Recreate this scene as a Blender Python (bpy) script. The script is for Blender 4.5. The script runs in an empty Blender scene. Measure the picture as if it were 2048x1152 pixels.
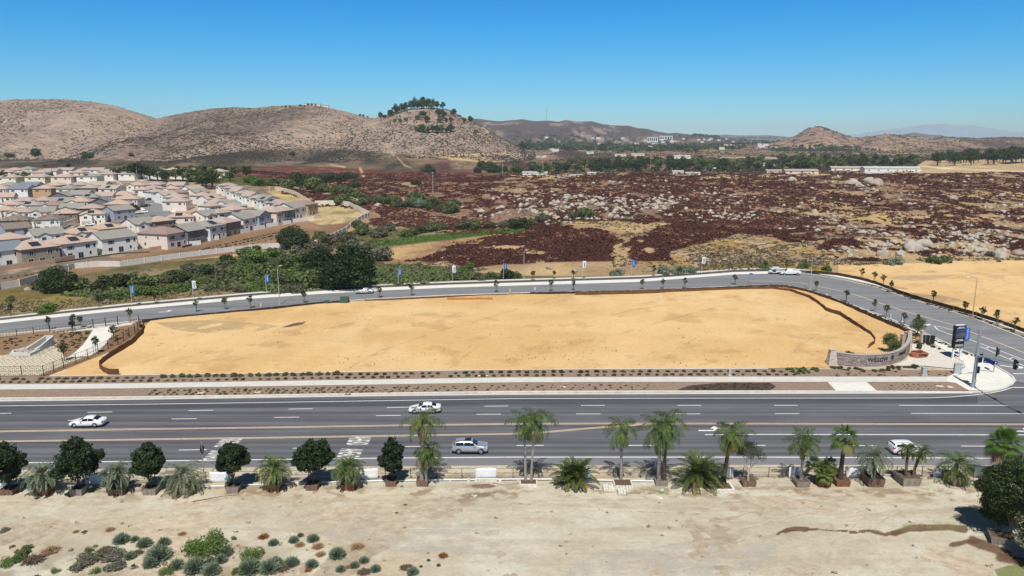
import bpy, bmesh, math, random
import numpy as np
from mathutils import Vector, Matrix
random.seed(7); np.random.seed(7)
R=math.radians
C=bpy.context.scene.collection
scene=bpy.context.scene
# ------------------------------------------------------------ camera, sky, sun, exposure
CH=40.0; PITCH=R(11.53); F=1490.0
cam=bpy.data.cameras.new("camera"); co=bpy.data.objects.new("camera",cam); C.objects.link(co)
co.location=(0,0,CH); co.rotation_euler=(R(90)-PITCH,0,0)
cam.sensor_width=36; cam.lens=36*F/2048; cam.clip_start=0.5; cam.clip_end=80000
scene.camera=co
SUN_EL=R(59); SUN_AZ=math.atan2(-0.045,-1.0)        # direction towards the sun, measured from +Y towards +X
w=bpy.data.worlds.new("World"); scene.world=w; w.use_nodes=True
nt=w.node_tree; nt.nodes.clear()
sky=nt.nodes.new("ShaderNodeTexSky"); sky.sky_type='NISHITA'; sky.sun_disc=False
sky.sun_elevation=SUN_EL; sky.sun_rotation=SUN_AZ; sky.altitude=500; sky.air_density=1.0; sky.dust_density=0.0; sky.ozone_density=4.0
bg=nt.nodes.new("ShaderNodeBackground"); bg.inputs[1].default_value=0.115
tcw=nt.nodes.new("ShaderNodeTexCoord"); sxw=nt.nodes.new("ShaderNodeSeparateXYZ"); rpw=nt.nodes.new("ShaderNodeValToRGB"); mlw=nt.nodes.new("ShaderNodeMix"); mlw.data_type='RGBA'; mlw.blend_type='MULTIPLY'; mlw.inputs[0].default_value=1
nt.links.new(tcw.outputs['Generated'],sxw.inputs[0]); nt.links.new(sxw.outputs['Z'],rpw.inputs[0])
E=rpw.color_ramp.elements                  # added tint over the sky by height; dims the upper dome for less fill
for q,(p_,c_) in enumerate([(0.0,(.40,.78,1.0)),(.02,(.34,.74,1.02)),(.059,(.26,.70,1.0)),(.095,(.16,.69,1.02)),(.1316,(.09,.66,1.05)),(.162,(.055,.62,1.06)),(.32,(.12,.26,.38)),(.7,(.24,.26,.27))]):
    e=E[q] if q<2 else E.new(p_)
    e.position=p_; e.color=c_+(1,)
ow=nt.nodes.new("ShaderNodeOutputWorld")
nt.links.new(sky.outputs[0],mlw.inputs[6]); nt.links.new(rpw.outputs[0],mlw.inputs[7]); nt.links.new(mlw.outputs[2],bg.inputs[0]); nt.links.new(bg.outputs[0],ow.inputs[0])
sl=bpy.data.lights.new("sun",'SUN'); sl.energy=5.0; sl.angle=R(0.5); sl.color=(1.0,0.955,0.88)
so=bpy.data.objects.new("sun",sl); C.objects.link(so)
sd=Vector((math.cos(SUN_EL)*math.sin(SUN_AZ),math.cos(SUN_EL)*math.cos(SUN_AZ),math.sin(SUN_EL)))
so.rotation_euler=sd.to_track_quat('Z','Y').to_euler()
scene.view_settings.view_transform='Standard'; scene.view_settings.look='None'
scene.view_settings.exposure=0.0; scene.view_settings.gamma=1.0
scene.render.engine='CYCLES'
# ------------------------------------------------------------ projection helpers
SP,CP=math.sin(PITCH),math.cos(PITCH)
def ray(x,y):
    u=(x-1024.)/F; v=(y-576.)/F
    return u, CP-v*SP, -SP-v*CP
def slope(y):
    u,a,b=ray(1024,y); return b/a
def gp(x,y,z=0.0):                       # pixel of the photograph -> point of a level plane
    u,a,b=ray(x,y); s=(z-CH)/b
    return (u*s,a*s,z)
def at(x,y,Y):                           # point seen at pixel (x,y) at forward distance Y
    u,a,b=ray(x,y); s=Y/a
    return (u*s,Y,CH+b*s)
def proj(X,Y,Z):
    dz=Z-CH; zc=Y*CP-dz*SP; yc=Y*SP+dz*CP
    zc=np.maximum(zc,1e-3)
    return 1024+F*X/zc, 576-F*yc/zc
# ------------------------------------------------------------ noise
def _h(i,j,s):
    n=(i.astype(np.int64)*374761393+j.astype(np.int64)*668265263+s*1274126177)&0x7fffffff
    n=((n^(n>>13))*1274126177)&0x7fffffff
    return ((n^(n>>16))&0xffffff)/float(0xffffff)
def vn(x,y,s=0):
    x=np.asarray(x,float); y=np.asarray(y,float)
    i=np.floor(x); j=np.floor(y); fx=x-i; fy=y-j
    fx=fx*fx*(3-2*fx); fy=fy*fy*(3-2*fy); i=i.astype(np.int64); j=j.astype(np.int64)
    return (_h(i,j,s)*(1-fx)+_h(i+1,j,s)*fx)*(1-fy)+(_h(i,j+1,s)*(1-fx)+_h(i+1,j+1,s)*fx)*fy
def fbm(x,y,s=0,o=4,g=0.5):
    a=1.;t=0;r=0
    for k in range(o):
        r=r+a*vn(np.asarray(x)*2**k+17.3*k,np.asarray(y)*2**k-9.1*k,s+k); t+=a; a*=g
    return r/t
def sst(a,b,x):
    t=np.clip((x-a)/(b-a),0,1); return t*t*(3-2*t)
def inpoly(P,x,y):
    x=np.asarray(x,float); y=np.asarray(y,float); c=np.zeros(x.shape,bool); n=len(P)
    for i in range(n):
        x1,y1=P[i]; x2,y2=P[(i+1)%n]
        if y1==y2: continue
        k=((y1>y)!=(y2>y))&(x<(x2-x1)*(y-y1)/(y2-y1)+x1); c^=k
    return c
def dline(P,x,y):
    d=np.full(np.shape(x),1e9)
    for (x1,y1),(x2,y2) in zip(P[:-1],P[1:]):
        dx,dy=x2-x1,y2-y1; L=dx*dx+dy*dy
        t=np.clip(((x-x1)*dx+(y-y1)*dy)/L,0,1)
        d=np.minimum(d,np.hypot(x-x1-t*dx,y-y1-t*dy))
    return d
# ------------------------------------------------------------ terrain height
YK=[60,165,185,200,220,245,270,300,340,390,450,520,600,680,760,850,1000,1150,1500,3000,40000]
TK={-900:[0,0,-3,-4,-6,-6,-6,-5,-3,-1,3,6,9,10,9,5,1,3,0,0,0],
 0:  [0,0,-2,-4,-6,-6,-6,-5.5,-4,-1.5,2.5,6,9,10.5,9,5,1,3,0,0,0],
 300:[0,0,-1.2,-3,-5,-6,-6,-5.5,-4,-1.5,2.5,6,9,10.5,9,5,1,3,0,0,0],
 450:[0,0,0,-1,-4,-5.5,-6,-5.7,-4.2,-1.5,2,5,8,9,7,4,1,3,0,0,0],
 600:[0,0,0,-.5,-2.5,-5,-6,-6,-4.8,-2,.5,2,3,4,3,2,1,3,0,0,0],
 750:[0,0,0,0,-2,-4,-5,-5,-4,-1,1,2,3,3.5,3,1.5,0,2,0,0,0],
 900:[0,0,0,0,-1,-3,-3.5,-4,-3,0,2,3,4,3,2,0,-1,0,0,0,0],
 1024:[0,0,0,0,-.6,-1,-.6,-1.5,-1.5,1,3,4,4.8,3.5,0,-2,-2,-1,0,0,0],
 1150:[0,0,0,0,-.4,0,1.2,1.2,0,1.5,3,4.5,6.6,4.5,0,-2,-2,-1,0,0,0],
 1260:[0,0,0,0,0,0,.6,.8,0,1.5,3,5,8.2,7,0,-2,-2,-1,0,0,0],
 1400:[0,0,0,0,0,0,.3,0,0,1,2,3.5,5.2,5,1,-2,-2,-1,0,0,0],
 1700:[0,0,0,0,0,0,2.0,.8,0,.8,2,3.5,5,5,1,-2,-1,-1,0,0,0],
 1820:[0,0,0,0,0,0,1.0,.6,0,.8,2,3.5,4.6,5.2,3,1,3,2,0,0,0],
 2048:[0,0,0,0,0,0,.5,.6,.5,1,2,3.2,4.2,5.0,5,5,6,4,0,0,0],
 3000:[0,0,0,0,0,0,.5,.6,.5,1,2,3.2,4.2,5.0,5,5,6,4,0,0,0]}
TX=sorted(TK); TZ=np.array([TK[k] for k in TX],float); TXt=(np.array(TX)-1024.)/F
def table(t,Y):
    ly=np.log(np.maximum(Y,30)); lk=np.log(np.array(YK,float))
    iy=np.clip(np.searchsorted(lk,ly)-1,0,len(YK)-2); fy=np.clip((ly-lk[iy])/(lk[iy+1]-lk[iy]),0,1)
    ix=np.clip(np.searchsorted(TXt,t)-1,0,len(TX)-2); fx=np.clip((t-TXt[ix])/(TXt[ix+1]-TXt[ix]),0,1)
    fy=fy*fy*(3-2*fy)*.5+fy*.5; fx=fx*fx*(3-2*fx)
    return (TZ[ix,iy]*(1-fx)+TZ[ix+1,iy]*fx)*(1-fy)+(TZ[ix,iy+1]*(1-fx)+TZ[ix+1,iy+1]*fx)*fy
def prof(P,Y):
    xs=np.array([(p[0]-1024.)/F for p in P]); zs=np.array([CH+Y*slope(p[1]) for p in P])
    return xs,zs
HILL_A=[(-1500,215),(-600,205),(-200,212),(0,204),(60,199),(160,199),(215,204),(250,211),(290,224),(330,237),(365,229),(400,223),(440,217),(480,215),(520,217),(560,212),(600,210),(650,211),(700,223),(740,234),(775,240),(830,250),(900,262),(960,276),(1020,296),(1060,312),(1100,330),(1500,420)]
HILL_K=[(560,330),(650,290),(700,262),(740,241),(770,233),(800,222),(830,217),(870,216),(900,219),(925,232),(950,245),(975,257),(1000,274),(1035,294),(1060,306),(1090,325),(1200,380)]
HILL_R=[(700,300),(850,260),(930,238),(955,237),(975,240),(1000,243),(1030,240),(1045,238),(1070,242),(1095,241),(1115,243),(1130,239.5),(1150,243),(1180,242),(1200,248),(1225,251),(1253,251),(1270,256),(1290,258),(1302,262),(1330,267),(1345,265),(1370,268),(1400,273),(1500,282),(1700,300)]
HILL_C=[(1350,300),(1450,290),(1530,287),(1560,280),(1585,268),(1603,257),(1620,252),(1635,254),(1655,262),(1680,271),(1700,276),(1730,271),(1762,268),(1790,270),(1825,274),(1850,277),(1868,273),(1900,275),(1950,276),(1990,274),(2048,275),(2300,272),(2700,268),(3500,270)]
HILL_D=[(1700,276),(1780,270),(1812,264),(1840,269),(1865,270),(1880,274),(1950,280)]
HILL_M=[(1500,280),(1640,270),(1700,268),(1740,262),(1775,257),(1800,254),(1830,249),(1870,247),(1890,250),(1930,251),(1965,257),(2010,264),(2060,267),(2200,270),(2600,280)]
HILL_N=[(1300,280),(1400,272),(1440,269),(1470,271),(1520,270),(1560,273),(1600,280)]
def bump(X,Y,t,P,Yb,Yc,Yf,z0,na,ns,seed,pw=1.0):
    xs,zs=prof(P,Yc); zc=np.interp(t,xs,zs)
    u=np.clip((Y-Yb)/(Yc-Yb),0,1)
    g=fbm(X/ns,Y/(ns*2.2),seed,5,.55)
    f=u**pw; f=f*.6+sst(0,1,u)*.4
    fr=z0+(zc-z0)*f+(g-.5)*na*np.sin(np.pi*np.clip(u,0,1))**.8*(1-u)*1.7*np.clip((zc-z0)/60,0,1.6)
    fr=np.minimum(fr,CH+(zc-CH)*np.minimum(Y,Yc)/Yc-.4-1.5*(1-u))
    cr=(fbm(X/(ns*.25),Y*0,seed+9,4)-.5)*na*.045*sst(.7,1,u)
    bk=z0+(zc-z0)*(1-sst(0,1,(Y-Yc)/(Yf-Yc)))
    z=np.where(Y<=Yc,fr+cr,bk+cr)
    return np.where(Y<Yb,-99,z)
def hz(X,Y):
    X=np.asarray(X,float); Y=np.asarray(Y,float); Ys=np.maximum(Y,20); t=X/Ys
    z=table(t,Ys)
    m=sst(238,300,Ys)*sst(-.33,-.2,t)*(1-.65*sst(700,1000,Ys))
    z=z+m*((fbm(X/62.,Ys/75.,3,3)-.5)*6.5+(fbm(X/17.,Ys/24.,8,3)-.5)*3.6)
    ml=sst(205,235,Ys)*(1-sst(-.33,-.2,t))*(1-sst(250,262,Ys))
    z=z+ml*(fbm(X/15.,Ys/15.,5,3)-.5)*1.2
    far=sst(1150,1700,Ys); z=z+far*(fbm(X/420.,Ys/600.,12,4)-.5)*26*sst(1150,2500,Ys)
    z=np.maximum(z,bump(X,Ys,t,HILL_A,1010,1600,2300,0,70,260.,21,1.0))
    z=np.maximum(z,bump(X,Ys,t,HILL_K,960,1350,1750,0,30,180.,31,1.15))
    z=np.maximum(z,bump(X,Ys,t,HILL_R,3000,4200,6500,-10,150,420.,41))
    z=np.maximum(z,bump(X,Ys,t,HILL_C,2150,2700,4000,-8,60,300.,51))
    z=np.maximum(z,bump(X,Ys,t,HILL_D,6500,8000,9500,-60,100,900.,61))
    z=np.maximum(z,bump(X,Ys,t,HILL_N,7500,9000,11000,-60,100,900.,63))
    z=np.maximum(z,bump(X,Ys,t,HILL_M,14000,19000,26000,-80,300,2500.,71))
    return z
_YS=np.concatenate([np.arange(60,700,1.0),np.arange(700,2000,4.),np.arange(2000,30000,40.)])
def pt(x,y,h=0.0):                       # pixel -> first terrain hit (raised by h)
    u,a,b=ray(x,y); s=_YS/a; X=u*s; Z=CH+b*s; H=hz(X,_YS)+h
    k=np.nonzero(Z<=H)[0]
    if len(k)==0: i=len(_YS)-1; return (X[i],_YS[i],float(H[i]-h))
    i=k[0]
    if i==0: return (X[0],_YS[0],float(H[0]-h))
    d0=Z[i-1]-H[i-1]; d1=Z[i]-H[i]; f=d0/(d0-d1+1e-9)
    Y=_YS[i-1]+f*(_YS[i]-_YS[i-1]); Xx=u*Y/a
    return (Xx,Y,float(hz(Xx,Y)))
def pxm(Y): return F/(Y*CP+CH*SP)         # pixels per metre
# ------------------------------------------------------------ object helpers
def tag(o,label=None,cat=None,group=None,kind=None):
    if label: o['label']=label
    if cat: o['category']=cat
    if group: o['group']=group
    if kind: o['kind']=kind
    return o
def empty(name,loc=(0,0,0),rz=0.0,label=None,cat=None,group=None):
    o=bpy.data.objects.new(name,None); o.empty_display_size=.2; C.objects.link(o)
    o.location=loc; o.rotation_euler=(0,0,rz); return tag(o,label,cat,group)
def link(name,me,parent=None,loc=None):
    o=bpy.data.objects.new(name,me); C.objects.link(o)
    if parent: o.parent=parent
    if loc is not None: o.location=loc
    return o
KIDS={}
def dup(root,loc=None,rz=None,sc=None,label=None,cat=None,group=None):
    def cp(o,p):
        c=o.copy(); C.objects.link(c); c.parent=p
        for ch in list(o.children): cp(ch,c)
        return c
    c=cp(root,None)
    if loc is not None: c.location=loc
    if rz is not None: c.rotation_euler=(0,0,rz)
    if sc is not None: c.scale=sc if hasattr(sc,'__len__') else (sc,sc,sc)
    return tag(c,label,cat,group)
class MB:
    def __init__(s): s.v=[]; s.f=[]; s.m=[]; s.n=0
    def add(s,v,f,m=0):
        v=[tuple(p) for p in v]; s.v+=v; s.f+=[tuple(i+s.n for i in q) for q in f]; s.m+=[m]*len(f); s.n+=len(v); return s
    def box(s,x0,x1,y0,y1,z0,z1,m=0,rz=0,c=(0,0)):
        v=[(x0,y0,z0),(x1,y0,z0),(x1,y1,z0),(x0,y1,z0),(x0,y0,z1),(x1,y0,z1),(x1,y1,z1),(x0,y1,z1)]
        if rz:
            a,b=math.cos(rz),math.sin(rz); v=[(c[0]+(p[0]-c[0])*a-(p[1]-c[1])*b,c[1]+(p[0]-c[0])*b+(p[1]-c[1])*a,p[2]) for p in v]
        return s.add(v,[(0,3,2,1),(4,5,6,7),(0,1,5,4),(1,2,6,5),(2,3,7,6),(3,0,4,7)],m)
    def tube(s,P,r,n=8,m=0,cap=True):
        P=[Vector(p) for p in P]; k=len(P); rr=r if hasattr(r,'__len__') else [r]*k; v=[]; f=[]
        for i,p in enumerate(P):
            d=(P[min(i+1,k-1)]-P[max(i-1,0)]).normalized()
            a=d.cross(Vector((0,0,1)) if abs(d.z)<.9 else Vector((1,0,0))).normalized(); b=d.cross(a)
            for j in range(n):
                q=2*math.pi*j/n; v.append(p+(a*math.cos(q)+b*math.sin(q))*rr[i])
        for i in range(k-1):
            for j in range(n):
                f.append((i*n+j,i*n+(j+1)%n,(i+1)*n+(j+1)%n,(i+1)*n+j))
        if cap: f.append(tuple(range(n))); f.append(tuple((k-1)*n+j for j in reversed(range(n))))
        return s.add(v,f,m)
    def prism(s,P,z0,z1,m=0):
        n=len(P); v=[(x,y,z0) for x,y in P]+[(x,y,z1) for x,y in P]
        return s.add(v,[tuple(reversed(range(n))),tuple(range(n,2*n))]+[(i,(i+1)%n,n+(i+1)%n,n+i) for i in range(n)],m)
    def lathe(s,prof,n=12,m=0,c=(0,0,0)):
        v=[];f=[];k=len(prof)
        for r,z in prof:
            for j in range(n): q=2*math.pi*j/n; v.append((c[0]+r*math.cos(q),c[1]+r*math.sin(q),c[2]+z))
        for i in range(k-1):
            for j in range(n): f.append((i*n+j,i*n+(j+1)%n,(i+1)*n+(j+1)%n,(i+1)*n+j))
        return s.add(v,f,m)
    def mesh(s,name,mats,smooth=False):
        me=bpy.data.meshes.new(name); me.from_pydata(s.v,[],s.f)
        for m in (mats if isinstance(mats,(list,tuple)) else [mats]): me.materials.append(m)
        me.polygons.foreach_set('material_index',s.m)
        if smooth: me.polygons.foreach_set('use_smooth',[True]*len(s.f))
        me.update(); return me
    def build(s,name,mats,parent=None,smooth=False,loc=None): return link(name,s.mesh(name,mats,smooth),parent,loc)
def npmesh(name,V,Q,mat,smooth=False,tri=False,mi=None):
    V=np.asarray(V,np.float32); Q=np.asarray(Q,np.int32); k=Q.shape[1]
    me=bpy.data.meshes.new(name); me.vertices.add(len(V)); me.vertices.foreach_set('co',V.ravel())
    me.loops.add(Q.size); me.loops.foreach_set('vertex_index',Q.ravel())
    me.polygons.add(len(Q)); me.polygons.foreach_set('loop_start',np.arange(0,Q.size,k,dtype=np.int32)); me.polygons.foreach_set('loop_total',np.full(len(Q),k,np.int32))
    for m in (mat if isinstance(mat,(list,tuple)) else [mat]): me.materials.append(m)
    if mi is not None: me.polygons.foreach_set('material_index',np.asarray(mi,np.int32))
    if smooth: me.polygons.foreach_set('use_smooth',np.ones(len(Q),bool))
    me.update(calc_edges=True); me.validate(); return me
def gridmesh(name,X,Y,Z,mat,col=None,smooth=True,extra=None):
    r,c=X.shape; idx=np.arange(r*c).reshape(r,c)
    Q=np.stack([idx[:-1,:-1],idx[:-1,1:],idx[1:,1:],idx[1:,:-1]],-1).reshape(-1,4)
    me=npmesh(name,np.stack([X,Y,Z],-1).reshape(-1,3),Q,mat,smooth)
    if col is not None:
        a=me.color_attributes.new('Col','FLOAT_COLOR','POINT'); a.data.foreach_set('color',np.concatenate([col.reshape(-1,3),np.ones((r*c,1))],1).astype(np.float32).ravel())
    if extra is not None:
        a=me.attributes.new('speck','FLOAT','POINT'); a.data.foreach_set('value',extra.ravel().astype(np.float32))
    return me
def ordw(n):
    a=['','first','second','third','fourth','fifth','sixth','seventh','eighth','ninth','tenth','eleventh','twelfth','thirteenth','fourteenth','fifteenth','sixteenth','seventeenth','eighteenth','nineteenth']
    T={2:'twenty',3:'thirty',4:'forty',5:'fifty',6:'sixty',7:'seventy',8:'eighty',9:'ninety'}; TT={2:'twentieth',3:'thirtieth',4:'fortieth',5:'fiftieth',6:'sixtieth',7:'seventieth',8:'eightieth',9:'ninetieth'}
    if n<20: return a[n]
    if n>=100: return 'hundredth' if n==100 else 'hundred and '+ordw(n-100)
    return TT[n//10] if n%10==0 else T[n//10]+'-'+a[n%10]
# ------------------------------------------------------------ materials
def srgb(r,g,b):
    f=lambda c:(c/255/12.92 if c/255<=.04045 else ((c/255+.055)/1.055)**2.4)
    return (f(r),f(g),f(b))
def mat(name,col,rough=.8,metal=0,noise=0.0,scale=3.0,bump=0.0,bscale=None,col2=None,emit=None,spec=.3,obj=False):
    m=bpy.data.materials.new(name); m.use_nodes=True; n=m.node_tree; p=n.nodes['Principled BSDF']
    p.inputs['Roughness'].default_value=rough; p.inputs['Metallic'].default_value=metal; p.inputs['Specular IOR Level'].default_value=spec
    c=tuple(col)+(1,) ; p.inputs['Base Color'].default_value=c
    if noise or col2:
        tc=n.nodes.new('ShaderNodeTexCoord'); nz=n.nodes.new('ShaderNodeTexNoise'); nz.inputs['Scale'].default_value=scale; nz.inputs['Detail'].default_value=6; nz.inputs['Roughness'].default_value=.62
        n.links.new(tc.outputs['Object'],nz.inputs['Vector'])
        mx=n.nodes.new('ShaderNodeMix'); mx.data_type='RGBA'
        a=tuple(max(0,x*(1-noise)) for x in col)+(1,); b=(tuple(col2)+(1,)) if col2 else tuple(min(1,x*(1+noise)) for x in col)+(1,)
        if col2: a=c
        mx.inputs[6].default_value=a; mx.inputs[7].default_value=b
        rp=n.nodes.new('ShaderNodeMapRange'); rp.inputs[1].default_value=.33; rp.inputs[2].default_value=.67
        n.links.new(nz.outputs['Fac'],rp.inputs[0]); n.links.new(rp.outputs[0],mx.inputs[0]); n.links.new(mx.outputs[2],p.inputs['Base Color'])
    if bump:
        tc=n.nodes.new('ShaderNodeTexCoord'); nz=n.nodes.new('ShaderNodeTexNoise'); nz.inputs['Scale'].default_value=bscale or scale*3; nz.inputs['Detail'].default_value=5
        n.links.new(tc.outputs['Object'],nz.inputs['Vector']); b=n.nodes.new('ShaderNodeBump'); b.inputs['Strength'].default_value=1; b.inputs['Distance'].default_value=bump
        n.links.new(nz.outputs['Fac'],b.inputs['Height']); n.links.new(b.outputs[0],p.inputs['Normal'])
    return m
def leafmat(name,c1,c2,trans=.25,rough=.6):
    m=bpy.data.materials.new(name); m.use_nodes=True; n=m.node_tree; p=n.nodes['Principled BSDF']; out=n.nodes['Material Output']
    g=n.nodes.new('ShaderNodeNewGeometry'); oi=n.nodes.new('ShaderNodeObjectInfo')
    ad=n.nodes.new('ShaderNodeMath'); ad.operation='MULTIPLY_ADD'; ad.inputs[1].default_value=.7; 
    n.links.new(g.outputs['Random Per Island'],ad.inputs[0])
    m2=n.nodes.new('ShaderNodeMath'); m2.operation='MULTIPLY'; m2.inputs[1].default_value=.3; n.links.new(oi.outputs['Random'],m2.inputs[0]); n.links.new(m2.outputs[0],ad.inputs[2])
    mx=n.nodes.new('ShaderNodeMix'); mx.data_type='RGBA'; mx.inputs[6].default_value=tuple(c1)+(1,); mx.inputs[7].default_value=tuple(c2)+(1,)
    n.links.new(ad.outputs[0],mx.inputs[0]); n.links.new(mx.outputs[2],p.inputs['Base Color']); p.inputs['Roughness'].default_value=rough; p.inputs['Specular IOR Level'].default_value=.25
    tr=n.nodes.new('ShaderNodeBsdfTranslucent'); n.links.new(mx.outputs[2],tr.inputs[0]); ms=n.nodes.new('ShaderNodeMixShader'); ms.inputs[0].default_value=trans
    n.links.new(p.outputs[0],ms.inputs[1]); n.links.new(tr.outputs[0],ms.inputs[2]); n.links.new(ms.outputs[0],out.inputs[0])
    return m
def groundmat(name,fine=.16,fs=2.2,speckle=False,bump=.06,bs=1.2,stretch=(1,1,1),sc=(.03,.022,.018),big=.12,bigs=.06):
    m=bpy.data.materials.new(name); m.use_nodes=True; n=m.node_tree; p=n.nodes['Principled BSDF']; p.inputs['Roughness'].default_value=.95; p.inputs['Specular IOR Level'].default_value=.1
    at_=n.nodes.new('ShaderNodeAttribute'); at_.attribute_name='Col'
    tc=n.nodes.new('ShaderNodeTexCoord'); mp=n.nodes.new('ShaderNodeMapping'); mp.inputs['Scale'].default_value=stretch; n.links.new(tc.outputs['Object'],mp.inputs['Vector'])
    def nz(scale,d=6,r=.65):
        x=n.nodes.new('ShaderNodeTexNoise'); x.inputs['Scale'].default_value=scale; x.inputs['Detail'].default_value=d; x.inputs['Roughness'].default_value=r; n.links.new(mp.outputs[0],x.inputs['Vector']); return x
    def mr(x,a,b,c,d):
        r=n.nodes.new('ShaderNodeMapRange'); r.inputs[1].default_value=a; r.inputs[2].default_value=b; r.inputs[3].default_value=c; r.inputs[4].default_value=d; n.links.new(x,r.inputs[0]); return r.outputs[0]
    a=mr(nz(fs).outputs['Fac'],.3,.7,1-fine,1+fine); b=mr(nz(bigs,4).outputs['Fac'],.3,.7,1-big,1+big)
    mu=n.nodes.new('ShaderNodeMath'); mu.operation='MULTIPLY'; n.links.new(a,mu.inputs[0]); n.links.new(b,mu.inputs[1])
    vm=n.nodes.new('ShaderNodeVectorMath'); vm.operation='SCALE'; n.links.new(at_.outputs['Color'],vm.inputs[0]); n.links.new(mu.outputs[0],vm.inputs['Scale'])
    colo=vm.outputs[0]
    if speckle:
        sp=n.nodes.new('ShaderNodeAttribute'); sp.attribute_name='speck'
        # shrub speckle whose size grows with distance band: small near, large on the hills
        geo=n.nodes.new('ShaderNodeNewGeometry'); sx=n.nodes.new('ShaderNodeSeparateXYZ'); n.links.new(geo.outputs['Position'],sx.inputs[0])
        near=mr(nz(.42,3,.6).outputs['Fac'],.0,1.,.0,1.); hill=mr(nz(.13,4,.75).outputs['Fac'],0.,1.,0.,1.); farn=mr(nz(.02,6,.75).outputs['Fac'],0.,1.,0.,1.)
        f1=mr(sx.outputs['Y'],700,1000,0.,1.); f2=mr(sx.outputs['Y'],1900,2300,0.,1.)
        def mix(f,a,b):
            x=n.nodes.new('ShaderNodeMix'); n.links.new(f,x.inputs[0]); n.links.new(a,x.inputs[2]); n.links.new(b,x.inputs[3]); return x.outputs[0]
        v=mix(f2,mix(f1,near,hill),farn)
        th=n.nodes.new('ShaderNodeMath'); th.operation='ADD'; n.links.new(v,th.inputs[0]); n.links.new(sp.outputs['Fac'],th.inputs[1])
        fac=mr(th.outputs[0],.985,1.03,0.,.85)
        mx=n.nodes.new('ShaderNodeMix'); mx.data_type='RGBA'; n.links.new(fac,mx.inputs[0]); n.links.new(colo,mx.inputs[6]); mx.inputs[7].default_value=tuple(sc)+(1,); colo=mx.outputs[2]
    n.links.new(colo,p.inputs['Base Color'])
    if bump:
        bn=n.nodes.new('ShaderNodeBump'); bn.inputs['Distance'].default_value=bump; bn.inputs['Strength'].default_value=1; n.links.new(nz(bs,5).outputs['Fac'],bn.inputs['Height']); n.links.new(bn.outputs[0],p.inputs['Normal'])
    return m
# ============================================================ GROUND
def al(r,g,b,k=.78): return np.array([x*k for x in srgb(r,g,b)])
c_dry=al(198,170,124); c_dry2=al(176,146,112); c_red=al(104,70,60); c_red2=al(146,112,90); c_tan=al(186,160,126)
c_hill=al(167,146,132); c_hill2=al(139,121,111); c_dark=al(74,66,58); c_grn=al(96,112,56); c_grn2=al(78,88,50); c_soil=al(160,140,116)
c_field=al(204,178,140); c_plain=al(150,122,104); c_mar=al(96,66,64)
def mixc(a,b,f): f=np.clip(f,0,1)[...,None]; return a*(1-f)+b*f
def brushmask(X,Y,px,py):
    X=np.asarray(X,float); Y=np.asarray(Y,float); jx=(fbm(X/20.,Y/20.,151,3)-.5); jy=(fbm(X/20.,Y/26.,155,3)-.5); px=px+jx*90; py=py+jy*34*np.clip(260./np.maximum(Y,200),.2,1)
    """0..1 density of red buckwheat brush; zones of the real hillside"""
    n=fbm(X/34.,Y/46.,101,4,.6); n2=fbm(X/7.,Y/10.,140,3,.6)
    zone=np.zeros(np.shape(X))
    R1=[(825,522),(905,492),(1010,466),(1060,448),(1215,462),(1235,492),(1190,532),(1140,556),(1010,550),(880,538)]
    R2=[(1240,487),(1330,455),(1400,435),(1480,452),(1450,474),(1360,502),(1320,530),(1250,518)]
    R3=[(380,330),(800,345),(1000,350),(1240,345),(2300,345),(2300,440),(2048,450),(1780,470),(1600,482),(1500,470),(1420,452),(1250,445),(1060,448),(960,462),(930,430),(890,425),(720,395),(600,370),(520,352)]
    R4=[(545,380),(640,383),(760,405),(900,435),(1010,455),(980,468),(860,470),(745,455),(735,428),(640,405)]
    R5=[(1540,440),(1620,440),(1640,470),(1580,482),(1545,475)]
    R6=[(1620,500),(1700,462),(2300,430),(2300,505),(1990,520),(1800,510),(1700,530)]
    for P,k in ((R1,.76),(R2,.78),(R3,.66),(R4,.76),(R5,.80),(R6,.64)):
        zone=np.maximum(zone,inpoly(P,px,py)*k)
    # more grass openings to the right and near, closed brush near the crest
    op=sst(1350,2000,px)*sst(385,430,py)*.26
    n4=fbm(X/3.2,Y/5.,147,3,.6); v=zone-op-(n-.5)*1.2-(n2-.5)*1.0-(n4-.5)*.5
    return np.clip((v-.42)/.10,0,1)*(zone>0)
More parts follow.
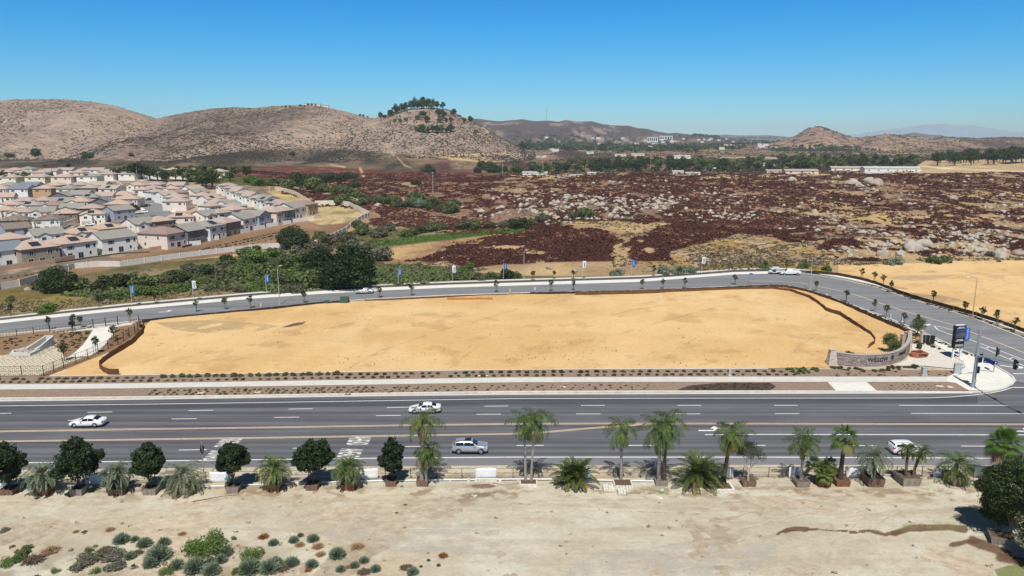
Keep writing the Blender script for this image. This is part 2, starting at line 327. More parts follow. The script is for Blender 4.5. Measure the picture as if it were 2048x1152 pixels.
def terrain_color(X,Y,Z,px,py):
    n=fbm(X/40.,Y/60.,201,4,.6); n2=fbm(X/9.,Y/14.,205,4,.6); n3=fbm(X/260.,Y/420.,209,5,.6)
    col=mixc(c_dry*np.ones(X.shape+(3,)),c_dry2,sst(.35,.65,n)); col=mixc(col,c_tan,sst(.45,.7,n2)*.6)
    sp=np.full(X.shape,.30)
    # rough near hillside strip is greyer and speckled
    z1=inpoly([(1280,545),(1300,505),(1420,470),(1600,478),(1700,500),(1640,540),(1400,552)],px,py)
    col=np.where(z1[...,None],mixc(c_tan,al(182,150,96),sst(.45,.6,n2)),col); sp=np.where(z1,.45,sp)
    z1=inpoly([(1400,552),(1420,528),(1560,520),(1640,533),(1700,545),(1640,552)],px,py); col=np.where(z1[...,None],mixc(al(150,128,62),c_tan,sst(.45,.6,n2)),col)
    b=brushmask(X,Y,px,py)*(Y>238)
    uz=inpoly([(380,330),(800,345),(1000,350),(1240,345),(2300,345),(2300,460),(1600,478),(1420,446),(1060,446),(960,462),(745,455),(640,405),(520,352)],px,py)*(Y<800)*(Y>238)*(.45+.35*sst(.4,.6,n)); col=mixc(col,al(142,112,98),uz*(1-.35*sst(1500,1900,px)))
    col=mixc(col,mixc(c_red*np.ones(X.shape+(3,)),c_red2,sst(.4,.6,n2)),b)
    # greyish sage between brush on the mid slope
    g=inpoly([(960,400),(1200,390),(1420,395),(1400,440),(1180,450),(1060,440),(1000,420)],px,py)*sst(.48,.62,n2)
    col=mixc(col,al(128,116,98),g*.8)
    # creek floor
    cz=(inpoly([(-1200,690),(-1200,560),(0,562),(250,530),(560,505),(640,490),(720,455),(960,462),(1000,470),(860,500),(790,500),(850,530),(1010,552),(1300,552),(560,620),(300,650)],px,py))&(Y<420)&(Y>165)
    gc=mixc(al(118,112,72)*np.ones(X.shape+(3,)),al(104,96,66),sst(.4,.6,n2)); gc=mixc(gc,al(150,132,104),sst(.42,.6,n)*.85)
    col=np.where(cz[...,None],gc,col); sp=np.where(cz,.36,sp)
    lb=inpoly([(-400,640),(-400,590),(60,583),(170,590),(240,595),(250,612),(120,618),(0,625)],px,py); col=np.where(lb[...,None],mixc(al(152,140,80)*np.ones(X.shape+(3,)),al(134,116,72),sst(.42,.6,n2)),col)
    lb=inpoly([(-400,660),(-400,622),(60,612),(220,608),(330,596),(480,590),(560,582),(600,590),(300,618),(0,645)],px,py); col=np.where(lb[...,None],mixc(al(168,148,118)*np.ones(X.shape+(3,)),al(120,112,72),sst(.45,.62,n2)*.8),col)
    lb=inpoly([(730,482),(800,477),(900,466),(1000,459),(1060,456),(1050,463),(900,478),(800,490),(740,494)],px,py); col=np.where(lb[...,None],mixc(al(88,128,50)*np.ones(X.shape+(3,)),al(76,104,46),n2),col)
    lb=inpoly([(790,492),(920,478),(1010,466),(960,486),(880,500),(830,528),(770,528),(760,510)],px,py); col=np.where(lb[...,None],mixc(al(190,156,112)*np.ones(X.shape+(3,)),al(160,128,98),sst(.4,.62,n2)),col)
    lb=inpoly([(745,540),(790,528),(850,535),(905,550),(880,566),(770,570)],px,py); col=np.where(lb[...,None],al(128,148,86),col)
    # engineered slope and pads of the tract
    sl_=inpoly([(-900,575),(0,560),(250,512),(400,482),(560,440),(640,432),(700,408),(735,430),(640,487),(560,497),(400,517),(250,532),(0,582),(-900,610)],px,py)&(Y<520)
    col=np.where(sl_[...,None],mixc(al(158,128,102)*np.ones(X.shape+(3,)),al(136,108,84),n2),col); sp=np.where(sl_,.2,sp)
    sl2=inpoly([(608,410),(650,406),(690,412),(728,428),(700,446),(640,450),(600,436)],px,py)&(Y<560); col=np.where(sl2[...,None],mixc(al(198,176,134)*np.ones(X.shape+(3,)),al(150,138,96),sst(.5,.62,n2)*.7),col)
    sl3=inpoly([(530,382),(560,380),(610,400),(640,412),(600,412),(560,396)],px,py); col=np.where(sl3[...,None],al(200,176,126),col)
    pad=inpoly([(-900,575),(-900,340),(0,338),(330,350),(480,362),(600,400),(640,430),(560,440),(400,482),(250,512),(0,560)],px,py)&(Y>200)&(Y<800)&~sl3
    col=np.where(pad[...,None],mixc(al(176,156,134)*np.ones(X.shape+(3,)),al(130,118,104),sst(.4,.6,n2)),col); sp=np.where(pad,.1,sp)
    tw=inpoly([(230,352),(420,346),(500,345),(560,358),(520,372),(440,368),(300,360)],px,py)&(Y>300)&(Y<820); col=np.where(tw[...,None],al(96,96,58),col)
    # hills
    hl=sst(1000,1060,Y)*(px<1120)*(Y<2600)
    hc=mixc(c_hill*np.ones(X.shape+(3,)),c_hill2,sst(.38,.62,n3)); hc=mixc(hc,al(176,154,134),sst(.55,.7,fbm(X/120.,Y/160.,231,4))*.7)
    col=mixc(col,hc,hl); sp=np.where(hl>.5,.455+(n3-.5)*.22,sp)
    dk=(inpoly([(-1500,352),(-1500,322),(0,318),(160,318),(330,322),(500,300),(640,295),(800,308),(900,318),(900,345),(800,352),(640,352),(440,348),(200,352)],px,py))&(Y>700)&(Y<1500)
    df=np.where(dk,np.clip(.95-(n-.45)*1.7,0,1),0)*sst(-10,14,py-(303+14*(n3-.5)*4))
    col=mixc(col,c_dark,df); 
    rd=inpoly([(430,350),(560,330),(700,336),(830,345),(1010,340),(1010,362),(900,365),(600,362)],px,py)&(Y>560); col=np.where(rd[...,None],mixc(al(104,62,54)*np.ones(X.shape+(3,)),al(140,104,84),sst(.5,.68,n2)),col)
    # plain behind the crest
    pl=sst(780,900,Y)*((px>=1000)|((px>850)&(Y<1020)))*(1-((px<1110)&(Z>6)&(Y<2000)&(Y>1000)))
    pc=mixc(c_plain*np.ones(X.shape+(3,)),al(176,150,120),sst(.5,.62,n3)); pc=mixc(pc,c_mar,sst(.46,.58,fbm(X/150.,Y/420.,241,5,.6)))
    pc=mixc(pc,al(110,112,72),sst(.56,.64,fbm(X/90.,Y/260.,247,4,.6))*.7)
    col=mixc(col,pc,pl); sp=np.where(pl>.5,.43,sp)
    fl=inpoly([(1830,346),(1838,322),(2048,318),(2600,310),(2600,350)],px,py)&(Y>640); col=np.where(fl[...,None],mixc(c_field*np.ones(X.shape+(3,)),al(188,160,124),n),col); sp=np.where(fl,.05,sp)
    fr=sst(2300,2900,Y)*(px>800); col=mixc(col,mixc(al(92,74,76)*np.ones(X.shape+(3,)),al(158,138,126),sst(.54,.64,fbm(X/110.,Y/170.,251,6,.7))),fr)
    sp=np.where(fr>.5,.44,sp)
    cc=inpoly([(1500,300),(1560,278),(1625,250),(1700,275),(1765,264),(1860,274),(1880,290),(1700,298)],px,py)&(Y>2100)&(Y<3000); col=np.where(cc[...,None],mixc(al(182,152,130)*np.ones(X.shape+(3,)),al(150,122,108),n3),col); sp=np.where(cc,.47,sp)
    fm=sst(9000,12000,Y); col=mixc(col,al(150,168,196),fm)  # far mountains tinted pale blue: extra haze put into the ground colour
    # dirt tracks and cuts
    S=[([(783,249),(800,245),(836,245)],1.6,c_tan,1),([(822,262),(850,265),(900,267),(950,268),(968,264)],1.3,c_tan,1),([(962,268),(975,264),(972,258),(968,255)],2.4,al(210,196,178),1),
       ([(782,305),(800,320),(808,330),(822,336)],1.1,al(190,160,126),1),([(720,337),(727,352)],2.6,al(200,170,134),1),([(662,330),(690,334)],2,al(190,160,130),1),([(900,310),(960,309),(1010,308),(1045,312)],2,al(196,168,132),1),([(1000,303),(1020,308),(1060,310)],3,al(200,180,150),1),
       ([(1024,312),(1090,313)],3,al(214,200,176),1),([(1420,315),(1560,316),(1700,318)],1.4,al(200,190,176),1),([(1240,315),(1420,314)],2,al(196,166,128),1),
       ([(1838,331),(1880,336),(1960,340),(2048,343),(2300,346)],2.0,al(226,206,170),1),([(1400,356),(1560,352),(1760,344),(1840,344)],2.2,al(196,172,132),1),([(1024,352),(1160,354)],4.5,al(204,178,132),1),
       ([(735,393),(745,404),(740,412)],1.2,al(170,110,86),1),([(840,394),(870,388)],1.5,al(180,140,110),1),([(1470,482),(1540,490),(1600,496)],2.0,al(206,182,136),1),([(1145,447),(1240,444),(1340,452)],3.4,al(196,168,116),1),([(1240,455),(1236,490),(1240,510),(1230,545)],15,al(190,166,116),.75),
       ([(1340,425),(1430,418),(1500,404)],3,al(196,166,112),.9),([(1560,400),(1640,404),(1700,412)],5,al(190,162,112),.8),([(1680,430),(1800,445),(1900,452)],7,al(196,168,116),.85),([(1940,392),(2048,388)],5,al(190,166,112),.85),([(1600,425),(1700,420),(1820,440)],5,al(196,168,116),.7)]
    for P,wd,c,k in S:
        xs=[p[0] for p in P]; ys=[p[1] for p in P]
        msk=(px>min(xs)-20)&(px<max(xs)+20)&(py>min(ys)-20)&(py<max(ys)+20)
        f=np.zeros(X.shape); f[msk]=np.clip(1.4-dline(P,px[msk],py[msk])/wd,0,1)
        f=f*(1 if k==1 else np.clip(.6+(n2-.4)*3,0,1)); col=mixc(col,c,f*k)
    col=mixc(col,al(198,182,160),sst(62,66,Y)*0+(Y<150)*1.0)
    return col,sp
# fan of rows and columns, finer near the camera
rows=[20,40,60,90,120,140]+list(np.arange(150,262,1.6))
yy=262.0
while yy<1000: rows.append(yy); yy*=1.0036
while yy<1800: rows.append(yy); yy*=1.0045
while yy<26500: rows.append(yy); yy*=1.02
tt=np.concatenate([np.linspace(-1.5,-.74,60,endpoint=False),np.linspace(-.74,.74,1050),np.linspace(.74,1.5,61)[1:]])
Yg,Tg=np.meshgrid(np.array(rows),tt,indexing='ij'); Xg=Yg*Tg
Zg=hz(Xg,Yg); pxg,pyg=proj(Xg,Yg,Zg)
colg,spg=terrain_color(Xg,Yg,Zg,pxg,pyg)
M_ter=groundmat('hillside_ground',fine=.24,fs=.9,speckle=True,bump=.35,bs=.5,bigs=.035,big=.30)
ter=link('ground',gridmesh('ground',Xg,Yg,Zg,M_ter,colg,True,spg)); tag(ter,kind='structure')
# ---------- flat sheets
LV={}
def interp(P,xs): P=sorted(P); return np.interp(xs,[p[0] for p in P],[p[1] for p in P])
def sheet_between(name,A,B,mat_,z,nx=60,ny=1,x0=None,x1=None,colfn=None,disp=None,kind='structure'):
    """sheet between two lines A (near) and B (far), given as photo polylines laid on the level ground"""
    x0=x0 if x0 is not None else max(A[0][0],B[0][0]); x1=x1 if x1 is not None else min(A[-1][0],B[-1][0])
    xs=np.linspace(x0,x1,nx+1); ya=interp(A,xs); yb=interp(B,xs)
    X=np.zeros((ny+1,nx+1)); Y=X.copy()
    for j in range(nx+1):
        pa=gp(xs[j],ya[j]); pb=gp(xs[j],yb[j])
        s=np.linspace(0,1,ny+1); X[:,j]=pa[0]*(1-s)+pb[0]*s; Y[:,j]=pa[1]*(1-s)+pb[1]*s
    Z=np.full(X.shape,float(z)) 
    if disp is not None: Z=Z+disp(X,Y)
    px,py=proj(X,Y,Z)
    col=colfn(X,Y,px,py) if colfn else None
    o=link(name,gridmesh(name,X,Y,Z,mat_,col)); tag(o,kind=kind); return o
def poly_sheet(name,P,mat_,z,thick=0,kind='structure',world=False):
    Q=[gp(x,y)[:2] for x,y in P] if not world else P
    a=sum(Q[i][0]*Q[(i+1)%len(Q)][1]-Q[(i+1)%len(Q)][0]*Q[i][1] for i in range(len(Q)))
    if a<0: Q=Q[::-1]
    m=MB()
    if thick: m.prism(Q,z-thick,z)
    else: m.add([(x,y,z) for x,y in Q],[tuple(range(len(Q)))])
    o=m.build(name,mat_); bm=bmesh.new(); bm.from_mesh(o.data); bmesh.ops.triangulate(bm,faces=[f for f in bm.faces if len(f.verts)>4]); bm.to_mesh(o.data); bm.free()
    if kind: tag(o,kind=kind)
    return o
def strip_mb(m,P,w_,z,mi=0,world=False,n=None):
    Q=[Vector(gp(x,y)[:2]) for x,y in P] if not world else [Vector(p) for p in P]
    v=[];f=[]
    for i,p in enumerate(Q):
        d=(Q[min(i+1,len(Q)-1)]-Q[max(i-1,0)]).normalized(); nn=Vector((-d.y,d.x))*w_/2
        v+= [(p.x-nn.x,p.y-nn.y,z),(p.x+nn.x,p.y+nn.y,z)]
    for i in range(len(Q)-1): f.append((2*i,2*i+2,2*i+3,2*i+1))
    m.add(v,f,mi); return m
def asphalt(name,c,k=.26):
    m=mat(name,c,rough=.85,spec=.25); n=m.node_tree; p=n.nodes['Principled BSDF']
    tc=n.nodes.new('ShaderNodeTexCoord'); out=None
    def nz(s,st,d=4):
        mp=n.nodes.new('ShaderNodeMapping'); mp.inputs['Scale'].default_value=st; n.links.new(tc.outputs['Object'],mp.inputs['Vector'])
        x=n.nodes.new('ShaderNodeTexNoise'); x.inputs['Scale'].default_value=s; x.inputs['Detail'].default_value=d; n.links.new(mp.outputs[0],x.inputs['Vector']); return x.outputs['Fac']
    def mr(x,a,b,c_,d):
        r=n.nodes.new('ShaderNodeMapRange'); r.inputs[1].default_value=a; r.inputs[2].default_value=b; r.inputs[3].default_value=c_; r.inputs[4].default_value=d; n.links.new(x,r.inputs[0]); return r.outputs[0]
    def mul(a,b):
        r=n.nodes.new('ShaderNodeMath'); r.operation='MULTIPLY'; n.links.new(a,r.inputs[0]); n.links.new(b,r.inputs[1]); return r.outputs[0]
    v=mul(mul(mr(nz(1.1,(.006,1,1)),.36,.64,1-k,1+k),mr(nz(.25,(.3,1,1),5),.3,.7,1-k*.6,1+k*.6)),mr(nz(6,(1,1,1),3),.3,.7,.92,1.08))
    vm=n.nodes.new('ShaderNodeVectorMath'); vm.operation='SCALE'; vm.inputs[0].default_value=c; n.links.new(v,vm.inputs['Scale']); n.links.new(vm.outputs[0],p.inputs['Base Color'])
    return m
M_asph=asphalt('worn_asphalt',srgb(96,97,102)); M_asph2=asphalt('dark_asphalt',srgb(78,79,86),.12); M_asph3=asphalt('side_road_asphalt',srgb(124,125,128),.14); M_sh=asphalt('shoulder_asphalt',srgb(118,118,122),.1)
M_white=mat('road_paint_white',(.85,.85,.85),.7,noise=.12,scale=2.5); M_yel=mat('road_paint_yellow',(.86,.64,.42),.7,noise=.14,scale=2.5)
M_conc=mat('concrete',srgb(202,200,194),.85,noise=.07,scale=.6,bump=.004,bscale=8); M_conc2=mat('bright_concrete',srgb(218,216,208),.85,noise=.07,scale=.5)
M_kerb=mat('kerb_concrete',srgb(206,206,202),.85,noise=.1,scale=.9); M_mulch=mat('wood_mulch',srgb(142,122,106),.95,noise=.22,scale=2.2,bump=.05,bscale=6)
M_mulch2=mat('brown_mulch',srgb(136,108,82),.95,noise=.2,scale=1.6,bump=.05,bscale=5)
HW_S=[(-700,956),(0,942),(256,939),(512,936),(1024,932),(1536,931),(2048,932),(2700,934)]
EDGE=[(-700,941),(0,926.5),(256,923),(512,919.5),(768,916.5),(1024,914.5),(1536,914.5),(2048,917),(2700,922)]
KB=[(-700,815),(0,803),(256,800),(512,796),(768,792.5),(1024,789.5),(1280,788.5),(1536,788),(1940,787),(2700,786)]
KT=[(-700,809),(0,797.5),(256,795),(512,791.5),(768,787.5),(1024,784),(1280,783.5),(1536,783),(1940,782.5),(2700,782)]
S1=[(-700,789),(0,780.5),(256,778),(512,774),(768,770),(1024,766),(1280,765),(1536,765),(2048,765)]
S2=[(-700,778),(0,770),(256,768),(512,764),(768,760),(1024,756),(1280,755),(1536,754.5),(2048,754.5)]
LB=[(-700,760),(0,753.5),(100,753),(256,751),(512,747.5),(768,743.5),(1024,740),(1280,738.5),(1536,738),(1700,740),(1940,742)]
sheet_between('highway',HW_S,KB,M_asph,.012,80,1,-700,1955)
# asphalt of the junction
poly_sheet('junction_road',[(1955,931),(1955,787),(1990,784),(2015,776),(2033,762),(2600,620),(2700,700),(2700,933)],M_asph,.0125)
sheet_between('new_lane_asphalt',[(p[0],p[1]+24.5) for p in KT],[(p[0],p[1]+10.5) for p in KT],M_asph2,.017,80,1,-700,1955)
sheet_between('road_shoulder',HW_S,[(p[0],p[1]+1.2) for p in EDGE],M_sh,.016,80,1,-700,2700)
sheet_between('gutter',KB,[(p[0],p[1]-2.6) for p in KB],M_conc,.02,60,1,-700,1945)
def kerbline(name,P,w_,h,m_,z0=0.0,world=False):
    m=MB(); Q=[Vector(gp(x,y)[:2]) for x,y in P] if not world else [Vector(p) for p in P]; v=[];f=[]
    for i,p in enumerate(Q):
        d=(Q[min(i+1,len(Q)-1)]-Q[max(i-1,0)]).normalized(); nn=Vector((-d.y,d.x))*w_/2
        v+=[(p.x-nn.x,p.y-nn.y,z0),(p.x+nn.x,p.y+nn.y,z0),(p.x+nn.x,p.y+nn.y,z0+h),(p.x-nn.x,p.y-nn.y,z0+h)]
    for i in range(len(Q)-1):
        a=4*i;b=a+4
        for j in range(4): f.append((a+j,b+j,b+(j+1)%4,a+(j+1)%4))
    n=4*(len(Q)-1); f+=[(3,2,1,0),(n,n+1,n+2,n+3)]
    m.add(v,f); o=m.build(name,m_); tag(o,kind='structure'); return o
CORNER=[(1940,784.5),(1965,784),(1990,781),(2010,776),(2024,769),(2029,762),(2026,755),(2014,746),(1998,737),(1975,724),(1946,710),(1900,690),(1848,666)]
kerbline('kerb',[(p[0],p[1]) for p in KT if p[0]<1900]+[(1700,783.3)]+CORNER,.32,.14,M_kerb)
sheet_between('planting_strip_south',[(p[0],p[1]-.3) for p in KT],S1,M_mulch,.09,40,1,-700,1940)
sheet_between('sidewalk',S1,S2,M_conc,.12,60,1,-700,1900)
sheet_between('planting_strip_north',S2,LB,M_mulch,.085,40,1,-700,1905)
kerbline('lot_edge_kerb',[p for p in LB if 90<p[0]<1690],.22,.13,M_kerb)
kerbline('lot_edge_kerb',[(103,752),(130,742),(165,729),(215,708),(250,690),(286,660)],.3,.12,M_kerb)
# concrete corner, driveway apron, gravel
poly_sheet('corner_sidewalk',[(1895,754.5),(1912,747),(1930,736),(1926,724),(1905,712),(1870,690),(1852,672),(1848,668)]+[(1900,692),(1946,712),(1975,726),(1998,739),(2014,748),(2024,757),(2027,762),(2022,768),(2008,775),(1990,780),(1965,782.5),(1938,782.5),(1911,767),(1895,765)],M_conc2,.126)
poly_sheet('driveway_apron',[(1672,783.2),(1655,765.3),(1733,765.3),(1754,783)],M_conc2,.122)
poly_sheet('gravel_bed',[(1786,733),(1812,722),(1822,706),(1824,690),(1848,684),(1872,692),(1905,713),(1926,725),(1929,736),(1900,738),(1850,733)],mat('white_gravel',srgb(206,200,190),.95,noise=.16,scale=3,bump=.08,bscale=5),.128)
poly_sheet('red_mulch_patch',[(1818,715),(1822,703),(1840,700),(1858,708),(1854,716),(1836,718)],mat('red_mulch',srgb(150,92,72),.95,noise=.2,scale=3,bump=.05,bscale=6),.135)
poly_sheet('wet_mulch_patch',[(1352,781.5),(1380,772),(1440,766.5),(1540,766.5),(1552,774),(1540,782)],mat('wet_mulch',srgb(78,62,56),.9,noise=.35,scale=1.5,bump=.08,bscale=5),.096)
# ---------- the graded lot
def soil_col(X,Y,px,py):
    n=fbm(X/22.,Y/14.,301,4,.55); n2=fbm(X/5.,Y/5.,305,4,.6); n4=fbm(X/9.,Y/30.,311,4,.6)
    c=mixc(al(237,201,147)*np.ones(X.shape+(3,)),al(227,187,131),sst(.35,.68,n)); c=mixc(c,al(238,206,154),sst(.5,.7,n4)*.6)
    c=mixc(c,al(178,140,96),np.clip((n2-.60)*8,0,1)*.35)
    gz=inpoly([(310,645),(420,640),(500,645),(560,652),(520,662),(430,668),(350,660)],px,py)*sst(.4,.6,n2+.1); c=mixc(c,al(190,164,122),gz*.8)
    gz=inpoly([(1800,552),(1910,550),(1880,558),(1830,562),(1760,556)],px,py)*sst(.35,.55,n2+.1); c=mixc(c,al(196,170,138),gz*.8)
    d=inpoly([(560,655),(590,646),(612,643),(605,649),(580,654)],px,py); c=np.where(d[...,None],al(120,96,86),c)
    for P in ([(520,688),(560,676),(640,660),(730,640)],[(850,668),(940,646),(1020,622),(1100,598)],[(1125,736),(1160,706),(1220,674),(1300,650),(1440,612)],[(1325,730),(1350,700),(1400,672),(1440,650)],[(700,735),(760,702),(860,668)],[(1560,735),(1600,690),(1660,655)],[(1180,645),(1260,620),(1480,592)],[(900,735),(960,690)],[(1700,600),(1640,640)],[(1900,620),(1990,575),(2048,560)],[(1750,560),(1820,575),(1890,560),(1960,545)]):
        c=mixc(c,al(176,134,88),np.clip(1.1-dline(P,px,py)/1.1,0,1)*.5*sst(.35,.55,n2))
    return c
M_soil=groundmat('orange_graded_soil',fine=.09,fs=1.4,bump=.07,bs=.9,bigs=.1,big=.06,speckle=False)
LT=[(268,652),(282,646),(400,633),(512,622.5),(640,609),(760,601),(900,594),(1080,588.5),(1280,584.5),(1440,578.5),(1530,574.5),(1573,575),(1610,583),(1700,613),(1760,638),(1800,655),(1812,668)]
LBT=[(100,752),(256,750.5),(512,747),(768,743),(1024,739.5),(1280,738),(1536,737.5),(1640,736),(1700,728),(1790,712),(1812,700)]
LTL=[(100,751.5),(165,728),(215,707),(250,689),(286,659),(300,645)]
LTall=LTL+[p for p in LT if p[0]>300]
sheet_between('graded_lot',LBT,LTall,M_soil,.06,560,150,100,1812,soil_col,lambda X,Y:np.maximum(0,fbm(X/26.,Y/16.,331,4)-.35)*.9*sst(0,6,Y-121)+(fbm(X/3.,Y/3.,335,3)-.5)*.08)
LE_T=[(1685,533),(1700,533),(1760,531),(1848,528),(1900,525),(1990,523),(2048,523),(2500,520)]
LE_B=[(1685,551),(1751,566),(1798,587),(1846,602),(1946,629),(2048,664),(2500,820)]
sheet_between('graded_pad',LE_B,LE_T,M_soil,.13,260,70,1676,2400,soil_col,lambda X,Y:(fbm(X/26.,Y/16.,341,4)-.5)*.8*sst(0,8,hz(X,Y)*0+8)+hz(X,Y)+.3*sst(215,232,Y))
# ---------- side road
RS=[(-700,738),(0,669),(100,660),(280,641.5),(400,629),(512,618.5),(640,605.5),(760,597.5),(900,590.5),(1080,585),(1280,581),(1440,574),(1536,570.5),(1573,571.5),(1618,580.5),(1676,600),(1761,630.5),(1848,665.5)]
RN=[(-700,700),(0,642),(128,628),(256,615),(400,602),(512,592),(640,583),(768,576),(900,570.5),(1024,566.5),(1280,559),(1400,550.5),(1470,545),(1536,543.5),(1600,545.5),(1636,551),(1690,561),(1751,575),(1800,592),(1848,607),(1946,637),(2048,677),(2300,800)]
PS=RS[:]+[(1900,690),(1946,710),(1998,737),(2033,762)]
def poly_band(name,A,B,m_,z):
    return poly_sheet(name,A+B[::-1],m_,z)
poly_band('side_road',RS+[(1900,690),(1946,710),(1998,738),(2028,757),(2040,765)],RN[:-1]+[(2300,775),(2300,790)],M_asph3,.03)
poly_band('side_road_gutter',[(x,y+ (5 if x<1300 else 4)) for x,y in RN if x<1560],[(x,y) for x,y in RN if x<1560],M_conc2,.036)
kerbline('side_road_kerb',RS,.35,.14,M_kerb,.0); kerbline('side_road_kerb',RN[:-1],.35,.15,M_kerb,.0)
poly_band('far_sidewalk',[(x,y-4.6+.0*x) for x,y in RN if x<1640],[(x,y-7.4) for x,y in RN if x<1640],M_conc,.12)
poly_band('far_planting_strip',[(x,y-.6) for x,y in RN if x<1640],[(x,y-4.6) for x,y in RN if x<1640],mat('dark_mulch',srgb(84,76,70),.95,noise=.3,scale=1.5),.1)
poly_band('east_sidewalk',[(1640,549),(1690,557.5),(1751,571),(1798,587.5),(1848,602.5),(1946,631),(2048,668),(2300,770)],[(1600,540.5),(1676,548),(1751,566),(1798,585),(1846,600),(1946,627),(2048,662),(2300,760)],M_conc2,.12)
poly_band('east_planting_strip',[(1640,550.6),(1690,560.4),(1751,574.4),(1800,591.4),(1848,606.4),(1946,636.3),(2048,676),(2300,796)],[(1640,549),(1690,557.5),(1751,571),(1798,587.5),(1848,602.5),(1946,631),(2048,668),(2300,770)],M_mulch,.1)
poly_band('south_walk_strip',[(1540,575),(1573,575),(1618,584),(1676,604),(1761,635),(1822,660),(1870,688)],[(1540,571.4),(1573,572.5),(1618,581.7),(1676,601.5),(1761,632),(1848,667.5),(1880,684)],M_conc,.11)
# left basin
poly_sheet('basin_mulch',[(-700,735),(-700,765),(-2,753),(102,752.5),(165,729),(215,708),(250,690),(286,661),(262,652),(185,655),(100,664),(0,675)],M_mulch2,.03)
def dots(name):
    m=mat(name,srgb(196,186,164),.95,noise=.1,scale=1.2,bump=.05,bscale=4); n=m.node_tree; p=n.nodes['Principled BSDF']
    tc=n.nodes.new('ShaderNodeTexCoord'); vo=n.nodes.new('ShaderNodeTexVoronoi'); vo.inputs['Scale'].default_value=1.15; vo.inputs['Randomness'].default_value=.25
    n.links.new(tc.outputs['Object'],vo.inputs['Vector']); r=n.nodes.new('ShaderNodeMapRange'); r.inputs[1].default_value=.2; r.inputs[2].default_value=.3; n.links.new(vo.outputs['Distance'],r.inputs[0])
    mx=n.nodes.new('ShaderNodeMix'); mx.data_type='RGBA'; n.links.new(r.outputs[0],mx.inputs[0]); mx.inputs[6].default_value=srgb(120,116,92)+(1,)
    src=p.inputs['Base Color'].links[0].from_socket; n.links.new(src,mx.inputs[7]); n.links.new(mx.outputs[2],p.inputs['Base Color']); return m
poly_sheet('basin_floor',[(-700,752),(-700,722),(0,711),(40,707),(70,700),(104,692),(122,700),(128,714),(165,716),(148,722),(120,733),(90,745),(78,751.5),(0,752.5)],dots('riprap_gravel'),.038)
poly_sheet('concrete_drive',[(187,659),(205,656),(232,653),(230,662),(224,672),(210,690),(196,703),(180,712),(134,716),(150,705),(166,690),(178,673)],M_conc2,.06)
poly_sheet('drive_approach',[(100,662.5),(182,653),(236,648.5),(268,645),(262,650),(236,654),(187,660),(103,667)],M_conc,.055)
# ---------- road markings (each lane's marks are paint on the highway)
mk=MB()
strip_mb(mk,[(x,interp(EDGE,x)) for x in np.linspace(-700,2700,80)],.2,.024)
WT=[(-700,826),(0,812),(256,809),(512,805.5),(768,801.5),(1024,797.5),(1280,796.8),(1536,796.5),(1800,796.2),(1860,795.8),(1905,794),(1945,790.5),(1980,786.5),(2005,781.5),(2025,775)]
strip_mb(mk,WT,.17,.024)
def yline(P,x): return float(interp(P,x))
D1=[(-700,840),(0,827),(45,826.6),(236,824),(380,821.5),(600,818),(790,815),(990,812.3),(1186,811),(1600,811),(2700,812)]
D2=[(-700,856),(0,843),(8,842.5),(401,837.5),(574,834.8),(774,831.3),(975,828.6),(1180,828),(1390,828),(1600,827.3),(2700,828)]
D3=[(-700,918),(0,906),(220,902.6),(500,898),(620,896.2),(845,893),(1059,891.2),(1280,891),(1505,891),(1718,891.3),(2048,893),(2700,896)]
def dashes(P,spans,w_=.16,z=.0245):
    for a,b in spans: strip_mb(mk,[(a,yline(P,a)),(b,yline(P,b))],w_,z)
def auto(P,xs,L=3.6,per=14.63,lo=-110,hi=150):
    # carry the 48 ft rhythm on along the line from a reference pixel
    x0=gp(xs,yline(P,xs))[0]; k=-12
    out=[]
    for k in range(-14,16):
        a=x0+k*per; b=a+L
        if a<lo or b>hi: continue
        out.append((a,b))
    pxs=np.linspace(-700,2700,1200); w_=np.array([gp(p,yline(P,p))[:2] for p in pxs])
    for a,b in out:
        ya=np.interp(a,w_[:,0],w_[:,1]); yb=np.interp(b,w_[:,0],w_[:,1])
        m=mk; strip_mb(m,[(a,ya),(b,yb)],.16,.0245,world=True)
auto(D1,1162,hi=52); auto(D2,1152,hi=52); auto(D3,1033)
strip_mb(mk,[(1798,811),(1900,811),(2016,811.5)],.16,.0245); strip_mb(mk,[(1822,827),(2048,827.5),(2700,829)],.16,.0245); strip_mb(mk,[(1410,869.5),(1536,869),(2048,870),(2250,871)],.2,.0245)
strip_mb(mk,[(2026,747.5),(2100,747.5)],.3,.034); strip_mb(mk,[(2026,775),(2100,775)],.3,.0245)
mk.build('lane_markings',M_white)['kind']='structure'
my=MB()
Y1=[(-700,878),(0,863),(256,859),(512,855.5),(768,851.5),(1024,848),(1220,847.2),(1536,847.5),(2048,849),(2700,851)]
Y2=[(-700,895),(0,883),(256,879.5),(512,876),(768,872),(1024,868),(1070,866.3),(1120,862),(1170,857.5),(1220,853.6),(1260,851),(1300,849.6)]
for P in (Y1,Y2):
    strip_mb(my,[(x,yline(P,x)+.9) for x in np.linspace(P[0][0],P[-1][0],70)],.13,.0245); strip_mb(my,[(x,yline(P,x)-.9) for x in np.linspace(P[0][0],P[-1][0],70)],.13,.0245)
strip_mb(my,[(1500,562),(1600,565),(1700,586),(1801,620),(1906,650),(2046,705),(2120,735)],.22,.037)
my.build('centre_lines',M_yel)['kind']='structure'
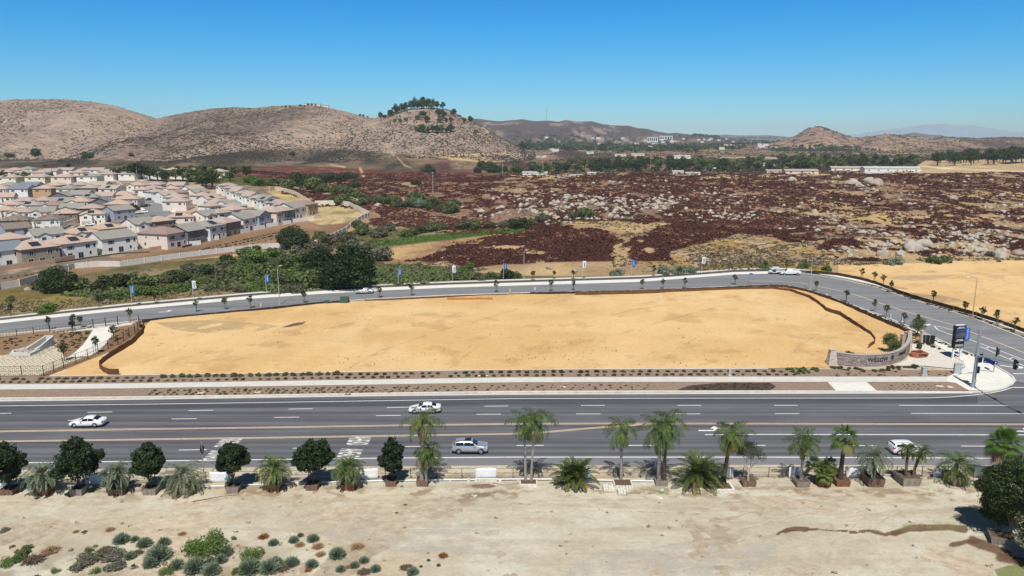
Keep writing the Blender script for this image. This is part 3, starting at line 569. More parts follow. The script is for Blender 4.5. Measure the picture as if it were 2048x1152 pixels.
# side-road white marks
ms=MB()
for P in ([(1868,652),(1885,655),(1906,660)],[(1868,652),(1876,660),(1888,664.5),(1906,671)],[(1960,693),(2048,732)],[(1930,676),(2000,702),(2100,740)],[(1969,698),(1980,694),(1992,697)],[(2018,719),(2025,715),(2040,720)]): strip_mb(ms,P,.2,.0375)
ms.build('side_road_markings',M_white)['kind']='structure'
def arrow(name,x,y,ang,sc=1.0,z=.026,turn=1):
    # left-turn arrow, local +x is the travel direction
    P1=[(-1.6,-.12),(.5,-.12),(.95,.05),(1.15,.4),(1.15,.75),(.75,.75),(.7,.45),(.4,.2),(-1.6,.2)]; P2=[(.2,.75),(1.7,.75),(.95,1.55)]
    g=gp(x,y); m=MB()
    for P in (P1,P2):
        Q=[((px*math.cos(ang)-py*turn*math.sin(ang))*sc+g[0],(px*math.sin(ang)+py*turn*math.cos(ang))*sc+g[1],z) for px,py in P]
        if turn<0: Q=Q[::-1]
        m.add(Q,[tuple(range(len(Q)))])
    o=m.build(name,M_white); bm=bmesh.new(); bm.from_mesh(o.data); bmesh.ops.triangulate(bm,faces=bm.faces[:]); bm.to_mesh(o.data); bm.free(); tag(o,kind='structure')
arrow('turn_arrow_marking',1420,861.5,0); arrow('turn_arrow_marking',2050,863,0)
arrow('turn_arrow_marking',2026,735,math.radians(-38),1.2,.038); arrow('turn_arrow_marking',1846,650,math.radians(-38),1.0,.038); arrow('turn_arrow_marking',330,624,math.radians(20),.9,.038)
def text_mesh(s,size,ext=0.0,off=0.0):
    c=bpy.data.curves.new('text','FONT'); c.body=s; c.offset=off; c.size=size; c.extrude=ext; c.align_x='CENTER'; c.align_y='CENTER'; c.resolution_u=3
    o=bpy.data.objects.new('text',c); C.objects.link(o); dg=bpy.context.evaluated_depsgraph_get(); me=bpy.data.meshes.new_from_object(o.evaluated_get(dg)); bpy.data.objects.remove(o); bpy.data.curves.remove(c); return me
M_worn=mat('worn_road_paint',(.62,.62,.60),.75,noise=.25,scale=1.5)
def road_word(s,x,y,W=2.7,L=2.6):
    me=text_mesh(s,1.0,0.0,.022); xs=[v.co.x for v in me.vertices]; ys=[v.co.y for v in me.vertices]
    w0,w1,h0,h1=min(xs),max(xs),min(ys),max(ys); g=gp(x,y)
    for v in me.vertices:
        a=(v.co.x-w0)/(w1-w0)-.5; b=(v.co.y-h0)/(h1-h0)-.5
        v.co=(g[0]+b*L,g[1]-a*W,.0265)           # read by drivers heading right
    me.materials.clear(); me.materials.append(M_worn); me.flip_normals()
    o=link('road_lettering',me); tag(o,kind='structure')
for s,x1,x2 in (('SIGNAL',457,436),('AHEAD',718,700)):
    road_word(s,x1,yline(D3,x1)-13.0+ (0),2.8,2.9); road_word(s,x2,yline(D3,x2)+11.5,2.8,2.9)
# ---------- nursery dirt in front
xs=np.arange(-95,95.01,.2); ys=np.concatenate([[15,25,35,42,46,49],np.arange(52,87.5,.16)])
def dirtZ(X,Y):
    px,py=proj(X,Y,0*X)
    z=(fbm(X/7.,Y/7.,401,4)-.5)*.16+(fbm(X/1.1,Y/1.1,405,3)-.5)*.05
    z+=.10*np.exp(-((Y-79.6)/1.6)**2)*(fbm(X/4.,Y/2.,409,3))*2
    tr=trackd(px,py); z-=.05*tr
    return z+.02-.0*(Y>86)
TR=[[(1450,1040),(1550,1010),(1650,992),(1760,985),(1900,975)],[(1480,1060),(1600,1030),(1700,1010),(1850,1000)],[(1700,1030),(1712,1060),(1745,1085),(1768,1100)],[(1735,1045),(1750,1060),(1760,1085),(1800,1105)],[(1660,1152),(1668,1110),(1690,1070),(1720,1040),(1790,1015)],[(1640,1152),(1648,1115),(1672,1075)],[(1300,1152),(1380,1135),(1420,1110),(1500,1075)],[(1160,1000),(1240,1030),(1330,1072)],[(1180,1100),(1300,1098),(1370,1125)],[(1440,1007),(1540,1007),(1640,1003)],[(1000,1012),(1200,1020),(1400,1028)],[(600,1030),(800,1060),(1000,1058)],[(1800,1152),(1760,1100),(1750,1050),(1800,1020)]]
def trackd(px,py):
    f=np.zeros(np.shape(px))
    for P in TR:
        d=dline(P,px,py); f=np.maximum(f,np.clip(1.2-d/3.2,0,1)*(.55+.45*np.cos(d*1.9)))
    return f
def dirt_col(X,Y,px,py):
    n=fbm(X/9.,Y/5.,421,5,.6); n2=fbm(X/1.6,Y/1.0,425,5,.65); n3=fbm(X/.5,Y/.4,429,3,.6); n5=fbm(X/14.,Y/1.2,433,4,.6)
    c=mixc(al(214,208,188)*np.ones(X.shape+(3,)),al(202,191,170),sst(.35,.65,n)); c=mixc(c,al(206,184,148),sst(.52,.66,fbm(X/6.,Y/3.,437,4))*.3*(px<900))
    c=mixc(c,al(180,160,134),sst(.5,.7,n5)*.3); c=mixc(c,al(170,152,130),np.clip((n2-.58)*6,0,1)*.3); c=mixc(c,al(222,212,194),np.clip((.42-n2)*7,0,1)*.3)
    wr=fbm(X/2.2+1.5*fbm(X/5.,Y/3.,447,3),Y/.55,451,4,.6); c=mixc(c,al(172,154,130),np.clip((wr-.60)*8,0,1)*.35*(1-sst(1020,1070,py)))
    c=c*(1+(n3-.5)[...,None]*.22)
    gr=inpoly([(620,1060),(800,1040),(1000,1050),(1000,1110),(700,1100)],px,py)|inpoly([(1120,1152),(1180,1110),(1400,1080),(1560,1090),(1500,1152)],px,py); c=mixc(c,al(186,180,170),gr*sst(.35,.6,n2+.05)*.6)
    c=mixc(c,al(228,216,194),trackd(px,py)*.5)
    # damp soil along the box row and the run-off from the irrigation
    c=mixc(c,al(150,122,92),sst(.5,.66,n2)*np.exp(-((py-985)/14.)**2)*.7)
    W=[([(1555,1068),(1572,1060),(1590,1062)],2.2),([(1572,1062),(1590,1058),(1612,1058)],5),([(1612,1058),(1680,1062),(1710,1065),(1738,1061)],2.2),([(1738,1061),(1770,1069),(1800,1064)],2.4),([(1790,1066),(1820,1056),(1850,1056),(1900,1055),(1930,1058)],6.5),([(1903,1090),(1935,1083),(1960,1082)],4.5),([(1945,1082),(1990,1098),(2015,1110)],10),([(2000,1115),(2048,1125)],9)]
    nz=(n2-.5)*9
    for P,wd in W: c=mixc(c,al(112,86,66),np.clip((1.15-(dline(P,px,py)+nz*.8)/wd)*3.5,0,1)*.92)
    g=np.clip(1.5-(dline([(1810,1052),(1870,1050),(1925,1056)],px,py)+nz)/8,0,1); c=mixc(c,al(140,134,84),g*.6*sst(.4,.6,n2))
    g=inpoly([(1990,1138),(2030,1128),(2100,1120),(2100,1160),(2000,1160)],px,py); c=mixc(c,al(118,132,68),g*.8)
    g=sst(1070,1110,py)*(1-sst(480,620,px))*sst(.45,.62,fbm(X/3.,Y/2.4,441,4)); c=mixc(c,al(150,138,112),g*.55)
    g=np.clip(1.5-dline([(905,1000),(960,985),(985,980)],px,py)/16,0,1)*sst(.4,.6,n2); c=mixc(c,al(128,104,86),g*.5)
    return c
Xd,Yd=np.meshgrid(xs,ys); Xd=Xd*(Yd/70.)**.5
# stretch the far edge to follow the asphalt
pxd,pyd=proj(Xd,Yd,0*Xd); Zd=dirtZ(Xd,Yd)
far_edge=np.interp(Xd,[gp(p[0],p[1])[0] for p in HW_S],[gp(p[0],p[1])[1] for p in HW_S])
Yd2=np.where(Yd>84,84+(Yd-84)*(far_edge+.25-84)/(87.5-84),Yd); Zd=Zd*(1-sst(83,85.5,Yd))+.02*sst(83,85.5,Yd)
pxd,pyd=proj(Xd,Yd2,Zd); cd=dirt_col(Xd,Yd2,pxd,pyd)
M_dirt=groundmat('nursery_dirt',fine=.10,fs=3.0,bump=.035,bs=2.2,bigs=.25,big=.05)
dirt=link('dirt_ground',gridmesh('dirt_ground',Xd,Yd2,Zd,M_dirt,cd)); tag(dirt,kind='structure')
def dz(x,y): return float(dirtZ(np.array([x]),np.array([y]))[0])
# ============================================================ VEGETATION AND ROCK BUILDERS
rng=np.random.default_rng(11)
def quads_at(P,N,size,asp=.6,up=None):
    """one leaf quad per point, roughly facing N"""
    n=len(P); r=rng.normal(size=(n,3)); N=N/np.linalg.norm(N,axis=1,keepdims=True)
    a=np.cross(N,r); a/=np.linalg.norm(a,axis=1,keepdims=True); b=np.cross(N,a)
    s=(size*(.6+.8*rng.random((n,1))))
    V=np.stack([P-a*s*.5,P+b*s*asp*.5,P+a*s*.5,P-b*s*asp*.5],1)
    return V.reshape(-1,3),np.arange(4*n).reshape(n,4)
def crown_mesh(name,m,blobs,n,size,seed=0,asp=.7,fill=.75):
    """leaf quads spread over and inside irregular clumps: blobs = (x,y,z,rx,ry,rz)"""
    global rng; rng=np.random.default_rng(seed+500)
    w_=np.array([b[3]*b[4]+b[4]*b[5] for b in blobs]); w_=w_/w_.sum(); PP=[];NN=[]
    for b,k in zip(blobs,w_):
        c=max(8,int(n*k)); d=rng.normal(size=(c,3)); d/=np.linalg.norm(d,axis=1,keepdims=True)
        rr=fill+(1-fill)*rng.random((c,1))**.5; rr=rr*(1+.22*(rng.random((c,1))-.5))
        # lumpy surface
        lump=1+.16*np.sin(d[:,:1]*7+seed)*np.cos(d[:,1:2]*6+seed*2)+.1*np.sin(d[:,2:]*11+seed)
        PP.append(np.array(b[:3])+d*rr*lump*np.array(b[3:])); NN.append(d+.7*rng.normal(size=(c,3)))
    V,Q=quads_at(np.concatenate(PP),np.concatenate(NN),size,asp); return npmesh(name,V,Q,m)
def rblobs(seed,k,rx,rz,z0,r0,flat=1.0,bottom=-.4):
    r=random.Random(seed); out=[(0,0,z0,rx*.62,rx*.62,rz*.7)]
    for i in range(k):
        a=r.random()*6.283; e=r.uniform(bottom,1); q=math.sqrt(max(0,1-e*e))
        s=r0*r.uniform(.65,1.2); out.append((math.cos(a)*q*rx*.72*r.uniform(.7,1.1),math.sin(a)*q*rx*.72*r.uniform(.7,1.1),z0+e*rz*.72,s,s,s*.8*flat))
    return out
M_bark=mat('bark',(.11,.085,.065),.9,noise=.35,scale=3,bump=.03,bscale=8); M_barkg=mat('grey_bark',(.20,.18,.16),.9,noise=.3,scale=3,bump=.02,bscale=9)
L_dark=leafmat('leaf_dark',(.012,.024,.009),(.036,.062,.018),.15); L_oak=leafmat('leaf_oak',(.026,.042,.014),(.078,.10,.034),.2); L_olive=leafmat('leaf_olive',(.08,.082,.042),(.17,.16,.09),.2)
L_brite=leafmat('leaf_bright',(.085,.145,.03),(.17,.25,.06),.28); L_mid=leafmat('leaf_mid',(.09,.118,.042),(.18,.215,.08),.22); L_sage=leafmat('leaf_sage',(.16,.21,.14),(.27,.33,.23),.2)
L_grey=leafmat('leaf_grey_scrub',(.11,.11,.078),(.20,.19,.14),.2); L_red=leafmat('buckwheat',(.056,.018,.015),(.125,.044,.034),.08,.9); L_redb=leafmat('brown_brush',(.09,.06,.045),(.17,.12,.085),.05,.85)
L_drytan=leafmat('dry_stalks',(.32,.20,.10),(.48,.33,.19),.25,.9); L_oran=leafmat('dry_orange',(.26,.10,.03),(.42,.19,.07),.25,.9); L_reed=leafmat('reeds',(.13,.17,.07),(.22,.27,.12),.25)
L_pindo=leafmat('frond_blue_green',(.10,.135,.085),(.20,.24,.16),.2,.5); L_pindo2=leafmat('frond_old',(.14,.15,.075),(.27,.28,.15),.2,.6); L_queen=leafmat('frond_green',(.042,.080,.018),(.14,.205,.05),.22,.5); L_can=leafmat('frond_deep_green',(.04,.07,.015),(.13,.16,.04),.2,.5)
L_yel=leafmat('frond_yellow',(.10,.12,.028),(.25,.22,.06),.25,.6); L_fan=leafmat('fan_green',(.045,.095,.018),(.12,.20,.035),.25,.45); L_dead=leafmat('dead_frond',(.20,.13,.08),(.34,.24,.15),.2,.8)
# --- generic shrub / tree prototypes (kept outside the collection until copied)
PROTO={}
def shrub_proto(key,lm,seed,n=900,size=.5,k=7,flat=.75,asp=.7,spiky=False):
    if spiky:
        g=np.random.default_rng(seed); d=g.normal(size=(n,3)); d[:,2]=np.abs(d[:,2])*.9; d/=np.linalg.norm(d,axis=1,keepdims=True)
        c=g.normal(size=(n,3))*.16; c[:,2]=np.abs(c[:,2]); L=.62+.38*g.random((n,1)); tip=c+d*L*np.array([1,1,flat*1.25]); s=np.cross(d,g.normal(size=(n,3))); s/=np.linalg.norm(s,axis=1,keepdims=True); s*=size*.09
        base=c+d*L*.45; V=np.stack([base-s,tip-s*.4,tip+s*.4,base+s],1).reshape(-1,3); me=npmesh(key,V,np.arange(4*n).reshape(n,4),lm)
    else: me=crown_mesh(key,lm,rblobs(seed,k,1.0,.9*flat,.42*flat,.42,1,-.15),n,size*.28,seed,asp)
    PROTO[key]=me; return me
for i in range(3):
    shrub_proto('shrub_mid%d'%i,L_mid,20+i,1300,.62); shrub_proto('shrub_olive%d'%i,L_olive,30+i,1300,.62); shrub_proto('shrub_brite%d'%i,L_brite,40+i,1300,.62)
    shrub_proto('shrub_dark%d'%i,L_oak,50+i,1500,.62); shrub_proto('shrub_grey%d'%i,L_grey,60+i,1100,.6); shrub_proto('shrub_sagebig%d'%i,L_sage,66+i,1100,.6)
    shrub_proto('sage%d'%i,L_sage,70+i,1800,.62,spiky=True,flat=.8); shrub_proto('green_mound%d'%i,L_brite,80+i,2600,.30,k=12,flat=.7)
    shrub_proto('tan_tuft%d'%i,L_drytan,90+i,500,.5,spiky=True,flat=.5); shrub_proto('orange_tuft%d'%i,L_oran,95+i,420,.5,spiky=True,flat=.5); shrub_proto('brown_mat%d'%i,L_redb,98+i,420,.5,spiky=True,flat=.4); shrub_proto('reed%d'%i,L_reed,110+i,700,.8,spiky=True,flat=1.0)
def stem_mesh(name,h=.5,r=.05,m=None):
    return MB().tube([(0,0,-.6),(0,0,h)],[r,r*.6],6).mesh(name,m or M_bark)
SH_STEM=stem_mesh('shrub_stem',.35,.06)
def shrub(name,kind,x,y,z,rx,rz,label,cat,group,ry=None,rot=None):
    me=PROTO[kind]; o=link(name,me,None,(x,y,z)); o.scale=(rx,ry or rx,rz); o.rotation_euler=(0,0,random.random()*6.28 if rot is None else rot); return tag(o,label,cat,group)
def tree_proto(name,key,lm,seed,n,size,H,rx,rz,k,bark=M_bark,tr=.12,z0=None):
    z0=z0 or H-rz; cm=crown_mesh(key,lm,rblobs(seed,k,rx,rz,z0,rx*.42),n,size,seed,.75)
    m=MB(); r=random.Random(seed); m.tube([(0,0,-1.0),(r.uniform(-.05,.05)*H*.3,0,z0*.55),(0,0,z0)],[tr*1.3,tr,tr*.5],7)
    for i in range(4):
        a=i*1.57+r.random(); m.tube([(0,0,z0*.5),(math.cos(a)*rx*.4,math.sin(a)*rx*.4,z0*.95),(math.cos(a)*rx*.6,math.sin(a)*rx*.6,z0+rz*.3)],[tr*.5,tr*.35,tr*.15],5)
    PROTO[key]=(m.mesh(key+'_trunk',bark),cm)
def tree(name,key,x,y,z,s=1.0,label=None,cat='tree',group=None,sx=None,rot=None,lean=0):
    o=empty(name,(x,y,z),random.random()*6.28 if rot is None else rot,label,cat,group); o.scale=(sx or s,sx or s,s)
    if lean: o.rotation_euler[1]=lean
    link('trunk',PROTO[key][0],o); link('crown',PROTO[key][1],o); return o
for i in range(4):
    tree_proto('t','far_dark%d'%i,L_oak,200+i,520,1.0,9,3.6,3.8,8,tr=.3); tree_proto('t','far_mid%d'%i,L_mid,210+i,520,1.0,8,3.8,3.2,8,tr=.3)
    tree_proto('t','euca%d'%i,L_oak,220+i,1100,1.1,16,5.2,7.2,18,M_barkg,tr=.3,z0=8.2); tree_proto('t','sapling%d'%i,L_oak,230+i,150,.30,3.0,.72,.95,7,tr=.045)
tree_proto('t','round0',L_dark,241,9000,.36,5.2,2.3,2.1,16,tr=.13); tree_proto('t','round1',L_dark,242,9000,.36,5.2,2.2,2.2,15,tr=.13); tree_proto('t','round2',L_dark,243,8000,.36,5.2,2.0,2.2,14,tr=.13)
tree_proto('t','oak0',L_dark,251,7000,.6,8.5,6.2,4.2,26,tr=.45,z0=4.6); tree_proto('t','oak1',L_oak,252,7000,.6,8.5,6.2,4.2,24,tr=.45,z0=4.6)
# --- boulders
M_rock=mat('granite',srgb(172,164,152),.9,noise=.2,scale=1.2,bump=.12,bscale=2.5,spec=.2); M_rock2=mat('weathered_granite',srgb(166,150,136),.9,noise=.24,scale=1.0,bump=.15,bscale=2.5,spec=.2)
ROCK=[]
for i in range(8):
    bm=bmesh.new(); bmesh.ops.create_icosphere(bm,subdivisions=3,radius=1)
    r=random.Random(i+5); pl=[(Vector((r.gauss(0,1),r.gauss(0,1),r.gauss(0,1))).normalized(),r.uniform(.55,.85)) for _ in range(9)]
    for v in bm.verts:
        for nrm,d in pl:
            q=v.co.dot(nrm)
            if q>d: v.co-=nrm*(q-d)*.85
        v.co*=1+.10*math.sin(v.co.x*5+i)*math.cos(v.co.y*4+i*2)
        v.co.z*=r.uniform(1,1) 
    me=bpy.data.meshes.new('boulder'); bm.to_mesh(me); bm.free(); me.materials.append(M_rock if i%3 else M_rock2); me.polygons.foreach_set('use_smooth',[True]*len(me.polygons)); ROCK.append(me)
def boulder(x,y,z,s,label,group,seed=0,fl=.75,name='boulder'):
    r=random.Random(seed); o=link(name,ROCK[seed%8],None,(x,y,z+s*.12)); o.scale=(s*r.uniform(.8,1.25),s*r.uniform(.8,1.25),s*fl*r.uniform(.75,1.1)); o.rotation_euler=(r.uniform(-.3,.3),r.uniform(-.3,.3),r.random()*6.28); return tag(o,label,'boulder',group)
# ============================================================ BRUSH, GRASS (stuff)
def domes(name,X,Y,Z,Rx,Rz,lm,seed,nl=30,size=.55):
    """low shrubs that nobody could count: each is a small dome of leaf faces"""
    g=np.random.default_rng(seed); n=len(X); d=g.normal(size=(n,nl,3)); d[...,2]=np.abs(d[...,2])*.8+.05; d/=np.linalg.norm(d,axis=2,keepdims=True)
    S=np.stack([Rx,Rx,Rz],1)[:,None,:]; P=np.stack([X,Y,Z],1)[:,None,:]+d*S*(.8+.3*g.random((n,nl,1)))
    N=(d+.45*g.normal(size=d.shape)).reshape(-1,3); N/=np.linalg.norm(N,axis=1,keepdims=True); r=g.normal(size=N.shape); a=np.cross(N,r); a/=np.linalg.norm(a,axis=1,keepdims=True); b=np.cross(N,a)
    s=(np.repeat(Rx,nl)*size*(.7+.6*g.random(n*nl)))[:,None]; P=P.reshape(-1,3)
    V=np.stack([P-a*s,P+b*s*.8,P+a*s,P-b*s*.8],1).reshape(-1,3)
    o=link(name,npmesh(name,V,np.arange(len(V)).reshape(-1,4),lm)); return tag(o,kind='stuff')
def scatter_px(n,Y0,Y1,t0,t1,seed,pw=1.0):
    g=np.random.default_rng(seed); Y=1/( (1/Y1)+(1/Y0-1/Y1)*g.random(n)**pw); t=g.uniform(t0,t1,n); X=t*Y; return X,Y,g
X_,Y_,g=scatter_px(95000,240,760,-.50,.80,1)
Z_=hz(X_,Y_); px_,py_=proj(X_,Y_,Z_); b_=brushmask(X_,Y_,px_,py_); k=(b_>.5)&(px_<2350)&(px_>300)
X_,Y_,Z_=X_[k],Y_[k],Z_[k]; print('brush',len(X_))
far_=np.clip(Y_/420.,.75,1.7)
domes('red_brush',X_,Y_,Z_-.1,g.uniform(.45,1.0,len(X_))*far_,g.uniform(.4,.8,len(X_))*far_**.5,L_red,5,11,.46)
# loose brown-grey scrub on the grassy parts, sparser
X_,Y_,g=scatter_px(26000,222,700,-.42,.80,2); Z_=hz(X_,Y_); px_,py_=proj(X_,Y_,Z_); b_=brushmask(X_,Y_,px_,py_); nn=fbm(X_/14.,Y_/14.,77,3)
k=(b_<.3)&(nn>.47)&(py_<545)&(px_>740)&(px_<2350)&~inpoly([(1650,560),(1660,536),(2400,520),(2400,700)],px_,py_)&~inpoly([(740,492),(800,470),(1060,450),(1070,470),(900,485),(830,530),(745,560)],px_,py_)
X_,Y_,Z_=X_[k],Y_[k],Z_[k]; h=np.arange(len(X_))%3
domes('dry_scrub',X_[h>0],Y_[h>0],Z_[h>0]-.05,g.uniform(.3,.7,(h>0).sum()),g.uniform(.25,.5,(h>0).sum()),L_grey,6,9,.5)
domes('brown_scrub',X_[h==0],Y_[h==0],Z_[h==0]-.05,g.uniform(.35,.9,(h==0).sum()),g.uniform(.3,.55,(h==0).sum()),L_redb,7,9,.5)
# hillside scrub far away: dark dots on the left hills
X_,Y_,g=scatter_px(30000,1010,1620,-.80,.06,3,.8); Z_=hz(X_,Y_); nn=fbm(X_/90.,Y_/130.,78,4,.6); k=(Z_>4)&(nn>.34+.18*g.random(len(X_)))
X_,Y_,Z_=X_[k],Y_[k],Z_[k]; L_hs=leafmat('hill_scrub',(.045,.036,.030),(.085,.07,.058),.05,.9)
domes('hill_scrub',X_,Y_,Z_-.3,g.uniform(.7,1.7,len(X_)),g.uniform(.6,1.2,len(X_)),L_hs,8,7,.6)
# mottled scrub of the plain and of the cone hill
X_,Y_,g=scatter_px(34000,800,3000,-.05,.85,14,.9); Z_=hz(X_,Y_); px_,py_=proj(X_,Y_,Z_); nn=fbm(X_/110.,Y_/240.,79,4,.6)
k=((nn>.36+.2*g.random(len(X_)))|((Z_>9)&(Y_>2100)&(g.random(len(X_))<.5)))&(px_>1000)&(px_<2400)&~inpoly([(1825,349),(1836,321),(2048,317),(2600,308),(2600,352)],px_,py_)&(Y_<2750)
X_,Y_,Z_=X_[k],Y_[k],Z_[k]; L_ps=leafmat('plain_scrub',(.050,.034,.030),(.105,.075,.060),.05,.9); s_=g.uniform(.9,2.0,len(X_))*np.clip(Y_/1400.,.8,1.8)
domes('plain_scrub',X_,Y_,Z_-.3,s_,s_*.8,L_ps,15,7,.6)
# creek-bed undergrowth
X_,Y_,g=scatter_px(9000,172,330,-.80,.02,4); Z_=hz(X_,Y_); px_,py_=proj(X_,Y_,Z_)
cp=inpoly([(150,586),(240,566),(560,500),(640,492),(720,470),(780,480),(760,520),(850,535),(960,560),(560,590),(480,580),(330,590),(250,600),(120,592)],px_,py_); nn=fbm(X_/9.,Y_/9.,79,3)
k=cp&(nn>.36); X_,Y_,Z_=X_[k],Y_[k],Z_[k]; h=(nn[k]*40).astype(int)%3
for q,(nm,lm) in enumerate((('creek_undergrowth',L_mid),('creek_grass',L_brite),('creek_scrub',L_olive))):
    domes(nm,X_[h==q],Y_[h==q],Z_[h==q]-.1,g.uniform(.6,1.5,(h==q).sum()),g.uniform(.5,1.2,(h==q).sum()),lm,20+q,16,.42)
X_,Y_,g=scatter_px(2600,165,235,-.75,-.25,9); Z_=hz(X_,Y_); px_,py_=proj(X_,Y_,Z_); k=inpoly([(-200,642),(-200,612),(60,604),(240,598),(480,578),(560,574),(590,577),(300,602),(0,629)],px_,py_)
L_dg=leafmat('dry_verge',(.20,.16,.08),(.34,.28,.16),.2,.9); domes('verge_grass',X_[k],Y_[k],Z_[k]-.05,g.uniform(.4,1.1,k.sum()),g.uniform(.2,.5,k.sum()),L_dg,24,12,.4)
X_,Y_,g=scatter_px(9000,255,345,-.24,.05,10); Z_=hz(X_,Y_); px_,py_=proj(X_,Y_,Z_); k=inpoly([(735,483),(800,477),(900,466),(1000,459),(1050,457),(1050,462),(900,477),(800,489),(745,493)],px_,py_)
domes('green_reeds',X_[k],Y_[k],Z_[k]-.05,g.uniform(.3,.8,k.sum()),g.uniform(.4,.8,k.sum()),L_brite,25,12,.35)
X_,Y_,g=scatter_px(5000,205,262,-.24,-.05,13); Z_=hz(X_,Y_); px_,py_=proj(X_,Y_,Z_); k=inpoly([(750,540),(790,530),(850,537),(900,550),(880,562),(780,566)],px_,py_)
domes('pale_reeds',X_[k],Y_[k],Z_[k]-.05,g.uniform(.3,.7,k.sum()),g.uniform(.6,1.1,k.sum()),L_reed,26,12,.35)
# ============================================================ CREEK TREES AND SHRUBS
CT=[(118,585,72,'oak1'),(82,578,44,'shrub_olive'),(165,582,56,'shrub_mid'),(205,578,50,'shrub_dark'),(240,577,56,'shrub_dark'),(268,566,44,'shrub_olive'),(292,578,60,'shrub_mid'),(322,568,48,'shrub_olive'),(352,566,56,'shrub_dark'),(385,560,56,'shrub_olive'),(412,556,50,'shrub_dark'),(442,550,62,'shrub_olive'),(470,556,50,'shrub_mid'),(455,530,40,'shrub_dark'),(497,566,30,'shrub_brite'),(508,585,36,'shrub_brite'),(515,528,60,'shrub_brite'),(548,520,50,'shrub_brite'),(492,515,40,'shrub_mid'),(530,556,60,'shrub_mid'),(560,570,56,'shrub_mid'),(585,560,50,'shrub_brite'),(575,535,56,'shrub_mid'),(610,525,44,'shrub_brite'),(212,601,34,'shrub_mid'),(198,601,30,'shrub_mid'),(232,600,34,'shrub_brite'),(262,594,40,'shrub_brite'),(286,592,40,'shrub_brite'),(312,590,36,'shrub_brite'),(340,586,34,'shrub_brite'),(366,584,36,'shrub_brite'),(395,576,34,'shrub_brite'),(420,582,24,'shrub_grey'),(20,602,22,'shrub_mid'),(95,626,44,'shrub_brite'),(452,582,26,'shrub_grey'),(484,584,30,'shrub_olive'),(18,605,18,'shrub_brite'),
 (625,578,78,'shrub_mid'),(590,585,50,'shrub_olive'),(644,560,86,'oak0'),(700,576,110,'oak0'),(668,577,70,'oak0'),(588,497,62,'oak1'),(735,560,40,'shrub_mid'),(760,520,56,'shrub_grey'),(730,510,50,'shrub_olive'),(700,500,46,'shrub_grey'),(640,505,46,'shrub_grey'),(620,495,36,'shrub_olive'),(600,512,44,'shrub_grey'),(665,488,50,'shrub_olive'),(640,482,40,'shrub_mid'),(690,482,40,'shrub_olive'),(730,468,44,'shrub_mid'),(755,474,44,'shrub_olive'),(775,462,34,'shrub_grey'),(715,455,30,'shrub_mid'),(812,474,30,'shrub_mid'),(828,470,30,'shrub_mid'),(845,466,28,'shrub_dark'),(866,462,36,'shrub_mid'),(888,458,26,'shrub_olive'),(925,455,34,'shrub_olive'),(950,456,36,'shrub_mid'),(978,455,28,'shrub_olive'),(1010,456,32,'shrub_grey'),(1040,457,46,'shrub_dark'),(1062,452,30,'shrub_olive'),(1085,445,36,'shrub_grey'),(1150,436,30,'shrub_grey'),(1170,437,42,'shrub_mid'),
 (938,540,30,'shrub_brite'),(925,548,30,'shrub_brite'),(910,560,40,'shrub_mid'),(935,562,36,'shrub_mid'),(960,561,36,'shrub_olive'),(985,560,34,'shrub_mid'),(1010,559,40,'shrub_dark'),(1030,558,30,'shrub_mid'),(1235,552,30,'shrub_sagebig'),(1225,551,20,'shrub_mid'),(1330,549,36,'shrub_sagebig'),(1358,548,34,'shrub_sagebig'),(1385,546,26,'shrub_sagebig'),(1525,537,22,'shrub_brite'),(1600,538,18,'shrub_brite'),(1610,536,20,'shrub_brite'),(1655,541,22,'shrub_mid'),(1716,533,12,'shrub_mid'),(1790,531,34,'shrub_sagebig'),(1778,532,24,'shrub_sagebig'),(1870,529,36,'shrub_mid'),(1892,528,34,'shrub_mid'),(1985,513,26,'shrub_grey'),(1998,526,12,'shrub_olive'),
 (500,366,30,'shrub_brite'),(520,372,36,'shrub_brite'),(548,372,34,'shrub_mid'),(575,378,40,'shrub_mid'),(600,372,40,'shrub_dark'),(625,378,44,'shrub_mid'),(590,362,34,'shrub_dark'),(615,362,30,'shrub_dark'),(640,366,34,'shrub_dark'),(662,364,34,'shrub_dark'),(684,362,30,'shrub_dark'),(700,358,28,'shrub_dark'),(650,384,36,'shrub_mid'),(672,388,36,'shrub_mid'),(694,392,38,'shrub_mid'),(668,402,26,'shrub_olive'),(690,408,40,'shrub_mid'),(715,400,34,'shrub_mid'),(722,410,30,'shrub_mid'),(708,376,30,'shrub_dark'),(760,408,34,'shrub_mid'),(782,408,34,'shrub_mid'),(800,413,34,'shrub_olive'),(820,413,36,'shrub_mid'),(842,414,34,'shrub_sagebig'),(864,412,36,'shrub_mid'),(830,404,40,'shrub_mid'),(900,426,46,'shrub_mid'),(905,412,30,'shrub_mid'),(884,420,24,'shrub_olive'),(740,404,26,'shrub_olive'),(832,369,22,'shrub_dark'),
 (855,345,30,'shrub_dark'),(866,348,20,'shrub_dark'),(968,340,40,'shrub_dark'),(985,345,34,'shrub_dark'),(955,346,24,'shrub_dark'),(1003,342,24,'shrub_dark'),(585,310,14,'shrub_dark'),(70,310,24,'shrub_dark'),(173,316,26,'shrub_dark'),(262,312,12,'shrub_dark'),(20,313,18,'shrub_olive')]
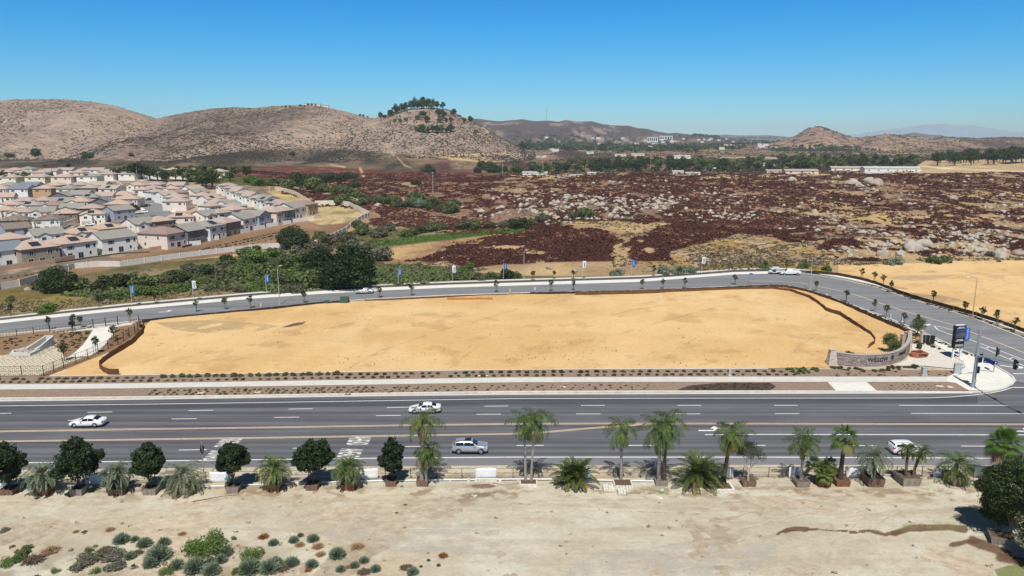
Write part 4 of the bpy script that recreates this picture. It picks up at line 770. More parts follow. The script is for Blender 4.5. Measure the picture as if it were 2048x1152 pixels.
for i,(x,y,w_,k) in enumerate(CT):
    X,Y,Z=pt(x,y); s=w_/pxm(Y)/2
    if k.startswith('oak'):
        tree('oak_tree',k,X,Y,Z-.4,s/6.2,['broad dark green oak growing in the creek thicket','tall dark oak crown towering right behind the side road'][k=='oak0'],'tree','oaks in the creek thicket')
    else:
        kk=k+str(i%3); tone={'shrub_mid':'mid green','shrub_olive':'olive green','shrub_brite':'bright green','shrub_dark':'dark green','shrub_grey':'grey twiggy','shrub_sagebig':'pale sage green'}[k]
        place='the creek bed behind the side road' if y>430 and x<1060 else ('the slope behind the side road' if y>430 else ('the upper creek line in the red brush' if y>352 else 'the foot of the far hills'))
        o=empty('shrub',(X,Y,Z-.05),random.random()*6.28,'%s leafy shrub growing in %s'%(tone,place),'shrub','%s shrubs of %s'%(tone,place.replace('the ','')))
        o.scale=(s,s,s*.95); link('foliage',PROTO[kk],o)
# auto-fill of smaller shrubs between them
r=random.Random(5)
def fill(poly,n,ks,w0,w1,place,Yr=None):
    xs=[p[0] for p in poly]; ys=[p[1] for p in poly]; c=0
    while c<n:
        x=r.uniform(min(xs),max(xs)); y=r.uniform(min(ys),max(ys))
        if not inpoly(poly,np.array([x]),np.array([y]))[0]: continue
        c+=1; X,Y,Z=pt(x,y); k=r.choice(ks); s=r.uniform(w0,w1)
        tone={'shrub_mid':'mid green','shrub_olive':'olive green','shrub_brite':'bright green','shrub_dark':'dark green','shrub_grey':'grey twiggy','shrub_sagebig':'pale sage green'}[k]
        shrub('small_shrub',k+str(c%3),X,Y,Z-.05,s,s*r.uniform(.7,1),'small %s shrub in %s'%(tone,place),'shrub','small %s shrubs in %s'%(tone,place))
fill([(60,586),(230,560),(560,505),(640,500),(600,580),(330,588),(230,600)],70,['shrub_mid','shrub_olive','shrub_brite','shrub_mid'],1.3,2.6,'the creek thicket')
fill([(500,500),(640,490),(720,480),(760,500),(700,515),(560,525)],28,['shrub_mid','shrub_grey','shrub_olive'],1.2,2.4,'the upper creek thicket')
fill([(560,355),(720,352),(700,385),(900,412),(920,425),(820,416),(700,405),(600,380)],30,['shrub_mid','shrub_dark','shrub_olive'],1.6,3.0,'the wash above the tract')
# ============================================================ BOULDERS
BC=[((1180,412),120,22,60,2.6),((1320,408),50,16,34,2.2),((1060,418),40,14,20,1.9),((1110,432),60,12,22,2.2),((1450,432),40,12,18,1.8),((1725,366),40,8,9,2.8),((1700,372),24,6,5,2.2),((1490,437),36,14,16,1.7),((1700,505),60,12,22,1.4),((1760,492),44,12,18,2.4),((1860,492),60,16,20,1.8),((1930,480),70,18,34,1.8),((2000,470),60,22,24,2.4),((1990,500),60,8,10,2.6),((1830,380),40,8,8,2.0),((1620,382),80,10,10,1.8),((1900,405),80,14,14,1.7),((1580,358),60,5,6,2.2),((1960,375),60,10,10,2.2),((870,440),70,10,14,1.5),((820,400),40,6,8,1.6),((1100,540),60,10,3,1.6),((1740,340),16,3,2,3)]
r=random.Random(9); nb=0
BL=[(708,404,26,'huge pale boulder beside the creek shrubs above the tract'),(700,410,10,'low pale rock leaning on the huge boulder above the tract'),(757,412,14,'pale boulder half hidden at the creek shrubs edge'),(1100,538,15,'flat pale boulder in red brush just behind the side road'),(1150,545,16,'white boulder behind the third white flag'),(1157,538,9,'small white rock beside the white boulder by the flag'),(1706,368,28,'long pale outcrop left of the twin outcrop near the skyline'),(1738,364,24,'tall pale twin outcrop near the brush skyline'),(1750,370,30,'low wide slab of the twin outcrop near the skyline'),(1826,498,38,'large rounded boulder on top of the near rock knoll'),(1848,492,32,'large cracked boulder beside the top of the rock knoll'),(1768,512,30,'pale slab on the slope of the rock knoll'),(1800,512,20,'upright pale rock right of the knoll slab'),(1662,515,12,'single round boulder at the left foot of the rock knoll'),(1690,500,16,'cream boulder among the red brush on the knoll'),(2000,515,34,'tall pale boulder on the right edge slope'),(2040,510,28,'wide pale boulder at the right edge of the slope'),(1955,505,22,'leaning pale boulder below the right rock field'),(1585,362,18,'smooth pale boulder on the brush crest'),(1905,398,22,'big flat boulder in the middle of the right brush field'),(2003,392,12,'pair of steep pale rocks by the right grass opening'),(1290,412,16,'round boulder low in the middle rock field'),(1310,414,14,'pale round boulder in the middle rock field'),(1185,405,16,'tall light boulder in the left rock field'),(1104,410,14,'steep pale boulder at the left rock field'),(1168,420,13,'blocky pale boulder low in the left rock field'),(1340,432,10,'single pale stone below the middle rock field'),(55,580,18,'pale boulder between the tract wall and creek shrubs'),(62,575,10,'small pale rock beside the tract wall boulder')]
for i,(x,y,w_,lb) in enumerate(BL):
    X,Y,Z=pt(x,y); boulder(X,Y,Z,w_/pxm(Y)/2*1.05,lb,None,i+3,.8)
cl=0
for (cx,cy),dx,dy,n,s0 in BC:
    for i in range(n):
        x=r.gauss(cx,dx*.45); y=r.gauss(cy,dy*.5); X,Y,Z=pt(x,min(y,528)); 
        if nb<290: boulder(X,Y,Z,s0*r.uniform(.32,.95)*(.62+Y/1800.),'pale granite boulder lying in the red brush hillside','granite boulders on the brush hillside',r.randrange(999),.8); nb+=1
print('boulders',nb)
def rockstuff(name,n,seed,poly,s0,s1,thr=.5,msc=30.):
    g=np.random.default_rng(seed); xs=[p[0] for p in poly]; ys=[p[1] for p in poly]
    Y=1/((1/760.)+(1/235.-1/760.)*g.random(n*6)); t=g.uniform((min(xs)-1024)/F,(max(xs)-1024)/F,n*6); X=t*Y; Z=hz(X,Y); px,py=proj(X,Y,Z)
    k=inpoly(poly,px,py)&(fbm(X/msc,Y/msc,seed+3,4,.6)+g.random(len(X))*.16>thr+.08); X,Y,Z=X[k][:n],Y[k][:n],Z[k][:n]; m=len(X)
    bm=bmesh.new(); bmesh.ops.create_icosphere(bm,subdivisions=1,radius=1); bv=np.array([v.co[:] for v in bm.verts]); bf=np.array([[v.index for v in f.verts] for f in bm.faces]); bm.free()
    s=g.uniform(s0,s1,(m,1,1))*(g.random((m,1,1))**1.2*.8+.3)*(.8+Y[:,None,None]/1100.); S=s*g.uniform(.7,1.3,(m,1,3))*np.array([1,1,.7]); jit=1+.22*g.normal(size=(m,len(bv),1)); V=bv[None]*jit*S
    a=g.random(m)*6.28; ca,sa=np.cos(a)[:,None],np.sin(a)[:,None]; V=np.stack([V[...,0]*ca-V[...,1]*sa,V[...,0]*sa+V[...,1]*ca,V[...,2]],-1)+np.stack([X,Y,Z],1)[:,None,:]
    Q=(bf[None]+(np.arange(m)*len(bv))[:,None,None]).reshape(-1,3); o=link(name,npmesh(name,V.reshape(-1,3),Q,M_rock,False)); tag(o,kind='stuff'); print(name,m)
rockstuff('scattered_rocks',1150,31,[(880,440),(900,395),(1000,372),(1240,352),(2300,352),(2300,520),(1900,515),(1700,470),(1450,450),(1200,440),(1060,455)],.5,1.7,.53,24.)
rockstuff('knoll_rocks',170,33,[(1640,528),(1660,490),(1780,460),(1900,440),(2300,440),(2300,520),(1850,515),(1760,528)],.5,1.6,.47,14.)
rockstuff('rock_field_stones',330,35,[(980,440),(1000,390),(1080,380),(1260,392),(1370,395),(1350,428),(1160,445),(1060,440)],.6,1.9,.42,18.)
# ============================================================ FAR TREES
FT=[]
for x in (780,790,801): FT.append((x,222,'euca',15))
FT=[(784,230,11,'far_dark'),(796,224,11,'far_mid'),(808,221,11,'far_dark'),(826,217,12,'far_dark'),(835,217,13,'far_dark'),(844,217,13,'far_dark'),(853,216,13,'far_dark'),(862,217,11,'far_mid'),(780,233,13,'euca'),(792,226,17,'euca'),(803,222,15,'euca'),(812,219,14,'euca'),(822,218,16,'euca'),(830,216,19,'euca'),(839,216,16,'euca'),(848,215,20,'euca'),(857,214,17,'euca'),(866,216,17,'euca'),(874,216,14,'euca'),(885,216,13,'euca'),(761,236,12,'euca'),(770,236,8,'far_dark'),
 (846,234,13,'far_dark'),(836,238,9,'far_mid'),(855,243,12,'far_dark'),(878,232,14,'far_dark'),(887,236,14,'far_dark'),(908,230,12,'far_dark'),(893,243,9,'far_dark'),(902,243,9,'far_dark'),(880,244,10,'far_mid'),(928,243,8,'far_dark'),(942,243,11,'far_dark'),(790,243,7,'far_mid'),(800,243,7,'far_mid'),(812,241,7,'far_mid'),
 (844,264,15,'far_mid'),(856,265,13,'euca'),(866,264,15,'euca'),(875,265,15,'euca'),(883,264,14,'far_mid'),(902,262,15,'euca'),(893,264,10,'far_dark'),(836,262,10,'far_mid'),(952,268,9,'far_mid'),
 (600,212,5,'far_dark'),(609,212,4,'far_dark'),(572,213,4,'far_dark'),(580,213,4,'far_dark'),(720,231,5,'far_dark'),(727,232,5,'far_dark'),(735,234,4,'far_dark')]
GR='trees on the wooded far hilltop'
FT_LOC={0:'eucalyptus tree on the crest of the wooded far hill',1:'dark tree on the slope of the wooded far hill'}
for i,(x,y,h,k) in enumerate(FT):
    # stand them on the hill that carries them
    X,Y,Z=pt(x,y+1.5); H={'euca':16,'far_dark':9,'far_mid':8}[k]
    if Y>1700: X,Y,Z=at(x,y+1,1590 if x<740 else 1345); Z=float(hz(X,Y))
    s=(h/pxm(Y))/H*1.3; Z-=1.2
    tree(('eucalyptus_tree' if k=='euca' else 'hill_tree'),k+str(i%4),X,Y,Z,s,'tall dark eucalyptus on the wooded far hilltop' if k=='euca' else ('tiny dark tree on the crest of the left hills' if x<740 else 'small dark tree on the wooded far hill'),'tree','eucalyptus on the far hilltop' if k=='euca' else ('crest trees of the left hills' if x<740 else 'small trees of the wooded far hill'),sx=s*r.uniform(.9,1.3))
r=random.Random(21)
def band(n,poly,ks,h0,h1,label,grp,name='valley_tree'):
    xs=[p[0] for p in poly]; ys=[p[1] for p in poly]; c=0
    while c<n:
        x=r.uniform(min(xs),max(xs)); y=r.uniform(min(ys),max(ys))
        if not inpoly(poly,np.array([x]),np.array([y]))[0]: continue
        c+=1; X,Y,Z=pt(x,y)
        if Y<700 or Y>3500: continue
        k=r.choice(ks); H={'euca':16,'far_dark':9,'far_mid':8}[k]; s=r.uniform(h0,h1)/H; tree(name,k+str(c%4),X,Y,Z-.3,s,label,'tree',grp,sx=s*r.uniform(.9,1.5))
0 and band(34,[(1850,322),(1862,324),(1960,321),(2048,319),(2300,317),(2300,312),(2048,314),(1850,318)],['euca'],17,26,'tall dark grove tree behind the tan field','trees of the grove behind the tan field','grove_tree')
0 and band(26,[(1860,319),(2060,313),(2300,309),(2300,313),(1860,323)],['euca','far_dark'],14,22,'tall dark grove tree behind the tan field','trees of the grove behind the tan field','grove_tree')
band(84,[(1560,345),(1560,322),(1640,318),(1840,322),(1838,340),(1760,334),(1660,338),(1600,344)],['far_dark','far_mid','euca'],8,15,'leafy tree among the ranches of the right valley','trees among the right ranches')
band(64,[(1140,346),(1140,330),(1240,325),(1400,328),(1400,344),(1270,340),(1200,346)],['far_dark','far_mid','euca'],9,17,'leafy tree in the belt behind the brush crest','trees in the belt behind the crest')
band(22,[(1020,350),(1020,340),(1140,338),(1140,350)],['far_dark','far_mid'],8,13,'small tree near the pale sheds left of the crest','trees near the pale sheds')
band(34,[(1400,344),(1400,328),(1560,326),(1560,343)],['far_dark','far_mid'],8,14,'leafy tree along the valley road behind the crest','trees along the valley road')
band(60,[(1040,308),(1050,288),(1130,284),(1220,290),(1220,305),(1120,300)],['far_dark','far_mid','euca'],14,26,'dark tree in the wooded middle of the far plain','trees in the middle plain')
band(60,[(1220,314),(1220,282),(1420,286),(1520,294),(1500,304),(1300,308)],['far_dark','far_mid'],8,14,'scattered dark tree on the far plain','scattered trees on the far plain')
band(16,[(1540,302),(1560,296),(1700,294),(1760,300),(1600,304)],['far_dark','far_mid'],9,14,'dark tree at the foot of the cone hill','trees at the foot of the cone hill')
for q in range(96):
    x=r.uniform(1842,2330); Y=r.uniform(930,1080); X=(x-1024)/F*Y*1.02; Z=float(hz(X,Y)); k=r.choice(['euca','euca','far_dark']); s=r.uniform(.95,1.5)*(1 if k=='euca' else 1.5); tree('grove_tree',k+str(q%4),X,Y,Z-.4,s,'tall dark grove tree behind the tan field','tree','trees of the grove behind the tan field',sx=s*r.uniform(1.0,1.5))
# woods that read as one mass
def farwood(name,n,poly,Y0,Y1,s0,s1,seed,lm):
    g=np.random.default_rng(seed); xs=[p[0] for p in poly]; Y=1/((1/Y1)+(1/Y0-1/Y1)*g.random(n*8)); t=g.uniform((min(xs)-1024)/F,(max(xs)-1024)/F,n*8); X=t*Y; Z=hz(X,Y); px,py=proj(X,Y,Z)
    k=inpoly(poly,px,py)&(fbm(X/140.,Y/300.,seed,3)>.44); X,Y,Z=X[k][:n],Y[k][:n],Z[k][:n]; s=g.uniform(s0,s1,len(X)); domes(name,X,Y,Z,s,s*1.1,lm,seed,16,.5)
farwood('distant_woods',900,[(1000,300),(1000,270),(1300,272),(1560,270),(1560,296),(1300,302),(1040,300)],1700,6500,5,9,91,L_oak)
farwood('valley_thicket',260,[(1140,345),(1150,318),(1400,320),(1500,326),(1820,318),(1830,338),(1560,344)],800,1500,2,4.5,93,L_oak)
farwood('horizon_woods',500,[(1380,276),(1380,268),(1570,268),(1570,278)],4500,8000,9,14,95,L_dark)
farwood('cone_hill_woods',160,[(1530,303),(1545,293),(1680,293),(1760,298),(1760,303)],1700,2600,4,7,97,L_oak)
# ============================================================ HOUSES
def wall_m(name,c): return mat(name,c,.85,noise=.05,scale=.5,bump=.01,bscale=6)
WM={'white':wall_m('stucco_white',(.78,.77,.75)),'cream':wall_m('stucco_cream',srgb(236,231,221)),'light grey':wall_m('stucco_light_grey',srgb(222,219,214)),'taupe':wall_m('stucco_taupe',srgb(160,146,132)),'pink beige':wall_m('stucco_pink',srgb(226,212,202)),'dark grey':wall_m('stucco_dark_grey',srgb(118,116,118)),'tan':wall_m('stucco_tan',srgb(190,158,122)),'blue grey':wall_m('stucco_blue_grey',srgb(160,168,184)),'brown':wall_m('stucco_brown',srgb(140,116,100)),'pale yellow':wall_m('stucco_yellow',srgb(226,220,200))}
def roof_m(name,c,c2):
    m=mat(name,c,.85,col2=c2,scale=1.6); n=m.node_tree; p=n.nodes['Principled BSDF']
    tc=n.nodes.new('ShaderNodeTexCoord'); wv=n.nodes.new('ShaderNodeTexWave'); wv.bands_direction='Z'; wv.inputs['Scale'].default_value=2.2; n.links.new(tc.outputs['Object'],wv.inputs['Vector'])
    b=n.nodes.new('ShaderNodeBump'); b.inputs['Distance'].default_value=.05; n.links.new(wv.outputs['Fac'],b.inputs['Height']); n.links.new(b.outputs[0],p.inputs['Normal']); return m
RM={'orange tile':roof_m('tile_orange',srgb(192,170,155),srgb(174,151,138)),'rose tile':roof_m('tile_rose',srgb(180,164,157),srgb(162,145,138)),'brown tile':roof_m('tile_brown',srgb(156,134,126),srgb(140,118,112)),'grey tile':roof_m('tile_grey',srgb(156,154,146),srgb(136,134,128)),'tan grey tile':roof_m('tile_tan',srgb(184,168,156),srgb(166,150,140)),'slate blue tile':roof_m('tile_slate',srgb(128,136,146),srgb(112,120,130)),'bare':roof_m('roof_felt',srgb(110,106,100),srgb(150,130,118))}
M_fascia=mat('fascia',srgb(96,84,78),.7); M_frame=mat('window_frame',(.74,.74,.72),.5); M_glass=mat('window_glass',(.022,.026,.032),.12,spec=.7); M_shut=mat('shutter',srgb(92,84,80),.7); M_pv=mat('solar_glass',(.03,.035,.05),.25,spec=.6); M_garage=mat('garage_door',srgb(190,178,164),.6); M_door=mat('door_brown',srgb(90,66,52),.6); M_black=mat('black_metal',(.015,.015,.016),.45); M_dkbrown=mat('brown_timber',srgb(84,58,44),.8,noise=.2,scale=2)
def hip(m,x0,x1,y0,y1,z,rise,ov=.5,mi=0,fi=1):
    x0-=ov;x1+=ov;y0-=ov;y1+=ov; w_=x1-x0; d=y1-y0
    if w_>=d: a=(x0+d/2,(y0+y1)/2,z+rise); b=(x1-d/2,(y0+y1)/2,z+rise)
    else: a=((x0+x1)/2,y0+w_/2,z+rise); b=((x0+x1)/2,y1-w_/2,z+rise)
    v=[(x0,y0,z),(x1,y0,z),(x1,y1,z),(x0,y1,z),a,b]
    f=[(0,1,5,4),(1,2,5),(2,3,4,5),(3,0,4)] if w_>=d else [(0,1,4),(1,2,5,4),(2,3,5),(3,0,4,5)]
    m.add(v,f,mi)
    t=.18
    for p,q in ((0,1),(1,2),(2,3),(3,0)): m.add([(v[p][0],v[p][1],z-t),(v[q][0],v[q][1],z-t),v[q],v[p]],[(0,1,2,3)],fi)
    m.add([(x0,y0,z-t),(x1,y0,z-t),(x1,y1,z-t),(x0,y1,z-t)],[(0,3,2,1)],fi)
def gable(m,x0,x1,y0,y1,z,rise,ov=.45,mi=0,fi=1,wmb=None,wi=0,along='x'):
    """ridge along x; gable triangles (walls) go to wmb"""
    t=.16
    if along=='x':
        ym=(y0+y1)/2; s=rise/((y1-y0)/2); e=ov*s
        P=[(x0-ov,y0-ov,z-e),(x1+ov,y0-ov,z-e),(x1+ov,ym,z+rise),(x0-ov,ym,z+rise),(x1+ov,y1+ov,z-e),(x0-ov,y1+ov,z-e)]
        wt=[[(x0,y0,z),(x0,ym,z+rise-.02),(x0,y1,z)],[(x1,y0,z),(x1,y1,z),(x1,ym,z+rise-.02)]]
    else:
        xm=(x0+x1)/2; s=rise/((x1-x0)/2); e=ov*s
        P=[(x0-ov,y1+ov,z-e),(x0-ov,y0-ov,z-e),(xm,y0-ov,z+rise),(xm,y1+ov,z+rise),(x1+ov,y0-ov,z-e),(x1+ov,y1+ov,z-e)]
        wt=[[(x0,y0,z),(x1,y0,z),(xm,y0,z+rise-.02)],[(x0,y1,z),(xm,y1,z+rise-.02),(x1,y1,z)]]
    U=[(a,b,c+t) for a,b,c in P]
    m.add(U,[(0,1,2,3),(3,2,4,5)],mi); m.add(P,[(3,2,1,0),(5,4,2,3)],fi)
    for a,b in ((0,1),(1,2),(2,4),(4,5),(5,3),(3,0)): m.add([P[a],P[b],U[b],U[a]],[(0,1,2,3)],fi)
    for w3 in wt: wmb.add(w3,[(0,1,2)],wi)
def win_mesh(w_,h,shut=False,mull=1):
    m=MB(); m.box(-w_/2-.08,w_/2+.08,-.05,0,-h/2-.08,h/2+.08,0)
    k=mull+1
    for i in range(k):
        a=-w_/2+i*w_/k+.03; m.add([(a,-.056,-h/2),(a+w_/k-.06,-.056,-h/2),(a+w_/k-.06,-.056,h/2),(a,-.056,h/2)],[(0,1,2,3)],1)
    if shut:
        for s in (-1,1): m.box(s*(w_/2+.3)-.2,s*(w_/2+.3)+.2,-.06,.0,-h/2,h/2,2)
    return m.mesh('window',[M_frame,M_glass,M_shut])
WIN={'w':win_mesh(1.7,1.3),'ws':win_mesh(1.5,1.3,True),'n':win_mesh(.8,1.2,False,0),'wide':win_mesh(2.4,1.4,False,2),'door':win_mesh(1.9,2.1,False,1),'s':win_mesh(.7,.7,False,0)}
_g=MB(); _g.box(-2.45,2.45,-.04,0,0,2.15,0)
for q in range(1,4): _g.box(-2.4,2.4,-.055,-.04,q*.53-.02,q*.53+.02,1)
GAR=_g.mesh('garage_door',[M_garage,M_shut]); DOOR=MB().box(-.5,.5,-.05,0,0,2.1).mesh('door',M_door)
_p=MB()
for a in range(3):
    for b in range(2): _p.box(a*1.15,a*1.15+1.1,b*1.7,b*1.7+1.65,.0,.05)
PVM=_p.mesh('solar_panel',M_pv)
HP={}
def house_geo(kind,w_,d,var=0):
    """two storeys: meshes of wall and roof plus the list of openings"""
    key=(kind,w_,d,var)
    if key in HP: return HP[key]
    H=5.7; wl=MB(); rf=MB(); x0,x1,y0,y1=-w_/2,w_/2,-d/2,d/2
    wl.box(x0,x1,y0,y1,-2.5,H,0)
    rise=min(w_,d)*.5*.40
    if kind=='hip': hip(rf,x0,x1,y0,y1,H+.18,rise)
    elif kind=='gable': gable(rf,x0,x1,y0,y1,H,d*.5*.42,wmb=wl)
    elif kind=='gabley': gable(rf,x0,x1,y0,y1,H,w_*.5*.42,wmb=wl,along='y')
    elif kind=='flatx':
        pass
    if var in(1,3):   # street-side wing with its own gable
        wl.box(x0+.8,x0+w_*.5,y0-1.6,y0-.002,-2.5,H-.25,0); gable(rf,x0+.8,x0+w_*.5,y0-1.6,y0+2.2,H-.25,(w_*.5-.8)*.5*.45,wmb=wl,along='y',ov=.35)
    if var in(2,3):   # single-storey part on the side
        wl.box(x1+.002,x1+3.2,y0+1,y1-2,-2.5,2.9,0); hip(rf,x1+.1,x1+3.2,y0+1,y1-2,3.05,1.0,.4)
    op=[]
    fr=y0-(1.6 if var in (1,3) else 0)
    op+=[('w' if var%2 else 'ws',(x0+w_*.25,fr,4.2),0),('w',(x0+w_*.74,y0,4.2),0),('n',(x0+w_*.93,y0,4.2),0) if w_>11 else ('s',(x0+w_*.93,y0,4.3),0)]
    if var in (1,3): op+=[('gar',(x0+w_*.27,fr,0),0),('drd',(x0+w_*.62,y0,0),0),('n',(x0+w_*.8,y0,1.6),0)]
    else: op+=[('w',(x0+w_*.22,y0,1.5),0),('door',(x0+w_*.52,y0,1.06),0),('n',(x0+w_*.80,y0,1.6),0)]
    op+=[('n',(x0,y0+d*.3,4.2),-math.pi/2),('s',(x0,y0+d*.7,4.3),-math.pi/2),('n',(x0,y0+d*.75,1.6),-math.pi/2)]
    op+=[('n',(x1,y0+d*.3,4.2),math.pi/2),('w',(x1,y0+d*.7,4.2),math.pi/2)]
    HP[key]=(wl,rf,op,rise); return HP[key]
HM={}
def house(X,Y,Z,ang,kind,w_,d,var,wall,roof,label,group,det=2,pv=False,chim=False,hs=1.0):
    wl,rf,op,rise=house_geo(kind,w_,d,var)
    k1=(kind,w_,d,var,wall); k2=(kind,w_,d,var,roof)
    if k1 not in HM: HM[k1]=wl.mesh('wall',WM[wall])
    if k2 not in HM: HM[k2]=rf.mesh('roof',[RM[roof],M_fascia])
    o=empty('house',(X,Y,Z),ang,label,'house',group); o.scale=(hs,hs,hs)
    link('wall',HM[k1],o); r_=link('roof',HM[k2],o)
    for i,(t,p,rz) in enumerate(op):
        if det<2 and i not in (0,1,2,6,9): continue
        if det==0 and i not in (0,1): continue
        q=link({'gar':'garage_door','drd':'door','door':'patio_door'}.get(t,'window'),GAR if t=='gar' else DOOR if t=='drd' else WIN[t],o,p); q.rotation_euler=(0,0,rz)
    if pv and kind!='gabley':
        s=math.atan(.40 if kind=='hip' else .42); q=link('solar_panel',PVM,r_,(-w_*.18,-d/2+1.0,5.9+.62 if kind=='hip' else 5.7+.66)); q.rotation_euler=(s,0,0)
    if chim: MB().box(w_*.18,w_*.18+.8,.6,1.3,5.5,9.0).build('chimney',WM[wall],r_)
    return o
R1_=[ # x,y of the roof centre, kind, w, d, var, wall, roof, angle, pv
 (-2,494,'gable',13,12,0,'white','slate blue tile',56,0),(62,489,'hip',13,14,0,'taupe','orange tile',56,1),(140,479,'hip',13,13,0,'light grey','orange tile',56,1),(222,469,'gable',14,12,0,'white','grey tile',56,0),
 (325,461,'hip',12,15,0,'pink beige','brown tile',72,0),(370,455,'gable',11,12,0,'dark grey','grey tile',72,0),(412,447,'hip',11,12,0,'white','grey tile',74,1),(444,440,'hip',11,12,0,'brown','rose tile',74,0),(478,432,'gable',11,12,0,'cream','grey tile',74,0),(508,426,'gabley',10,12,0,'blue grey','grey tile',74,1),(542,419,'hip',11,13,0,'pink beige','tan grey tile',74,0),(560,417,'hip',10,11,0,'dark grey','rose tile',74,0),(580,411,'gable',11,12,0,'cream','grey tile',74,0),(606,405,'hip',10,12,0,'tan','brown tile',74,0)]
R2_=[(20,469,'hip',12,12,2,'light grey','orange tile',50,0),(90,460,'gable',13,12,1,'white','grey tile',50,0),(160,457,'hip',12,12,1,'cream','orange tile',52,1),(215,449,'hip',13,12,2,'tan','orange tile',52,1),(277,439,'gable',12,12,1,'cream','grey tile',60,0),(316,435,'hip',12,11,2,'brown','orange tile',60,0),(362,427,'hip',13,11,2,'pink beige','orange tile',16,1),(410,423,'gable',12,11,1,'cream','grey tile',66,0),(437,419,'hip',10,10,0,'light grey','rose tile',66,0),(466,413,'hip',11,11,2,'cream','orange tile',66,0)]
R3_=[(454,365,'hip',9,12,3,'cream','rose tile',-30,0),(465,370,'hip',9,12,3,'light grey','rose tile',-30,0),(477,376,'gable',10,12,3,'white','tan grey tile',-30,0),(490,380,'hip',9,12,3,'white','rose tile',-32,0),(503,385,'gable',10,12,3,'white','tan grey tile',-32,0),(519,389,'hip',10,12,3,'cream','rose tile',-34,0),(534,393,'gable',10,12,3,'white','grey tile',-34,1),(551,398,'hip',10,12,3,'cream','rose tile',-36,1),(569,402,'hip',10,12,3,'white','rose tile',-38,0)]
R4_=[(275,364,'hip',14,12,1,'cream','orange tile',5,0),(311,363,'hip',12,11,0,'cream','rose tile',5,0),(355,364,'gable',13,12,1,'light grey','tan grey tile',4,0),(284,373,'hip',11,10,0,'cream','orange tile',8,0),(306,370,'hip',12,12,1,'white','rose tile',60,0),(343,371,'hip',12,11,1,'cream','orange tile',6,0),(384,371,'gable',13,12,0,'white','tan grey tile',62,0),(312,377,'hip',11,12,1,'white','rose tile',60,0),(357,378,'hip',13,11,0,'tan','brown tile',5,0),(394,377,'gable',13,12,1,'cream','grey tile',60,0),(331,382,'gable',12,11,1,'white','tan grey tile',60,0),(352,387,'hip',14,12,0,'pink beige','tan grey tile',3,0),(405,384,'hip',12,12,0,'cream','orange tile',60,0),(354,395,'hip',16,12,0,'pink beige','tan grey tile',3,0),(418,390,'gable',12,12,0,'white','tan grey tile',60,1),(433,397,'hip',12,12,0,'cream','tan grey tile',62,0),(456,400,'gable',12,11,1,'white','grey tile',62,0),(468,405,'hip',12,11,0,'cream','rose tile',62,0),(420,404,'hip',11,11,0,'white','tan grey tile',62,0)]
R5_=[(19,365,'hip',14,12,0,'white','grey tile',2,0),(62,365,'gable',14,12,1,'white','slate blue tile',2,0),(110,365,'hip',14,12,1,'brown','orange tile',2,0),(160,364,'hip',13,12,1,'cream','rose tile',2,0),(199,364,'gable',13,12,1,'light grey','tan grey tile',2,0),(224,371,'gable',14,12,0,'light grey','tan grey tile',-8,1),
 (3,372,'hip',13,12,0,'light grey','orange tile',2,0),(44,371,'gable',14,12,0,'white','slate blue tile',2,0),(91,371,'hip',13,12,0,'tan','orange tile',3,0),(138,371,'hip',13,12,0,'white','grey tile',3,0),(181,370,'hip',13,12,0,'brown','rose tile',3,0)]
R6_=[(8,387,'gable',13,12,1,'cream','orange tile',20,0),(52,395,'hip',14,12,0,'brown','rose tile',8,0),(87,394,'hip',13,12,1,'cream','rose tile',8,0),(125,385,'gabley',13,14,0,'dark grey','grey tile',8,1),(162,382,'gable',13,12,0,'light grey','grey tile',6,0),(181,388,'hip',13,12,0,'dark grey','grey tile',6,1),(212,385,'gable',12,12,1,'cream','tan grey tile',6,0),(246,383,'hip',14,12,0,'cream','orange tile',4,0),(256,391,'hip',16,13,0,'pink beige','orange tile',6,0)]
R7_=[(21,402,'hip',13,12,1,'cream','orange tile',12,0),(62,403,'hip',13,12,1,'white','rose tile',12,1),(107,403,'hip',13,12,1,'cream','brown tile',14,0),(161,396,'hip',14,12,1,'cream','orange tile',12,0),(204,397,'gabley',13,13,0,'dark grey','slate blue tile',14,0),(237,401,'hip',15,13,0,'brown','orange tile',14,0),(128,396,'gable',13,12,0,'cream','grey tile',8,1)]
R8_=[(10,413,'hip',13,12,1,'light grey','orange tile',16,0),(46,416,'hip',13,12,1,'cream','rose tile',16,0),(88,415,'gable',13,12,1,'white','grey tile',18,0),(146,408,'gable',13,12,1,'cream','grey tile',18,0),(183,409,'hip',14,12,0,'brown','rose tile',18,0),(130,419,'hip',14,12,0,'brown','orange tile',22,0),(186,420,'hip',13,13,1,'cream','orange tile',22,1),(236,412,'gable',14,12,0,'blue grey','grey tile',60,0)]
R9_=[(30,432,'hip',15,13,0,'dark grey','bare',20,0),(98,430,'hip',14,13,0,'white','bare',14,0),(28,447,'gable',12,12,0,'blue grey','bare',50,0)]
R10_=[(19,349,'hip',18,13,0,'pale yellow','tan grey tile',0,1),(77,348,'hip',18,13,0,'pale yellow','tan grey tile',0,0),(129,348,'hip',18,13,0,'pink beige','orange tile',0,0),(180,347,'hip',18,13,0,'cream','grey tile',0,1),(309,340,'hip',17,13,0,'white','rose tile',0,0),(361,340,'hip',16,13,0,'cream','grey tile',0,0),(403,339,'hip',16,13,0,'tan','brown tile',0,0),(438,338,'hip',15,13,0,'cream','tan grey tile',0,0),(215,343,'hip',16,12,0,'cream','rose tile',0,0),(258,342,'hip',15,12,0,'cream','tan grey tile',0,0)]
